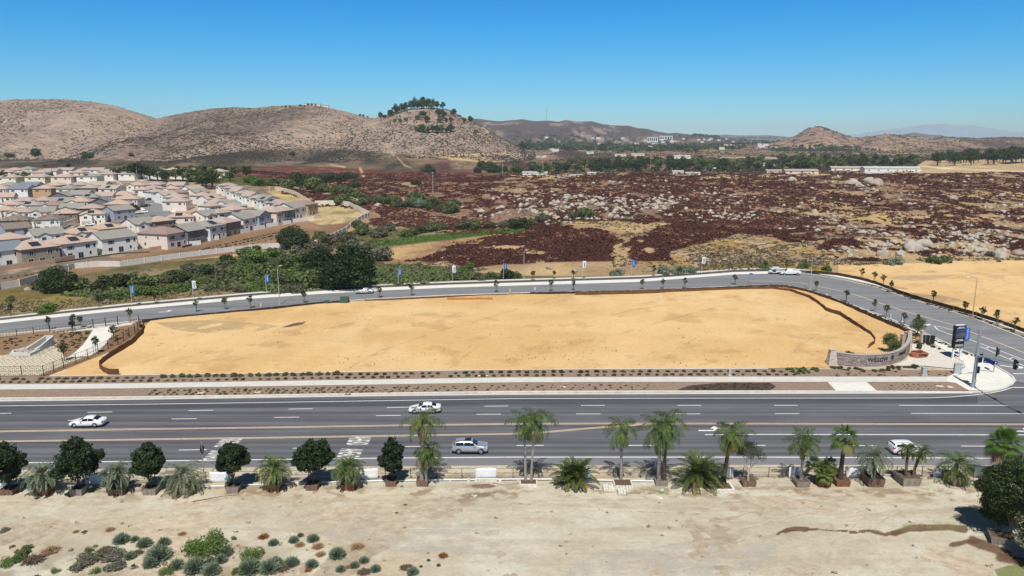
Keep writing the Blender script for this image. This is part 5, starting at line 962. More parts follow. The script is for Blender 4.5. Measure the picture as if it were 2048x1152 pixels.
R11_=[(12,338,'hip',16,12,0,'cream','orange tile',0,1),(50,339,'hip',15,12,0,'light grey','tan grey tile',0,0),(82,339,'hip',15,12,0,'cream','tan grey tile',0,0),(104,336,'gable',15,12,0,'cream','rose tile',0,0),(133,334,'gable',17,12,0,'cream','rose tile',0,0),(157,339,'hip',15,12,0,'pink beige','orange tile',0,0),(170,334,'hip',14,12,0,'white','rose tile',0,0),(196,334,'gable',15,12,0,'cream','rose tile',0,0),(30,334,'hip',15,12,0,'cream','orange tile',0,0),(56,332,'hip',15,12,0,'cream','grey tile',0,0),(232,335,'hip',14,12,0,'light grey','grey tile',0,0),(212,337,'hip',14,12,0,'cream','tan grey tile',0,0),(291,334,'hip',16,12,0,'cream','tan grey tile',0,0),(319,334,'hip',13,12,0,'light grey','grey tile',0,0),(345,334,'hip',14,12,0,'tan','orange tile',0,0),(366,334,'hip',14,12,0,'light grey','grey tile',0,0),(391,335,'hip',14,12,0,'cream','rose tile',0,0),(414,335,'hip',14,12,0,'cream','brown tile',0,0),(260,336,'hip',13,12,0,'cream','grey tile',0,0)]
BLK=[(R1_,'the front row',2,0),(R2_,'the second row',2,0),(R3_,'the right street row',1,0),(R4_,'the middle block',1,0),(R5_,'the upper new row',1,0),(R6_,'the fifth terrace row',1,0),(R7_,'the fourth terrace row',1,0),(R8_,'the third terrace row',2,0),(R9_,'the unfinished group',2,0),(R10_,'the older row with gardens',1,1),(R11_,'the topmost old row',0,1)]
def hit_plane(x,y,h):
    return pt(x,y,h)
HPOS=[]
for rows_,rn,det,ch in BLK:
    rs=sorted(rows_,key=lambda q:q[0])
    for i,(x,y,kind,w_,d,var,wall,roof,ang,pv) in enumerate(rs):
        X,Y,Z=hit_plane(x,y,6.6)
        lb='%s house with %s roof, %s from left in %s'%(wall,roof.replace('bare','unfinished'),ordw(i+1),rn)
        if Y>1100 or Y<200: print('house off',x,y,Y)
        hs={'the front row':1.0,'the second row':.9,'the right street row':.84,'the middle block':.8,'the older row with gardens':.8,'the topmost old row':.74}.get(rn,.84)
        house(X,Y,Z+.1,R(ang),kind,w_,d,var,wall,roof,lb,'houses in '+rn.replace('the ',''),det,pv,ch and i%2==0 and det>0,hs); HPOS.append((X,Y))
# unfinished houses: tile stacks and scaffolding
r=random.Random(3); M_steel=mat('scaffold_steel',(.55,.55,.56),.4,.6)
for (x,y,lb) in ((30,432,'grey tube scaffolding around the dark unfinished house'),(98,430,'grey tube scaffolding around the white unfinished house')):
    X,Y,Z=hit_plane(x,y,6.9); o=empty('scaffolding',(X,Y,Z),R(15),lb,'scaffolding','scaffolding in the tract')
    m=MB()
    for a in np.linspace(-8.5,8.5,7):
        m.tube([(a,-7.6,-1),(a,-7.6,5.6)],.07,5)
    for a in np.linspace(-7,7,5): m.tube([(8.6,a,-1),(8.6,a,5.6)],.07,5)
    m.build('pole',M_steel,o); m=MB()
    for z in (2.2,4.4): m.box(-8.6,8.6,-8.2,-7.5,z,z+.06); m.box(8.5,9.2,-7.5,7.6,z,z+.06)
    m.build('deck',mat('scaffold_board',(.5,.45,.38),.8),o)
    m=MB()
    for q in range(46):
        a=r.uniform(-6,6); b=r.uniform(-5.5,5.5); zz=5.9+ (6.6-abs(b))*.40*.9+.05 if abs(a)<5 else 6.3
        m.box(a,a+.5,b,b+.35,zz,zz+.28)
    m.build('tile_stack',RM['rose tile'],o)
# walls and fences of the tract ------------------------------------------------
def wallline(name,P,h,t,m_,label,cat,group=None,post=None,cap=.0,base=0.0,pm=None,world=False,embed=.8):
    Q=[pt(x,y) for x,y in P] if not world else P
    pts=[]; 
    for a,b in zip(Q[:-1],Q[1:]):
        L=math.hypot(b[0]-a[0],b[1]-a[1]); n=max(1,int(L/3.0))
        for i in range(n): s=i/n; X=a[0]*(1-s)+b[0]*s; Y=a[1]*(1-s)+b[1]*s; pts.append((X,Y))
    pts.append(Q[-1][:2]); zz=[float(hz(p[0],p[1])) for p in pts]
    zs=np.convolve(np.pad(zz,2,mode='edge'),np.ones(5)/5,'valid')
    o=empty(name,(pts[0][0],pts[0][1],zs[0]),0,label,cat,group); m=MB(); v=[];f=[]; O=Vector(o.location)
    for i,p in enumerate(pts):
        a=Vector(pts[max(i-1,0)]); b=Vector(pts[min(i+1,len(pts)-1)]); d=(b-a).normalized(); nn=Vector((-d.y,d.x))*t/2
        z0=zs[i]-embed+base; z1=zs[i]+h+base
        for q in ((-1,z0),(1,z0),(1,z1),(-1,z1)): v.append((p[0]+nn.x*q[0]-O.x,p[1]+nn.y*q[0]-O.y,q[1]-O.z))
    for i in range(len(pts)-1):
        a=4*i;b=a+4
        for j in range(4): f.append((a+j,b+j,b+(j+1)%4,a+(j+1)%4))
    n=4*(len(pts)-1); f+=[(3,2,1,0),(n,n+1,n+2,n+3)]; m.add(v,f); m.build('wall_panel',m_,o)
    if post:
        acc=0; k=0; last=pts[0]; pmesh=MB().box(-post[1]/2,post[1]/2,-post[1]/2,post[1]/2,-embed,h+post[2]).mesh('pillar',pm or m_)
        for i,p in enumerate(pts):
            acc+=math.hypot(p[0]-last[0],p[1]-last[1]); last=p
            if i==0 or acc>=post[0]:
                acc=0; k+=1
                if k>98: break
                link('pillar',pmesh,o,(p[0]-O.x,p[1]-O.y,zs[i]+base-O.z))
    return o
M_blk=mat('block_wall',srgb(214,210,202),.9,noise=.07,scale=.7,bump=.01,bscale=5); M_blk2=mat('tan_block_wall',srgb(186,156,132),.9,noise=.07,scale=.7); M_cream=mat('cream_wall',srgb(222,212,196),.9,noise=.04,scale=.7); M_brw=mat('dark_brown_wall',srgb(92,72,62),.9,noise=.1,scale=.8)
wallline('boundary_wall',[(-300,640),(-120,603),(0,579),(40,572),(76,561)],2.0,.2,M_blk,'pale grey panel wall left of the big creek oak','wall',post=(6.0,.42,.15))
wallline('boundary_wall',[(76,561),(110,548),(150,537),(200,533),(240,533),(290,526),(340,519),(400,511),(450,505),(500,500)],2.0,.2,M_blk,'long pale grey panel wall between the tract slope and the creek shrubs','wall',post=(4.4,.42,.15))
wallline('boundary_wall',[(500,500),(540,497),(600,494),(640,488),(680,470),(712,446),(738,433)],2.2,.2,M_blk,'pale pillared wall climbing to the corner of the tan slope','wall',post=(3.6,.5,.15))
wallline('boundary_wall',[(738,433),(722,424),(700,413),(680,409),(655,409),(630,411)],2.6,.25,M_cream,'smooth cream wall curving over the top of the tan slope','wall')
wallline('boundary_wall',[(623,412),(610,402),(590,390),(570,384),(550,380),(540,382)],2.6,.25,M_cream,'smooth cream wall behind the right street row','wall')
wallline('retaining_wall',[(-300,585),(-100,555),(0,543),(60,534),(110,527),(150,519)],1.9,.3,M_blk2,'tan block retaining wall under the front row houses at far left','wall')
wallline('garden_wall',[(110,527),(180,516),(240,508),(300,505)],.5,.25,M_brw,'low dark wall topped with thin fence under the white house','wall')
wallline('garden_wall',[(300,502),(362,492),(362,484)],1.5,.2,M_blk2,'tan garden wall below the pink beige house','wall')
wallline('garden_wall',[(365,496),(430,478),(500,461),(545,448),(580,441)],.8,.3,M_brw,'long dark brown wall along the top of the planted slope','wall')
for P,lb in (([(374,487),(402,484)],'white garden wall behind the dark grey front row house'),([(403,479),(438,474)],'white garden wall behind the blue and white front row house'),([(448,468),(470,464)],'white garden wall behind the brown front row house'),([(482,462),(500,458)],'short white garden wall with shrubs behind the cream house'),([(508,456),(530,452)],'white garden wall behind the blue grey gabled house'),([(533,450),(556,446)],'white garden wall behind the pink beige house on the slope'),([(566,445),(582,442)],'short white garden wall near the right end of the slope'),([(586,440),(628,434)],'long white garden wall at the right end of the front row'),([(604,432),(642,432)],'tan garden wall beside the tan end house')):
    P=[(a,b+5) for a,b in P]; wallline('garden_wall',P,1.8,.2,M_blk2 if lb.startswith('tan') else WM['white'],lb,'wall')
# thin black view fence under the front row
def railfence(name,P,h,sp,label,cat='fence',group=None,world=False,z0=None,pw=.05,mesh_=True,rails=2,posts=True,pm=None,pick=None):
    Q=[pt(x,y) for x,y in P] if not world else P; pts=[]
    for a,b in zip(Q[:-1],Q[1:]):
        L=math.hypot(b[0]-a[0],b[1]-a[1]); n=max(1,round(L/sp))
        for i in range(n): s=i/n; pts.append((a[0]*(1-s)+b[0]*s,a[1]*(1-s)+b[1]*s))
    pts.append(Q[-1][:2]); zs=[(float(hz(*p)) if z0 is None else z0) for p in pts]
    o=empty(name,(pts[0][0],pts[0][1],zs[0]),0,label,cat,group); O=Vector(o.location); pmesh=MB().box(-pw,pw,-pw,pw,-.3,h).mesh('post',pm or M_black)
    for p,z in list(zip(pts,zs))[:98]: link('post',pmesh,o,(p[0]-O.x,p[1]-O.y,z-O.z))
    for k in range(rails):
        zz=h-.06-k*(h-.25)/max(1,rails-1) if rails>1 else h-.06
        MB().tube([(p[0]-O.x,p[1]-O.y,z-O.z+zz) for p,z in zip(pts,zs)],.025,5).build('rail',pm or M_black,o)
    if pick:
        m=MB()
        for (a,za),(b,zb) in zip(list(zip(pts,zs))[:-1],list(zip(pts,zs))[1:]):
            L=math.hypot(b[0]-a[0],b[1]-a[1]); n=max(2,int(L/pick))
            for i in range(1,n): s=i/n; x=a[0]*(1-s)+b[0]*s-O.x; y=a[1]*(1-s)+b[1]*s-O.y; z=za*(1-s)+zb*s-O.z; m.box(x-.012,x+.012,y-.012,y+.012,z+.1,z+h-.05)
        m.build('pickets',pm or M_black,o)
    return o
railfence('view_fence',[(-60,546),(0,538),(60,530),(115,521),(180,511),(240,503),(298,500)],1.3,2.8,'thin black metal fence behind the front row of houses')
wallline('boundary_wall',[(200,361),(222,360),(236,366),(247,376)],1.6,.25,M_cream,'curved cream wall at the end of the upper new row','wall')
# tract streets, with verge and cars
def street(name,P,w_,m_,lift=.12,n=24):
    Q=[pt(x,y) for x,y in P]; pts=[]
    for a,b in zip(Q[:-1],Q[1:]):
        for i in range(n): s=i/n; pts.append((a[0]*(1-s)+b[0]*s,a[1]*(1-s)+b[1]*s))
    pts.append(Q[-1][:2]); v=[];f=[]
    for i,p in enumerate(pts):
        a=Vector(pts[max(i-1,0)]); b=Vector(pts[min(i+1,len(pts)-1)]); d=(b-a).normalized(); nn=Vector((-d.y,d.x))*w_/2
        for s in (-1,0,1): X=p[0]+nn.x*s; Y=p[1]+nn.y*s; v.append((X,Y,float(hz(X,Y))+lift))
    for i in range(len(pts)-1):
        for j in (0,1): f.append((3*i+j,3*i+3+j,3*i+4+j,3*i+1+j))
    m=MB(); m.add(v,f); o=m.build(name,m_); tag(o,kind='structure'); return o
street('tract_street_walk',[(282,392),(300,408),(322,427)],15,M_conc2,.08); street('tract_street',[(282,392),(300,408),(322,427)],11,M_asph3,.2)
street('tract_street',[(60,462),(140,449),(200,443),(262,434),(322,427),(350,436)],9,M_asph3,.14)
street('tract_street_walk',[(455,378),(480,392),(505,412)],13,M_conc2,.08); street('tract_street',[(455,378),(480,392),(505,412)],9,M_asph3,.2)
street('upper_road',[(225,357),(300,362),(240,352)],5,M_conc,.15)
# trees and hedges in the tract
TT=[(228,356,22),(242,356,22),(257,358,30),(275,360,36),(284,358,30),(300,362,34),(315,362,30),(332,364,22),(352,362,26),(366,362,28),(380,364,26),(395,368,30),(405,372,34),(412,378,36),(425,374,40),(418,366,34),(400,356,26),(445,354,24),(470,352,22),(494,356,24),(340,350,22),(205,362,14),(50,360,18),(104,360,14),(52,348,16),(10,360,18),(35,362,16),(138,338,12),(90,336,10),(300,347,16),(382,345,16),(356,348,16),(393,350,16),(277,424,10),(272,420,12),(140,440,12),(250,347,14),(412,352,18),(460,362,20),(436,350,16),(425,345,14)]
for i,(x,y,w_) in enumerate(TT):
    X,Y,Z=pt(x,y); s=w_/pxm(Y)/2/3.6; tree('garden_tree',('far_dark' if i%2 else 'far_mid')+str(i%4),X,Y,Z-.2,s*.85,'leafy garden tree between the tract houses','tree','garden trees of the tract',sx=s)
r=random.Random(8)
# planted shrubs in rows on the engineered slope
def row_shrubs(P,sp,s,kinds,label,grp,name='slope_shrub',jit=.3,zfn=None,world=False,fl=.7):
    Q=[pt(x,y) for x,y in P] if not world else P; c=0; out=[]
    for a,b in zip(Q[:-1],Q[1:]):
        L=math.hypot(b[0]-a[0],b[1]-a[1]); n=max(1,int(L/sp))
        for i in range(n):
            t=(i+.5)/n; X=a[0]*(1-t)+b[0]*t+r.uniform(-jit,jit); Y=a[1]*(1-t)+b[1]*t+r.uniform(-jit,jit)*.7
            z=float(hz(X,Y)) if zfn is None else zfn(X,Y); q=s*r.uniform(.7,1.25); out.append(shrub(name,r.choice(kinds)+str(r.randrange(3)),X,Y,z-.02,q,q*fl,label,'shrub',grp))
    return out
for dy in (4,9):
    row_shrubs([(235,519+dy),(300,513+dy*.8),(370,505+dy*.6),(430,490+dy*.9),(500,474+dy),(560,460+dy)],2.2,.62,['shrub_olive','shrub_dark'],'small planted shrub on the slope below the front row','planted shrubs on the tract slope')
for dy in (16,24,33):
    row_shrubs([(440,490+dy*.9),(500,474+dy),(560,459+dy),(620,446+dy)],3.6,.5,['shrub_olive','shrub_dark'],'small planted shrub on the slope below the front row','planted shrubs on the tract slope')
row_shrubs([(0,558),(60,550),(100,540)],2.2,.6,['shrub_olive'],'small planted shrub on the slope below the tan retaining wall','planted shrubs below the tan wall')
# ============================================================ VEHICLES
M_tyre=mat('tyre',(.02,.02,.02),.85); M_rim=mat('alloy_rim',(.5,.5,.52),.3,.8); M_cglass=mat('car_glass',(.012,.014,.02),.06,spec=.9); M_lamp=mat('headlamp_glass',(.7,.72,.75),.15,spec=.7); M_tail=mat('tail_lamp',(.35,.02,.02),.25); M_trim=mat('black_trim',(.02,.02,.022),.6); M_plate=mat('number_plate',(.6,.6,.58),.5)
def paint(name,c,met=0): m=mat(name,c,.28,met,spec=.6); m.node_tree.nodes['Principled BSDF'].inputs['Coat Weight'].default_value=.5; return m
P_white=paint('white_paint',(.80,.80,.80)); P_silver=paint('silver_paint',(.52,.56,.60),.55); P_ltsil=paint('pale_silver_paint',(.66,.66,.67),.4); P_dark=paint('dark_paint',(.03,.03,.035))
ST={ # x, half width, sill z, belt z, roof z, roof half width ; x runs from the nose to the tail
'sedan':dict(L=4.75,st=[(0,.62,.30,.52,.55,.5),(.12,.76,.22,.62,.66,.6),(.55,.88,.20,.74,.80,.72),(1.25,.92,.20,.88,.93,.78),(1.45,.92,.20,.92,1.00,.76),(2.15,.92,.20,.94,1.38,.60),(2.75,.92,.20,.95,1.44,.60),(3.4,.92,.21,.97,1.36,.58),(4.1,.90,.24,1.00,1.07,.66),(4.45,.86,.30,.98,1.02,.68),(4.68,.80,.34,.92,.95,.66),(4.75,.70,.40,.70,.72,.6)],wh=(.92,3.68),r=.34,gl=(1.45,4.1)),
'suv':dict(L=4.67,st=[(0,.66,.38,.68,.72,.5),(.12,.82,.28,.84,.90,.66),(.5,.92,.26,.98,1.04,.78),(1.15,.94,.26,1.07,1.13,.8),(1.3,.94,.26,1.10,1.18,.78),(1.95,.94,.26,1.12,1.64,.66),(2.6,.94,.26,1.13,1.71,.67),(3.5,.94,.27,1.14,1.70,.66),(4.15,.93,.30,1.15,1.60,.64),(4.5,.90,.36,1.14,1.24,.7),(4.62,.86,.38,1.05,1.08,.7),(4.67,.78,.44,.8,.82,.66)],wh=(.88,3.72),r=.38,gl=(1.3,4.5)),
'hatch':dict(L=4.2,st=[(0,.66,.32,.68,.72,.5),(.1,.80,.24,.82,.88,.66),(.45,.89,.22,.94,1.0,.76),(.95,.90,.22,1.02,1.08,.78),(1.1,.90,.22,1.06,1.14,.76),(1.65,.90,.22,1.08,1.54,.68),(2.3,.90,.22,1.10,1.61,.69),(3.3,.90,.23,1.12,1.60,.68),(3.9,.90,.26,1.12,1.52,.68),(4.1,.88,.30,1.10,1.22,.72),(4.17,.86,.32,.95,.98,.72),(4.2,.80,.38,.7,.72,.68)],wh=(.82,3.40),r=.35,gl=(1.1,4.1))}
def interp_st(st,x):
    xs=[s[0] for s in st]; return [float(np.interp(x,xs,[s[k] for s in st])) for k in range(1,6)]
def ring(x,p,e=0.0):
    w_,zb,zt,zr,wr=p; return [(x,w_*.86,zb),(x,w_+e,zb+.14),(x,w_*1.005+e,(zb+zt)/2),(x,w_*.975+e,zt),(x,wr+(w_-wr)*.12+e,zr-.09*min(1,(zr-zt)/.3)),(x,wr*.82,zr-.01+e),(x,0,zr+.015+e)]
def car(name,kind,pnt,loc,ang,label,roofdark=None,sunroof=False):
    S=ST[kind]; st=S['st']; L=S['L']; o=empty(name,loc,ang,label,'car'); m=MB()
    xs=sorted(set([s[0] for s in st]+[float(q) for q in np.linspace(0,L,28)])); v=[];K=7
    for x in xs:
        r_=ring(x-L/2,interp_st(st,x)); v+=r_+[(a,-b,c) for a,b,c in r_[-2::-1]]
    n=13; f=[]
    for i in range(len(xs)-1):
        for j in range(n-1): f.append((i*n+j,(i+1)*n+j,(i+1)*n+j+1,i*n+j+1))
        f.append((i*n+n-1,(i+1)*n+n-1,(i+1)*n,i*n))
    f+=[tuple(range(n)),tuple((len(xs)-1)*n+j for j in reversed(range(n)))]
    m.add(v,f); b=m.build('body',pnt,o,True); bm=bmesh.new(); bm.from_mesh(b.data); bmesh.ops.recalc_face_normals(bm,faces=bm.faces); bm.to_mesh(b.data); bm.free()
    # glass: side windows, windscreen, rear window, a hair proud of the shell
    a0,a1=S['gl']; roofs=[s for s in st if s[4]-s[3]>.3]; r0,r1=roofs[0][0],roofs[-1][0]
    def P(x,k,s,e=.012):
        q=ring(x-L/2,interp_st(st,x),e); a,y,z=q[k]; return (a,y*s,z)
    for s in (1,-1):
        for w0,w1 in (((a0+r0)/2+.15,(r0+r1)/2-.03),((r0+r1)/2+.03,r1+(a1-r1)*(.35 if kind=='sedan' else .45))):
            g=MB(); X=np.linspace(w0,w1,5); vv=[]
            for x in X:
                p=P(x,3,s,.014); q=P(x,4,s,.014); vv+=[tuple(p[i]*.93+q[i]*.07 for i in range(3)),tuple(p[i]*.1+q[i]*.9 for i in range(3))]
            g.add(vv,[(2*i,2*i+2,2*i+3,2*i+1) if s<0 else (2*i,2*i+1,2*i+3,2*i+2) for i in range(4)]); g.build('side_window',M_cglass,o)
    for nm,x0,x1 in (('windscreen',a0+.03,r0-.02),('rear_window',r1+.05,a1-.05)):
        g=MB(); vv=[]
        for x in np.linspace(x0,x1,4):
            q5=P(x,5,1,.018); q6=P(x,6,1,.018); q4=P(x,4,1,.012); vv+=[(q4[0],q4[1]*.97,q4[2]+.012),(q5[0],q5[1],q5[2]+.006),q6,(q5[0],-q5[1],q5[2]+.006),(q4[0],-q4[1]*.97,q4[2]+.012)]
        g.add(vv,[(5*i+j,5*i+5+j,5*i+6+j,5*i+1+j) for i in range(3) for j in range(4)]); g.build(nm,M_cglass,o)
    for x in S['wh']:
        for s in (1,-1):
            hw=interp_st(st,x)[0]; w_=empty('wheel',(x-L/2,s*(hw-.10),S['r'])); w_.parent=o
            t=MB(); t.lathe([(.55*S['r'],-.1),(S['r']*.95,-.12),(S['r'],-.08),(S['r'],.08),(S['r']*.95,.12),(.6*S['r'],.12)],18); q=t.build('tyre',M_tyre,w_,True); q.rotation_euler=(math.pi/2,0,0)
            t=MB(); t.lathe([(0.001,.09*s),(.12*S['r'],.10*s),(.6*S['r'],.09*s),(.64*S['r'],.118*s),(.64*S['r'],0)],14); q=t.build('rim',M_rim,w_); q.rotation_euler=(-math.pi/2,0,0)
            a=MB(); a.tube([(x-L/2+math.cos(q)*S['r']*1.12,s*(hw-.015),S['r']+math.sin(q)*S['r']*1.12) for q in np.linspace(-.1,math.pi+.1,10)],.035,5); a.build('wheel_arch',M_trim,o)
    zb=interp_st(st,.3)
    for s in (1,-1):
        MB().box(.12-L/2,.42-L/2,s*(zb[0]-.16)-.13,s*(zb[0]-.16)+.13,zb[2]-.13,zb[2]+.005).build('headlight',M_lamp,o)
        zt=interp_st(st,L-.12); MB().box(L/2-.26,L/2-.02,s*(zt[0]-.12)-.12,s*(zt[0]-.12)+.12,zt[2]-.22,zt[2]-.03).build('tail_light',M_tail,o)
        q=interp_st(st,a0+.35); MB().box(a0+.28-L/2,a0+.46-L/2,s*(q[0]+.08)-.09,s*(q[0]+.08)+.09,q[2]+.0,q[2]+.14).build('wing_mirror',pnt,o)
    MB().box(-L/2-.01,-L/2+.1,-.5,.5,.34,.52).build('grille',M_trim,o); MB().box(L/2-.04,L/2+.012,-.26,.26,.52,.64).build('number_plate',M_plate,o)
    MB().box(-L/2+.9,L/2-.95,-.935,.935,.19,.27).build('sill',M_trim,o)
    if sunroof: x=r0+.55; z=interp_st(st,x)[3]; MB().box(x-.35-L/2,x+.45-L/2,-.42,.42,z-.03,z+.03).build('sunroof',M_cglass,o)
    if kind!='sedan':
        for s in (1,-1): MB().tube([(r0+.2-L/2,s*.62,1.66 if kind=='suv' else 1.58),(r0+.9-L/2,s*.62,1.75 if kind=='suv' else 1.65),(r1-L/2,s*.6,1.72 if kind=='suv' else 1.62)],.02,5).build('roof_rail',M_trim,o)
    return o
def carat(x,y,z=.03): g=gp(x,y,z); return g
g=carat(177,851); car('sedan_car','sedan',P_white,g,R(2),'white sedan driving left on the highway in open view')
g=carat(850,823.5); car('sedan_car','sedan',P_white,g,R(2),'white sedan partly hidden behind the tall palm on the highway')
g=carat(940,903); car('suv_car','suv',P_silver,g,R(180),'silver SUV with dark sunroof driving right in the near lane',sunroof=True)
g=carat(1812,905.5); car('hatchback_car','hatch',P_white,g,R(180),'boxy white hatchback behind the potted palms at right')
g=carat(729,586.5,.04); car('sedan_car','sedan',P_ltsil,g,R(8),'pale silver sedan on the side road before the creek')
# cars in the tract
for x,y,a,p,lb,kd in ((292,414,R(60),P_dark,'dark car parked on the tract driveway beside the street','sedan'),(298,401,R(60),P_dark,'dark car parked along the upper end of the tract street','sedan'),(276,428,R(10),P_white,'white car parked beside the tract street wall','suv'),(288,427,R(10),P_white,'second white car parked right of the tract wall','suv'),(491,404,R(60),P_dark,'dark car on the right tract street drive','sedan'),(514,413,R(60),P_white,'white car at the low end of the right tract street','hatch'),(180,452,R(10),P_white,'white car parked in the tract beside the cream arched house','sedan')):
    X,Y,Z=pt(x,y); car('parked_car',kd,p,(X,Y,Z+.2),a,lb)
# pickup and the utility vehicle
def pickup(loc,ang,label):
    o=empty('pickup_truck',loc,ang,label,'pickup'); m=MB(); L=5.9
    def slab(P,w0,w1,mi=0):
        n=len(P); v=[(x,-w0 if z<1.15 else -w1,z) for x,z in P]+[(x,w0 if z<1.15 else w1,z) for x,z in P]; m.add(v,[tuple(range(n)),tuple(reversed(range(n,2*n)))]+[(i,n+i,n+(i+1)%n,(i+1)%n) for i in range(n)],mi)
    slab([(-2.95,.45),(-2.98,.85),(-2.85,1.0),(-1.75,1.12),(-1.6,1.12),(-.95,1.78),(-.75,1.86),(.25,1.86),(.42,1.75),(.5,1.14),(.5,.45)],.98,.78)
    m.box(.52,2.9,-.98,-.88,.55,1.16); m.box(.52,2.9,.88,.98,.55,1.16); m.box(2.82,2.95,-.98,.98,.5,1.16); m.box(.52,2.85,-.88,.88,.5,.72); m.build('body',P_white,o)
    for s in (1,-1):
        for a,b,c,d in ((-1.15,-.35,.05,.0),(-.28,.35,.0,.0)):
            g=MB(); x0,x1=a,b; g.add([(x0-.25 if a<-1 else x0,s*.965,1.17),(x1,s*.965,1.17),(x1,s*.80,1.70),(x0+.12 if a<-1 else x0,s*.80,1.70)],[(0,1,2,3) if s<0 else (3,2,1,0)]); g.build('side_window',M_cglass,o)
        MB().box(-2.93,-2.75,s*.75-.15,s*.75+.15,.78,.96).build('headlight',M_lamp,o); MB().box(2.9,2.965,s*.9-.07,s*.9+.07,.75,1.1).build('tail_light',M_tail,o)
    MB().add([(-1.56,-.8,1.17),(-1.56,.8,1.17),(-1.0,.7,1.745),(-1.0,-.7,1.745)],[(0,1,2,3)]).build('windscreen',M_cglass,o)
    for x in (-1.95,1.85):
        for s in (1,-1):
            w_=empty('wheel',(x,s*.86,.38)); w_.parent=o
            q=MB().lathe([(.2,-.13),(.36,-.14),(.39,-.1),(.39,.1),(.36,.14),(.2,.14)],16).build('tyre',M_tyre,w_,True); q.rotation_euler=(math.pi/2,0,0)
            q=MB().lathe([(.001,.12*s),(.2,.11*s),(.24,.142*s)],12).build('rim',M_rim,w_); q.rotation_euler=(-math.pi/2,0,0)
    MB().box(-3.03,-2.9,-.9,.9,.42,.62).build('bumper',M_rim,o); MB().box(2.95,3.05,-.85,.85,.45,.6).build('bumper',M_rim,o); return o
pickup(gp(1580,549.5,.04),R(-3),'white pickup truck parked on the side road near the bend')
def utv(loc,ang,label):
    o=empty('utility_cart',loc,ang,label,'utility vehicle')
    m=MB(); m.box(-1.5,1.4,-.7,.7,.45,.62); m.box(-1.55,-.75,-.68,.68,.62,1.0); m.box(.35,1.45,-.7,.7,.62,.95); m.build('body',P_white,o)
    m=MB()
    for s in (-1,1): m.tube([(-.85,s*.65,.95),(-.45,s*.62,1.95),(.45,s*.62,2.0),(.6,s*.65,.95)],.06,6); m.tube([(1.4,s*.65,.9),(1.35,s*.62,1.95),(.45,s*.62,2.0)],.06,6)
    m.tube([(-.45,-.62,1.95),(-.45,.62,1.95)],.06,6); m.build('roll_frame',P_white,o)
    MB().box(-.55,1.1,-.66,.66,1.98,2.06).build('canopy',P_white,o); MB().box(-.3,.25,-.6,.6,.62,.95).build('seat',M_trim,o)
    for x in (-1.05,.95):
        for s in (1,-1): q=MB().lathe([(.001,.12),(.3,.12),(.34,.08),(.34,-.08),(.3,-.12),(.001,-.12)],14).build('wheel',M_tyre,o,True,(x,s*.62,.34)); q.rotation_euler=(math.pi/2,0,0)
    return o
utv(gp(1548,547.6,.04),R(-3),'small white open-framed utility cart beside the pickup')
# ============================================================ POLES, FLAGS, SIGNS
M_pole=mat('white_pole',(.7,.7,.7),.5); M_galv=mat('galvanised_steel',(.42,.46,.50),.45,.5); M_cpole=mat('concrete_pole',srgb(176,172,164),.8); M_wood=mat('weathered_pole',srgb(150,134,116),.9,noise=.2,scale=1); M_fb=mat('flag_blue',srgb(42,104,190),.7); M_fw=mat('flag_white',(.74,.75,.76),.7); M_fdb=mat('flag_navy',srgb(44,70,150),.7)
def flag(x,y,h,col,label,z=.13,fw=.95,fh=2.0,name='feather_flag'):
    g=gp(x,y,z); o=empty(name,g,0,label,'flag','feather flags along the side road'); MB().tube([(0,0,0),(0,0,h)],[.045,.03],7).build('pole',M_pole,o)
    n=14; k=5; V=[];Q=[]
    for i in range(n+1):
        t=i/n; z_=h-.04-t*fh; wd=fw*(1-.12*math.sin(t*5))*(1-.25*max(0,t-.8)/.2) 
        for j in range(k+1): s=j/k; V.append((.035+s*wd,.16*math.sin(s*4+t*3)*s+.03,z_-.12*s*s))
    for i in range(n):
        for j in range(k): a=i*(k+1)+j; Q.append((a,a+1,a+k+2,a+k+1))
    c={'blue':M_fb,'white':M_fw,'navy':M_fdb}[col]; me=npmesh('banner',V,Q,c,True); b=link('banner',me,o); sl=b.modifiers.new('s','SOLIDIFY'); sl.thickness=.01
    # script lettering running down the banner
    m=MB(); P=[]
    for q in np.linspace(0,1,26): P.append((.035+fw*(.5+.17*math.sin(q*30)),-.10-.02*math.cos(q*9),h-.35-q*(fh-.65)))
    m.tube(P,.035,5); m.build('lettering',M_pole if col!='white' else M_fb,b); return o
FL=[(264,611,571,'blue'),(387,600,561,'white'),(533,587,549,'blue'),(665,574,541,'white'),(797,570,537,'blue'),(905,564,531,'white'),(1007,561,526,'navy'),(1165,558,522,'white'),(1263,552,520,'blue'),(1403,549.5,514,'white')]
FD=['at the far left','before the grey scrub left of the lamp post','close left of the slim lamp post','in front of the tall dark oak','in front of the pale reeds','beside the bright green bush','at the left foot of the red brush slope','beside the white boulders','above the round roadside shrub','furthest right along the road before the bend']
for (x,y,yt,c),d in zip(FL,FD):
    g=gp(x,y,.13); h=(y-yt)/pxm(g[1])/.985; flag(x,y,h,c,'%s feather flag %s'%(c if c!='navy' else 'dark blue',d))
flag(1923,713,5.6,'blue','big blue feather flag beside the tall black sign board',.13,1.0,2.5)
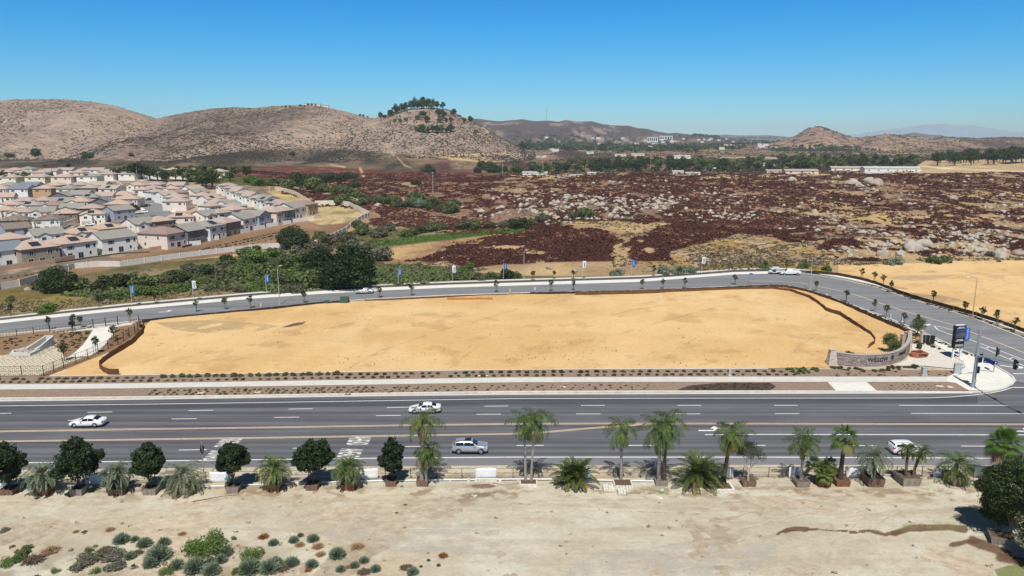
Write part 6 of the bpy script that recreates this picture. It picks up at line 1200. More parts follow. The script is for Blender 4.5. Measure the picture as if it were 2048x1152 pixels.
def lamp_post(x,y,h,arm,ang,label,m_=None,z=.13,tall=.11):
    g=gp(x,y,z); o=empty('street_lamp',g,0,label,'street lamp'); m_=m_ or M_cpole
    MB().tube([(0,0,-.1),(0,0,h)],[tall,tall*.6],9).build('pole',m_,o); dx,dy=math.cos(ang)*arm,math.sin(ang)*arm
    MB().tube([(0,0,h-.1),(dx*.4,dy*.4,h+.28),(dx*.8,dy*.8,h+.5),(dx,dy,h+.5)],.045,6).build('arm',M_galv,o)
    b=MB(); b.box(-.38,.38,-.14,.14,-.08,.06); q=b.build('lamp_head',M_fw,o,False,(dx,dy,h+.5)); q.rotation_euler[2]=ang; MB().box(-.42,.42,-.18,.18,-.2,.02).build('base_cover',m_,o,False,(0,0,.1)).scale=(.5,1,1)
    return o
lamp_post(559.5,608.5,8.8,1.2,R(70),'slim street lamp at the near side of the side road left of centre')
lamp_post(1620,578.5,8.2,2.6,R(35),'street lamp with bright arm at the bend of the side road')
lamp_post(1944.5,636,9.0,2.6,R(195),'tan street lamp standing before the orange graded pad',mat('tan_pole',srgb(176,150,122),.8))
lamp_post(1048,556,7.6,.6,R(0),'grey slim lamp in front of the red brush behind the side road')
# tract lamps
for x,y,hh,lb in ((209,446,7.5,'tract street lamp with curved arm before the cream arched house'),(299,432,8,'tract street lamp beside the sloping tract street'),(345,441,7,'tract street lamp right of the sloping tract street'),(288,452,6.5,'tract street lamp between the second row houses'),(386,440,6.5,'tract street lamp beside the cream gabled house')):
    X,Y,Z=pt(x,y); o=empty('street_lamp',(X,Y,Z),0,lb,'street lamp'); MB().tube([(0,0,0),(0,0,hh),(-.6,0,hh+.45),(-1.6,0,hh+.5)],[.1,.07,.05,.05],7).build('pole',M_cpole,o); MB().box(-2.1,-1.4,-.12,.12,hh+.44,hh+.56).build('lamp_head',M_fw,o)
# utility poles and wires
def upole(x,y,yt,label,cross=True,m_=None,Yf=None):
    X,Y,Z=pt(x,y) if Yf is None else at(x,y,Yf); h=(y-yt)/pxm(Y); o=empty('utility_pole',(X,Y,Z),0,label,'utility pole','utility poles'); MB().tube([(0,0,-.5),(0,0,h)],[.2,.13],7).build('pole',m_ or M_wood,o)
    if cross: MB().box(-1.4,1.4,-.07,.07,h-.7,h-.5).build('crossarm',m_ or M_wood,o)
    return (X,Y,Z+h-.6)
U={}
U['a']=upole(866,389,344,'pale utility pole standing alone in the red brush',m_=M_cpole); U['b']=upole(682,403,378,'dark utility pole behind the green wash',m_=M_bark)
U['c']=upole(275,361,323,'tall pale utility pole behind the garden trees of the tract',m_=M_cpole); U['d']=upole(106,363,322,'dark utility pole over the upper tract rows',m_=M_bark)
U['e']=upole(1086,352,323,'utility pole beside the pale shed in the valley',m_=M_cpole); U['f']=upole(1301,338,312,'pale utility pole in the tree belt behind the crest',m_=M_cpole); U['g']=upole(1390,340,322,'utility pole along the valley road',m_=M_wood); U['h']=upole(1477,343,321,'utility pole before the ranch road',m_=M_wood)
U['i']=upole(1632,336,310,'pale utility pole among the ranch trees',m_=M_cpole); U['j']=upole(1702,332,304,'brown utility pole rising over the ranch trees'); U['k']=upole(1766,326,299,'pale utility pole behind the long white sheds',m_=M_cpole); U['l']=upole(1560,341,320,'utility pole at the left edge of the ranches'); U['m']=upole(1825,324,306,'utility pole at the tan field edge')
U['n']=upole(1005,352,320,'pale utility pole left of the dirt ranch yard',m_=M_cpole)
def wire(name,a,b,label,sag=3.0,off=(0,)):
    o=empty(name,a,0,label,'power line','overhead wires')
    for k in off:
        P=[((b[0]-a[0])*t,(b[1]-a[1])*t,(b[2]-a[2])*t-4*sag*t*(1-t)+k) for t in np.linspace(0,1,14)]; MB().tube(P,.028,4).build('cable',M_black,o)
wire('power_line',U['d'],U['c'],'wires over the tract roofs between two poles',4,(0,.7)); wire('power_line',U['c'],U['b'],'long wires from the tract down to the green wash',8,(0,.9)); wire('power_line',U['b'],U['a'],'wires from the wash to the lone pole in red brush',6,(0,.7))
wire('power_line',U['n'],U['e'],'wires left of the brush crest',2,(0,.8)); wire('power_line',U['e'],U['f'],'wires across the tree belt behind the crest',3,(0,.8)); wire('power_line',U['f'],U['g'],'wires right of the tree belt pole',2,(0,.8)); wire('power_line',U['g'],U['h'],'wires along the valley road',2,(0,.8)); wire('power_line',U['h'],U['l'],'wires entering the ranches',2,(0,.8)); wire('power_line',U['i'],U['j'],'wires over the ranch trees',2,(0,.8)); wire('power_line',U['j'],U['k'],'wires behind the long white sheds',2,(0,.8))
# masts on the hills
for x,y,h,Y_,lb in ((828.5,214,26,1345,'thin lattice mast behind the trees of the wooded hilltop'),(1093,242,62,4150,'radio mast on the ridge of the far hills')):
    X,Y,Z=at(x,y,Y_); Z=float(hz(X,Y)); o=empty('radio_mast',(X,Y,Z),0,lb,'mast'); MB().tube([(0,0,0),(0,0,h)],[.5 if h<40 else 1.6,.25 if h<40 else .9],5).build('mast',M_galv,o); MB().box(-1.2,1.2,-.3,.3,h*.8,h*.84).build('antenna',M_galv,o)
# ---------------------------------------------------------- traffic signal
g=gp(1946,774,.13); o=empty('traffic_signal_pole',g,0,'tall galvanised signal pole with long arm at the corner','traffic signal')
MB().tube([(0,0,0),(0,0,9.6)],[.30,.21],16).build('pole',M_galv,o); MB().box(-.4,.4,-.4,.4,0,.12).build('base',M_galv,o)
gm=Vector((74.6,100.4,7.0))-Vector(g); A=[(0,0,5.3),(gm.x*.25,gm.y*.25,5.95),(gm.x*.6,gm.y*.6,6.7),(gm.x*1.12,gm.y*1.12,7.5)]
MB().tube(A,[.15,.13,.11,.07],10).build('mast_arm',M_galv,o); MB().box(-.28,.28,-.28,.28,5.0,5.6).build('collar',M_galv,o)
MB().tube([(0,0,9.3),(1.0,.35,9.9),(2.6,.8,10.35),(3.6,1.1,10.4)],.06,7).build('lamp_arm',M_galv,o); MB().box(3.3,4.2,.95,1.3,10.3,10.42).build('lamp_head',M_galv,o)
def head(nm,p,parent,rz=0,back=True):
    h=empty(nm,p,rz); h.parent=parent; m=MB(); m.box(-.2,.2,-.16,.12,-.55,.55)
    for q in (-.36,0,.36): m.tube([(0,-.16,q),(0,-.42,q-.02)],[.16,.15],10)
    m.build('housing',M_black,h)
    if back: MB().box(-.42,.42,.0,.03,-.75,.75).build('backplate',M_black,h)
    return h
head('signal_head',(gm.x*1.04,gm.y*1.04,7.4),o,R(90)); head('signal_head',(gm.x*.62,gm.y*.62,6.65),o,R(90)); head('signal_head',(.55,-.1,4.9),o,R(200)); head('pedestrian_signal',(.5,0,2.9),o,R(200),False); MB().box(-.14,.14,-.42,-.28,1.0,1.35).build('push_button',M_fw,o)
MB().box(-1.25,1.25,-.03,.03,-.32,.32).build('street_name_board',M_fdb,o,False,(gm.x*.22,gm.y*.22+.1,5.35)).rotation_euler=(0,0,R(90))
# sign on the far post (seen from behind) with its blue street board
g=gp(1987,744.5,.13); o=empty('sign_post',g,0,'grey sign post with black signal and small blue board at the corner','sign'); MB().tube([(0,0,0),(0,0,4.0)],.09,9).build('post',M_galv,o); h_=empty('signal_head',(.1,0,3.7),R(60)); h_.parent=o; MB().box(-.42,.42,-.12,.12,-.75,.75).build('backplate',M_black,h_); m=MB()
for q in (-.36,0,.36): m.tube([(0,-.1,q),(0,-.4,q-.02)],[.16,.15],10)
m.build('housing',M_black,h_)
b=MB().box(-1.05,1.05,-.02,.02,-.28,.28).build('street_board',M_fdb,o,False,(-.9,-.2,1.9)); b.rotation_euler=(0,0,R(-28)); m=MB()
for i,q in enumerate((-.8,-.55,-.35,.0,.2,.45,.7)): m.box(q,q+.14,-.03,-.02,-.08,.08)
m.build('board_lettering',M_fw,b)
# ---------------------------------------------------------- tall black sign board
g=gp(1912,716,.13); o=empty('monument_board',g,R(14),'tall black two-sided sign board on white legs at the corner','sign board')
for s in (-1,1): MB().box(s*.8-.13,s*.8+.13,-.13,.13,-.2,2.1).build('leg',M_fw,o)
M_navy=mat('board_navy',srgb(32,38,58),.5); M_bd=mat('board_black',srgb(26,26,30),.5); 
b=MB().box(-1.1,1.1,-.3,.3,2.0,6.1,0).build('panel',M_bd,o); m=MB(); m.box(-1.13,1.13,-.33,.33,5.6,6.2); m.build('header',M_navy,b); MB().box(-1.0,1.0,-.25,.25,6.2,6.28).build('cap',M_fw,b)
M_pic=mat('board_picture',srgb(96,100,110),.5,col2=srgb(40,44,56),scale=1.6); MB().box(-1.0,1.0,-.325,-.3,3.9,4.9).build('picture',M_pic,b); MB().box(-1.0,1.0,-.325,-.3,5.0,5.5).build('picture',mat('board_blue_band',srgb(52,66,110),.5),b)
m=MB(); r=random.Random(4)
for zz,h in ((5.85,.12),(5.68,.08),(3.5,.12),(3.3,.1),(2.6,.06),(2.45,.06),(2.3,.06)):
    x=-.85 if h<.12 else -.6; e=-.355 if zz>5.6 else -.325
    while x<(.8 if h<.12 else .55):
        q=r.uniform(.08,.3); m.box(x,min(x+q,.9),e-.015,e+.02,zz,zz+h); x+=q+.09
m.build('lettering',M_fw,b)
# ---------------------------------------------------------- curved stone wall with name
M_stone=mat('ledger_stone',srgb(146,134,130),.9,noise=.3,scale=2.2,bump=.05,bscale=7); n_=M_stone.node_tree
_tc=n_.nodes.new('ShaderNodeTexCoord'); _mp=n_.nodes.new('ShaderNodeMapping'); _mp.inputs['Scale'].default_value=(1.6,1.6,6); _vo=n_.nodes.new('ShaderNodeTexVoronoi'); _vo.inputs['Scale'].default_value=1.3; n_.links.new(_tc.outputs['Object'],_mp.inputs['Vector']); n_.links.new(_mp.outputs[0],_vo.inputs['Vector']); _hs=n_.nodes.new('ShaderNodeHueSaturation'); _p=n_.nodes['Principled BSDF']; _src=_p.inputs['Base Color'].links[0].from_socket; _mr=n_.nodes.new('ShaderNodeSeparateColor'); n_.links.new(_vo.outputs['Color'],_mr.inputs[0]); _m2=n_.nodes.new('ShaderNodeMapRange'); _m2.inputs[3].default_value=.6; _m2.inputs[4].default_value=1.35; n_.links.new(_mr.outputs[0],_m2.inputs[0]); n_.links.new(_m2.outputs[0],_hs.inputs['Value']); n_.links.new(_src,_hs.inputs['Color']); n_.links.new(_hs.outputs[0],_p.inputs['Base Color'])
M_cob=mat('river_stone',srgb(168,148,138),.9,col2=srgb(214,200,188),scale=3.5,bump=.06,bscale=4)
base=[(1671,729),(1690,731),(1715,732.5),(1740,732.5),(1762,731),(1782,727.5),(1800,721),(1812,711),(1817,700),(1817,692)]
Q=[gp(x,y,.05) for x,y in base]
def smoothline(Q,n):
    t=np.linspace(0,1,len(Q)); T=np.linspace(0,1,n); return np.interp(T,t,[q[0] for q in Q]),np.interp(T,t,[q[1] for q in Q])
WX,WY=smoothline(Q,46); k_=np.array([.25,.5,.25])
for _ in range(3): WX[1:-1]=np.convolve(WX,k_,'valid'); WY[1:-1]=np.convolve(WY,k_,'valid')
O=(WX[0],WY[0],0); o=empty('entrance_wall',O,0,'curved grey stone entrance wall with black lettering and willow emblem','wall')
H0=2.05; m=MB(); v=[]; NX=[];NY=[]
for i in range(46):
    a=max(i-1,0);b=min(i+1,45); d=np.array([WX[b]-WX[a],WY[b]-WY[a]]); d/=np.linalg.norm(d); NX.append(d[1]); NY.append(-d[0])
def zt(i): return H0+.05+.55*max(0,(i-28)/17.)+.2*max(0,(10-i)/10.)
for i in range(46):
    for s,z in ((.25,-.2),(-.25,-.2),(-.25,zt(i)),(.25,zt(i))): v.append((WX[i]+NX[i]*s-O[0],WY[i]+NY[i]*s-O[1],z))
f=[]
for i in range(45):
    a=4*i;b=a+4
    for j in range(4): f.append((a+j,b+j,b+(j+1)%4,a+(j+1)%4))
f+=[(3,2,1,0),(180,181,182,183)]; m.add(v,f); wl=m.build('wall_panel',M_stone,o); m=MB(); v=[]
for i in range(46):
    for s,z in ((.31,zt(i)+.003),(-.31,zt(i)+.003),(-.31,zt(i)+.1),(.31,zt(i)+.1)): v.append((WX[i]+NX[i]*s-O[0],WY[i]+NY[i]*s-O[1],z))
m.add(v,f); m.build('coping',mat('coping_stone',srgb(168,160,154),.8),o)
def taper(m,cx,cy,w0,w1,h,z0=-.2): m.add([(cx-w0,cy-w0,z0),(cx+w0,cy-w0,z0),(cx+w0,cy+w0,z0),(cx-w0,cy+w0,z0),(cx-w1,cy-w1,h),(cx+w1,cy-w1,h),(cx+w1,cy+w1,h),(cx-w1,cy+w1,h)],[(0,3,2,1),(4,5,6,7),(0,1,5,4),(1,2,6,5),(2,3,7,6),(3,0,4,7)])
m=MB(); taper(m,-.75,0,.85,.45,2.75); m.build('pier',M_cob,o); MB().box(-1.3,-.2,-.5,.5,2.753,2.87).build('pier_cap',M_cob,o); m=MB(); taper(m,WX[-1]-O[0]+.1,WY[-1]-O[1]+.3,.4,.34,2.95); m.build('pier',M_cob,o)
arc=np.concatenate([[0],np.cumsum(np.hypot(np.diff(WX),np.diff(WY)))])
def on_wall(me,s0,zc,nm,e=.30):
    for q in me.vertices:
        s=s0+q.co.x; X=np.interp(s,arc,WX); Y=np.interp(s,arc,WY); nx=np.interp(s,arc,NX); ny=np.interp(s,arc,NY); dd=e+q.co.z
        q.co=(X+nx*dd-O[0],Y+ny*dd-O[1],zc+q.co.y)
    me.materials.clear(); me.materials.append(M_black); return link(nm,me,wl)
def find_s(px): 
    P=proj(WX,WY,WX*0+1.2)[0]; return float(np.interp(px,P,arc))
on_wall(text_mesh('WILLOW',.98,.03),find_s(1755),1.22,'lettering'); on_wall(text_mesh('SPRINGS',.92,.03),find_s(1802),1.42,'lettering')
# willow emblem: trunk and drooping strands
e=MB(); e.add([(-.07,-.42,0),(.07,-.42,0),(.05,.1,0),(-.05,.1,0)],[(0,1,2,3)]); e.add([(-.3,-.45,0),(.3,-.45,0),(.3,-.40,0),(-.3,-.40,0)],[(0,1,2,3)])
for k in range(9):
    a=-1+k/4.; x0=a*.38; e.add([(x0-.035,.36-abs(a)*.14,0),(x0+.035,.36-abs(a)*.14,0),(x0*1.25+.03,-.18-.08*(k%2),0),(x0*1.25-.03,-.18-.08*(k%2),0)],[(3,2,1,0)])
e.add([(-.42,.2,0),(-.3,.36,0),(0,.46,0),(.3,.36,0),(.42,.2,0),(.3,.16,0),(0,.24,0),(-.3,.16,0)],[(7,6,5,4,3,2,1,0)])
on_wall(e.mesh('emblem',M_black),find_s(1782),1.3,'emblem',.315)
# timber fences and stone pillars near the wall
def pillar(x,y,h,label):
    g=gp(x,y,.05); o=empty('stone_pillar',g,R(20),label,'pillar'); m=MB(); taper(m,0,0,.36,.30,h); m.build('shaft',M_cob,o); MB().box(-.36,.36,-.36,.36,h+.002,h+.1).build('cap',M_cob,o)
pillar(1811,686,2.2,'stone pillar at the left end of the crossed timber fence'); pillar(1842,686,2.4,'stone pillar between the timber fence and the black screen'); pillar(1803,693,2.4,'stone pillar behind the top of the curved entrance wall')
def xfence(x0,y0,x1,y1,h,label):
    a=gp(x0,y0,.05); b=gp(x1,y1,.05); o=empty('timber_fence',a,math.atan2(b[1]-a[1],b[0]-a[0]),label,'fence'); L=math.hypot(b[0]-a[0],b[1]-a[1])
    for z in (.35,h-.2): MB().box(0,L,-.05,.05,z,z+.16).build('rail',M_dkbrown,o)
    m=MB(); m.tube([(0.05,0,.35),(L-.05,0,h-.1)],.07,4); m.tube([(0.05,.1,h-.1),(L-.05,.1,.35)],.07,4); m.build('cross_brace',M_dkbrown,o); MB().box(L-.1,L+.06,-.08,.08,0,h).build('post',M_dkbrown,o); MB().box(-.06,.1,-.08,.08,0,h).build('post',M_dkbrown,o)
xfence(1814,686,1840,686,1.7,'dark crossed timber fence between two stone pillars'); xfence(1800,702,1804,690,2.2,'dark crossed timber fence behind the curved entrance wall')
g=gp(1855,687,.1); o=empty('black_screen',g,R(-18),'short black privacy screen beside the stone pillar','screen'); MB().box(-1.2,1.2,-.04,.04,.1,1.7).build('panel',M_black,o)
for s in (-.4,.3): MB().box(s-.03,s+.03,-.09,-.045,0,1.75).build('post',M_galv,o)
g=gp(1838,697,.13); o=empty('planter_pot',g,0,'black round pot with a young plant beside the gravel bed','pot'); MB().lathe([(.001,0),(.42,0),(.52,.75),(.46,.75),(.44,.6),(.001,.6)],14).build('pot',M_black,o,True)
shrub('small_shrub','shrub_mid1',g[0],g[1],.75,.35,.6,'young plant growing in the black pot','shrub',None)
# ---------------------------------------------------------- cabinets, boxes
def cabinet(x,y,w_,d,h,m_,label,ang=0,z=.12,det=True,name='utility_cabinet'):
    g=gp(x,y,z); o=empty(name,(g[0],g[1]+d/2,g[2]),ang,label,'cabinet'); MB().box(-w_/2,w_/2,-d/2,d/2,.1,h).build('body',m_,o); MB().box(-w_/2-.08,w_/2+.08,-d/2-.08,d/2+.08,-.1,.1).build('plinth',M_conc,o)
    if det: MB().box(-w_/2-.03,w_/2+.03,-d/2-.03,d/2+.03,h+.002,h+.06).build('lid',m_,o); MB().box(-w_*.4,w_*.4,-d/2-.015,-d/2,.2,h-.15).build('door',m_,o); MB().box(w_*.25,w_*.3,-d/2-.04,-d/2-.015,h*.5,h*.6).build('handle',M_black,o)
M_cab=mat('cabinet_grey',srgb(176,184,188),.5,.2); M_cabg=mat('cabinet_green',srgb(70,92,80),.6)
cabinet(1917,748.5,1.15,.75,1.75,M_cab,'large pale grey signal cabinet beside the signal pole',R(-15)); cabinet(1849,751,.75,.6,1.3,M_cab,'small grey utility cabinet in the brown mulch',R(4))
cabinet(1460,751,.4,.35,1.0,M_cab,'slim grey service pedestal beside the sidewalk'); cabinet(653,608.5,.9,.7,.8,M_cabg,'small green transformer box at the lot edge'); cabinet(688,607.5,1.9,1.3,1.5,M_cabg,'large green transformer box at the lot edge'); cabinet(1781,638,.4,.35,1.0,M_cab,'slim grey pedestal among the side road saplings'); cabinet(1805,643.0,.35,.3,1.1,M_cab,'thin grey post box between the last side road saplings')
def hydrant(x,y,label,c):
    g=gp(x,y,.12); o=empty('hydrant',g,0,label,'hydrant'); MB().lathe([(.001,0),(.16,0),(.16,.08),(.11,.1),(.11,.62),(.14,.66),(.10,.8),(.001,.84)],10).build('barrel',c,o,True); MB().tube([(-.22,0,.5),(.22,0,.5)],.07,8).build('outlet',c,o)
M_hy=mat('hydrant_yellow',srgb(226,206,120),.5); hydrant(522,613,'pale yellow hydrant left of the slim street lamp',M_hy); hydrant(1020,583.5,'pale yellow hydrant at the middle of the lot edge',M_hy); hydrant(1653,593.5,'white standpipe beside the bend planting strip',M_fw); hydrant(1070,580,'white standpipe in the middle of the lot edge',M_fw); hydrant(1955,630,'pale yellow hydrant on the east sidewalk',M_hy)
# warning sign seen from behind, on the near verge
g=gp(409,956,.05); o=empty('warning_sign',g,0,'dark diamond warning sign seen from behind on a thin post','sign'); MB().tube([(0,0,-.2),(0,0,4.6)],.05,6).build('post',M_galv,o); MB().add([(-.06,-.52,3.7),(.06,.0,2.95),(.06,.52,3.7),(-.06,0,4.45)],[(0,1,2,3),(3,2,1,0)]).build('plate',mat('sign_back',srgb(96,96,92),.6,.3),o)
g=gp(1501,566,.1); o=empty('road_sign',g,0,'small blue sign on a thin post at the side road','sign'); MB().tube([(0,0,0),(0,0,2.9)],.04,6).build('post',M_galv,o); MB().box(-.45,.45,-.02,.02,2.3,2.8).build('plate',M_fb,o)
# ---------------------------------------------------------- silt fences, basin fence
M_silt=mat('silt_fabric',srgb(52,44,42),.8,noise=.2,scale=1.5); M_siltb=mat('brown_silt_fabric',srgb(104,72,44),.85,noise=.2,scale=1.5); M_stk=mat('timber_stake',srgb(150,120,88),.9)
def silt(P,h,m_,label,z=.06,sp=3.0):
    Q=[gp(x,y,z) for x,y in P]; pts=[]
    for a,b in zip(Q[:-1],Q[1:]):
        L=math.hypot(b[0]-a[0],b[1]-a[1]); n=max(1,int(L/.8))
        for i in range(n): s=i/n; pts.append((a[0]*(1-s)+b[0]*s,a[1]*(1-s)+b[1]*s))
    pts.append(Q[-1][:2]); O=(pts[0][0],pts[0][1],z); o=empty('silt_fence',O,0,label,'silt fence'); v=[];r=random.Random(len(P)); n=len(pts)
    for i,p in enumerate(pts):
        a=Vector(pts[max(i-1,0)]); b=Vector(pts[min(i+1,n-1)]); d=(b-a).normalized(); nn=Vector((-d.y,d.x)); w_=.05*math.sin(i*.9); hh=h*(1-.12*abs(math.sin(i*.82))*r.random()); k=.02
        for s,zz in ((-k,-.1),(k,-.1),(k,hh),(-k,hh)): v.append((p[0]+nn.x*(s+w_)-O[0],p[1]+nn.y*(s+w_)-O[1],zz))
    f=[]
    for i in range(n-1):
        a=4*i;b=a+4
        for j in range(4): f.append((a+j,b+j,b+(j+1)%4,a+(j+1)%4))
    f+=[(3,2,1,0),(4*n-4,4*n-3,4*n-2,4*n-1)]; m=MB(); m.add(v,f); m.build('fabric',m_,o); acc=9; last=pts[0]; st=MB().box(-.03,.03,-.03,.03,-.2,h+.22).mesh('stake',M_stk); c=0
    for p in pts:
        acc+=math.hypot(p[0]-last[0],p[1]-last[1]); last=p
        if acc>=sp and c<98: acc=0; c+=1; link('stake',st,o,(p[0]-O[0],p[1]-O[1]-.08,0))
    return o
silt([(284,645.5),(330,640.5),(400,633.5),(512,623),(560,618),(640,609.5),(700,606)],.75,M_silt,'black silt fence along the left part of the side road verge')
silt([(730,603),(760,601.5),(830,598.5),(900,595),(990,591.5),(1060,589.5)],.5,M_siltb,'brown silt fence along the middle of the lot top edge')
silt([(1060,589.5),(1180,587),(1280,585),(1360,581.5),(1440,578.5),(1500,575.5),(1538,574.5)],.7,M_silt,'black silt fence along the top edge right of centre')
silt([(1538,574.8),(1573,576.5),(1612,584.5),(1660,600),(1700,616),(1750,637),(1800,659),(1822,672)],.9,mat('faded_silt_fabric',srgb(78,58,44),.85,noise=.2,scale=1.5),'black silt fence following the bend of the side road',.06)
silt([(1150,590.5),(1280,587.5),(1400,583.5),(1500,580.5),(1545,580),(1580,584),(1620,598),(1640,612),(1652,622),(1680,631),(1700,644),(1725,661),(1742,673),(1750,683),(1749,689),(1736,698)],.95,M_siltb,'long brown silt fence winding down the inside of the lot')
silt([(289,652),(284,668),(262,690),(235,706),(212,722),(200,733),(200,739),(207,745),(220,750),(239,750.5)],1.15,M_siltb,'dark brown silt fence hooking round the left end of the lot')
silt([(895,600.5),(940,600.5),(985,600)],.7,mat('orange_boards',srgb(176,130,70),.9),'long orange-brown board trough at the lot top edge')
silt([(1611,546.5),(1640,547.5),(1676,551),(1720,559.5),(1751,568),(1798,586.5),(1846,602),(1900,617),(1946,629.5),(2000,647),(2048,664.5),(2250,742)],.85,M_silt,'black silt fence between the east sidewalk and the orange pad',.13)
railfence('iron_fence',[gp(x,y)[:2] for x,y in ((-220,757),(88,753.5))],1.9,3.6,'black iron fence along the street side of the basin',world=True,z0=.05,rails=3,pick=.35)
railfence('iron_fence',[gp(x,y)[:2] for x,y in ((88,753.5),(128,737),(176,719),(236,690),(270,667),(282,655))],1.9,3.0,'black iron fence climbing beside the concrete drive',world=True,z0=.05,rails=3,pick=.35)
railfence('iron_fence',[gp(x,y)[:2] for x,y in ((-220,706),(0,677),(100,664),(187,655))],1.5,3.4,'low black iron fence between the basin and the side road',world=True,z0=.05,rails=3,pick=.5)
g0=gp(187,656,.05);g1=gp(236,650,.05); o=empty('drive_gate',g0,math.atan2(g1[1]-g0[1],g1[0]-g0[0]),'black metal gate across the top of the concrete drive','gate'); L=math.hypot(g1[0]-g0[0],g1[1]-g0[1])
for s in (0,.5,1): MB().box(s*L-.08,s*L+.08,-.08,.08,0,2.0).build('gate_post',M_black,o)
for z in (.3,1.1,1.8): MB().tube([(0,0,z),(L,0,z)],.03,5).build('rail',M_black,o)
g=gp(279,653,.05); o=empty('fence_screen',g,R(-60),'black mesh screen at the top end of the iron fence','screen'); MB().box(-1.2,1.2,-.03,.03,0,2.1).build('panel',M_black,o); MB().box(-1.25,-1.15,-.05,.05,0,2.2).build('post',M_black,o)
# concrete outlet structure in the basin
o=empty('drain_outlet',(0,0,0),0,'pale concrete drainage outlet with sloped wing walls in the basin','drain outlet')
def wseg(P,h0,h1,t=.3,nm='wing_wall',z=.03):
    a=Vector(gp(*P[0])[:2]); b=Vector(gp(*P[1])[:2]); d=(b-a).normalized(); n=Vector((-d.y,d.x))*t/2
    v=[(a-n).to_tuple()+(z,),(a+n).to_tuple()+(z,),(b+n).to_tuple()+(z,),(b-n).to_tuple()+(z,),(a-n).to_tuple()+(z+h0,),(a+n).to_tuple()+(z+h0,),(b+n).to_tuple()+(z+h1,),(b-n).to_tuple()+(z+h1,)]
    MB().add(v,[(3,2,1,0),(4,5,6,7),(0,4,7,3),(1,2,6,5),(0,1,5,4),(3,7,6,2)][:2]+[(0,3,7,4),(1,5,6,2),(0,4,5,1),(3,2,6,7)]).build(nm,M_conc,o)
wseg([(94,689),(108,689)],1.8,1.8,.35,'head_wall'); wseg([(94,689),(54,701)],1.8,.5); wseg([(108,689.5),(62,712)],1.8,.45); wseg([(54,701),(28,705)],.5,.5); wseg([(28,705),(24,711)],.5,.5,.4); wseg([(24,711),(58,713)],.6,.6,.5); wseg([(58,713.5),(80,704)],.6,.6,.5)
gg=gp(101,689.6,.03); MB().tube([(gg[0],gg[1]-.25,.8),(gg[0],gg[1]-.18,.8)],.32,14).build('pipe_mouth',M_black,o)
# riprap stones around it
def stones(name,P,n,s0,s1,seed,z=.05,m_=None):
    g=np.random.default_rng(seed); xs=[p[0] for p in P]; ys=[p[1] for p in P]; px=g.uniform(min(xs),max(xs),n*6); py=g.uniform(min(ys),max(ys),n*6); k=inpoly(P,px,py); px,py=px[k][:n],py[k][:n]; W=np.array([gp(a,b,z) for a,b in zip(px,py)])
    bm=bmesh.new(); bmesh.ops.create_icosphere(bm,subdivisions=1,radius=1); bv=np.array([v.co[:] for v in bm.verts]); bf=np.array([[v.index for v in f.verts] for f in bm.faces]); bm.free(); m=len(W)
    V=bv[None]*(1+.15*g.normal(size=(m,len(bv),1)))*g.uniform(s0,s1,(m,1,1))*np.array([1,1,.7])+W[:,None,:]; Q=(bf[None]+(np.arange(m)*len(bv))[:,None,None]).reshape(-1,3); o=link(name,npmesh(name,V.reshape(-1,3),Q,m_ or M_rock)); tag(o,kind='stuff')
stones('riprap_stones',[(20,705),(50,694),(70,684),(95,675),(112,678),(118,686),(108,700),(96,703),(84,708),(60,716),(20,714)],420,.12,.28,51)
stones('kerbside_cobbles',[(100,664),(170,656),(185,652),(182,656),(110,667)],120,.15,.3,52,m_=mat('dark_cobble',srgb(110,100,92),.9))
# ---------------------------------------------------------- saplings
SAPS=[(98,659),(162,655),(147,652),(260,643),(393,623),(450,618),(501,616),(609,605),(759,595),(824,590),(993,584),(1102,582),(1147,580),(1284,578),(1326,577),(1369,576),(1470,569),(1632,582),(1692,603),(1749,623),(1772,635),(1808,648),(1835,657)]
SAPN=[(22,632),(198,614),(310,606),(1066,561),(1108,558),(1147,558),(1307,551.5),(1358,549),(1531,541),(1573,541),(1723,559),(1748,565),(1766,572),(1782,585),(1866,606),(1929,629),(1963,641),(1992,649),(2028,662)]
M_stake=mat('wood_stake',srgb(120,96,72),.9)
stk=MB()
for s in (-.35,.35): stk.tube([(s,0,0),(s,0,1.7)],.03,5)
STK=stk.mesh('support_stake',M_stake)
def sapling(x,y,label,grp,z=.12,s=1.0,k=None):
    g=gp(x,y,z); o=tree('sapling',k or ('sapling%d'%random.randrange(4)),g[0],g[1],g[2],s,label,'tree',grp,rot=random.random()*6); link('support_stake',STK,o); return o
for i,(x,y) in enumerate(SAPS): sapling(x,y,'young staked street tree on the near side of the side road, %s from left'%ordw(i+1),'saplings on the near side of the side road',s=random.uniform(.9,1.15))
for i,(x,y) in enumerate(SAPN): sapling(x,y,'young staked street tree on the far side of the side road, %s from left'%ordw(i+1),'saplings on the far side of the side road',s=random.uniform(.85,1.1) if x<1700 else 1.1)
for x,y,lb in ((228,682,'slim young tree right of the concrete drive'),(192,706,'slim pale young tree at the foot of the concrete drive'),(129,722,'bushy young tree at the corner of the basin fence'),(147,669,'short young tree with dark base shrub above the drain outlet')): sapling(x,y,lb,'young trees around the basin',.05,1.15)
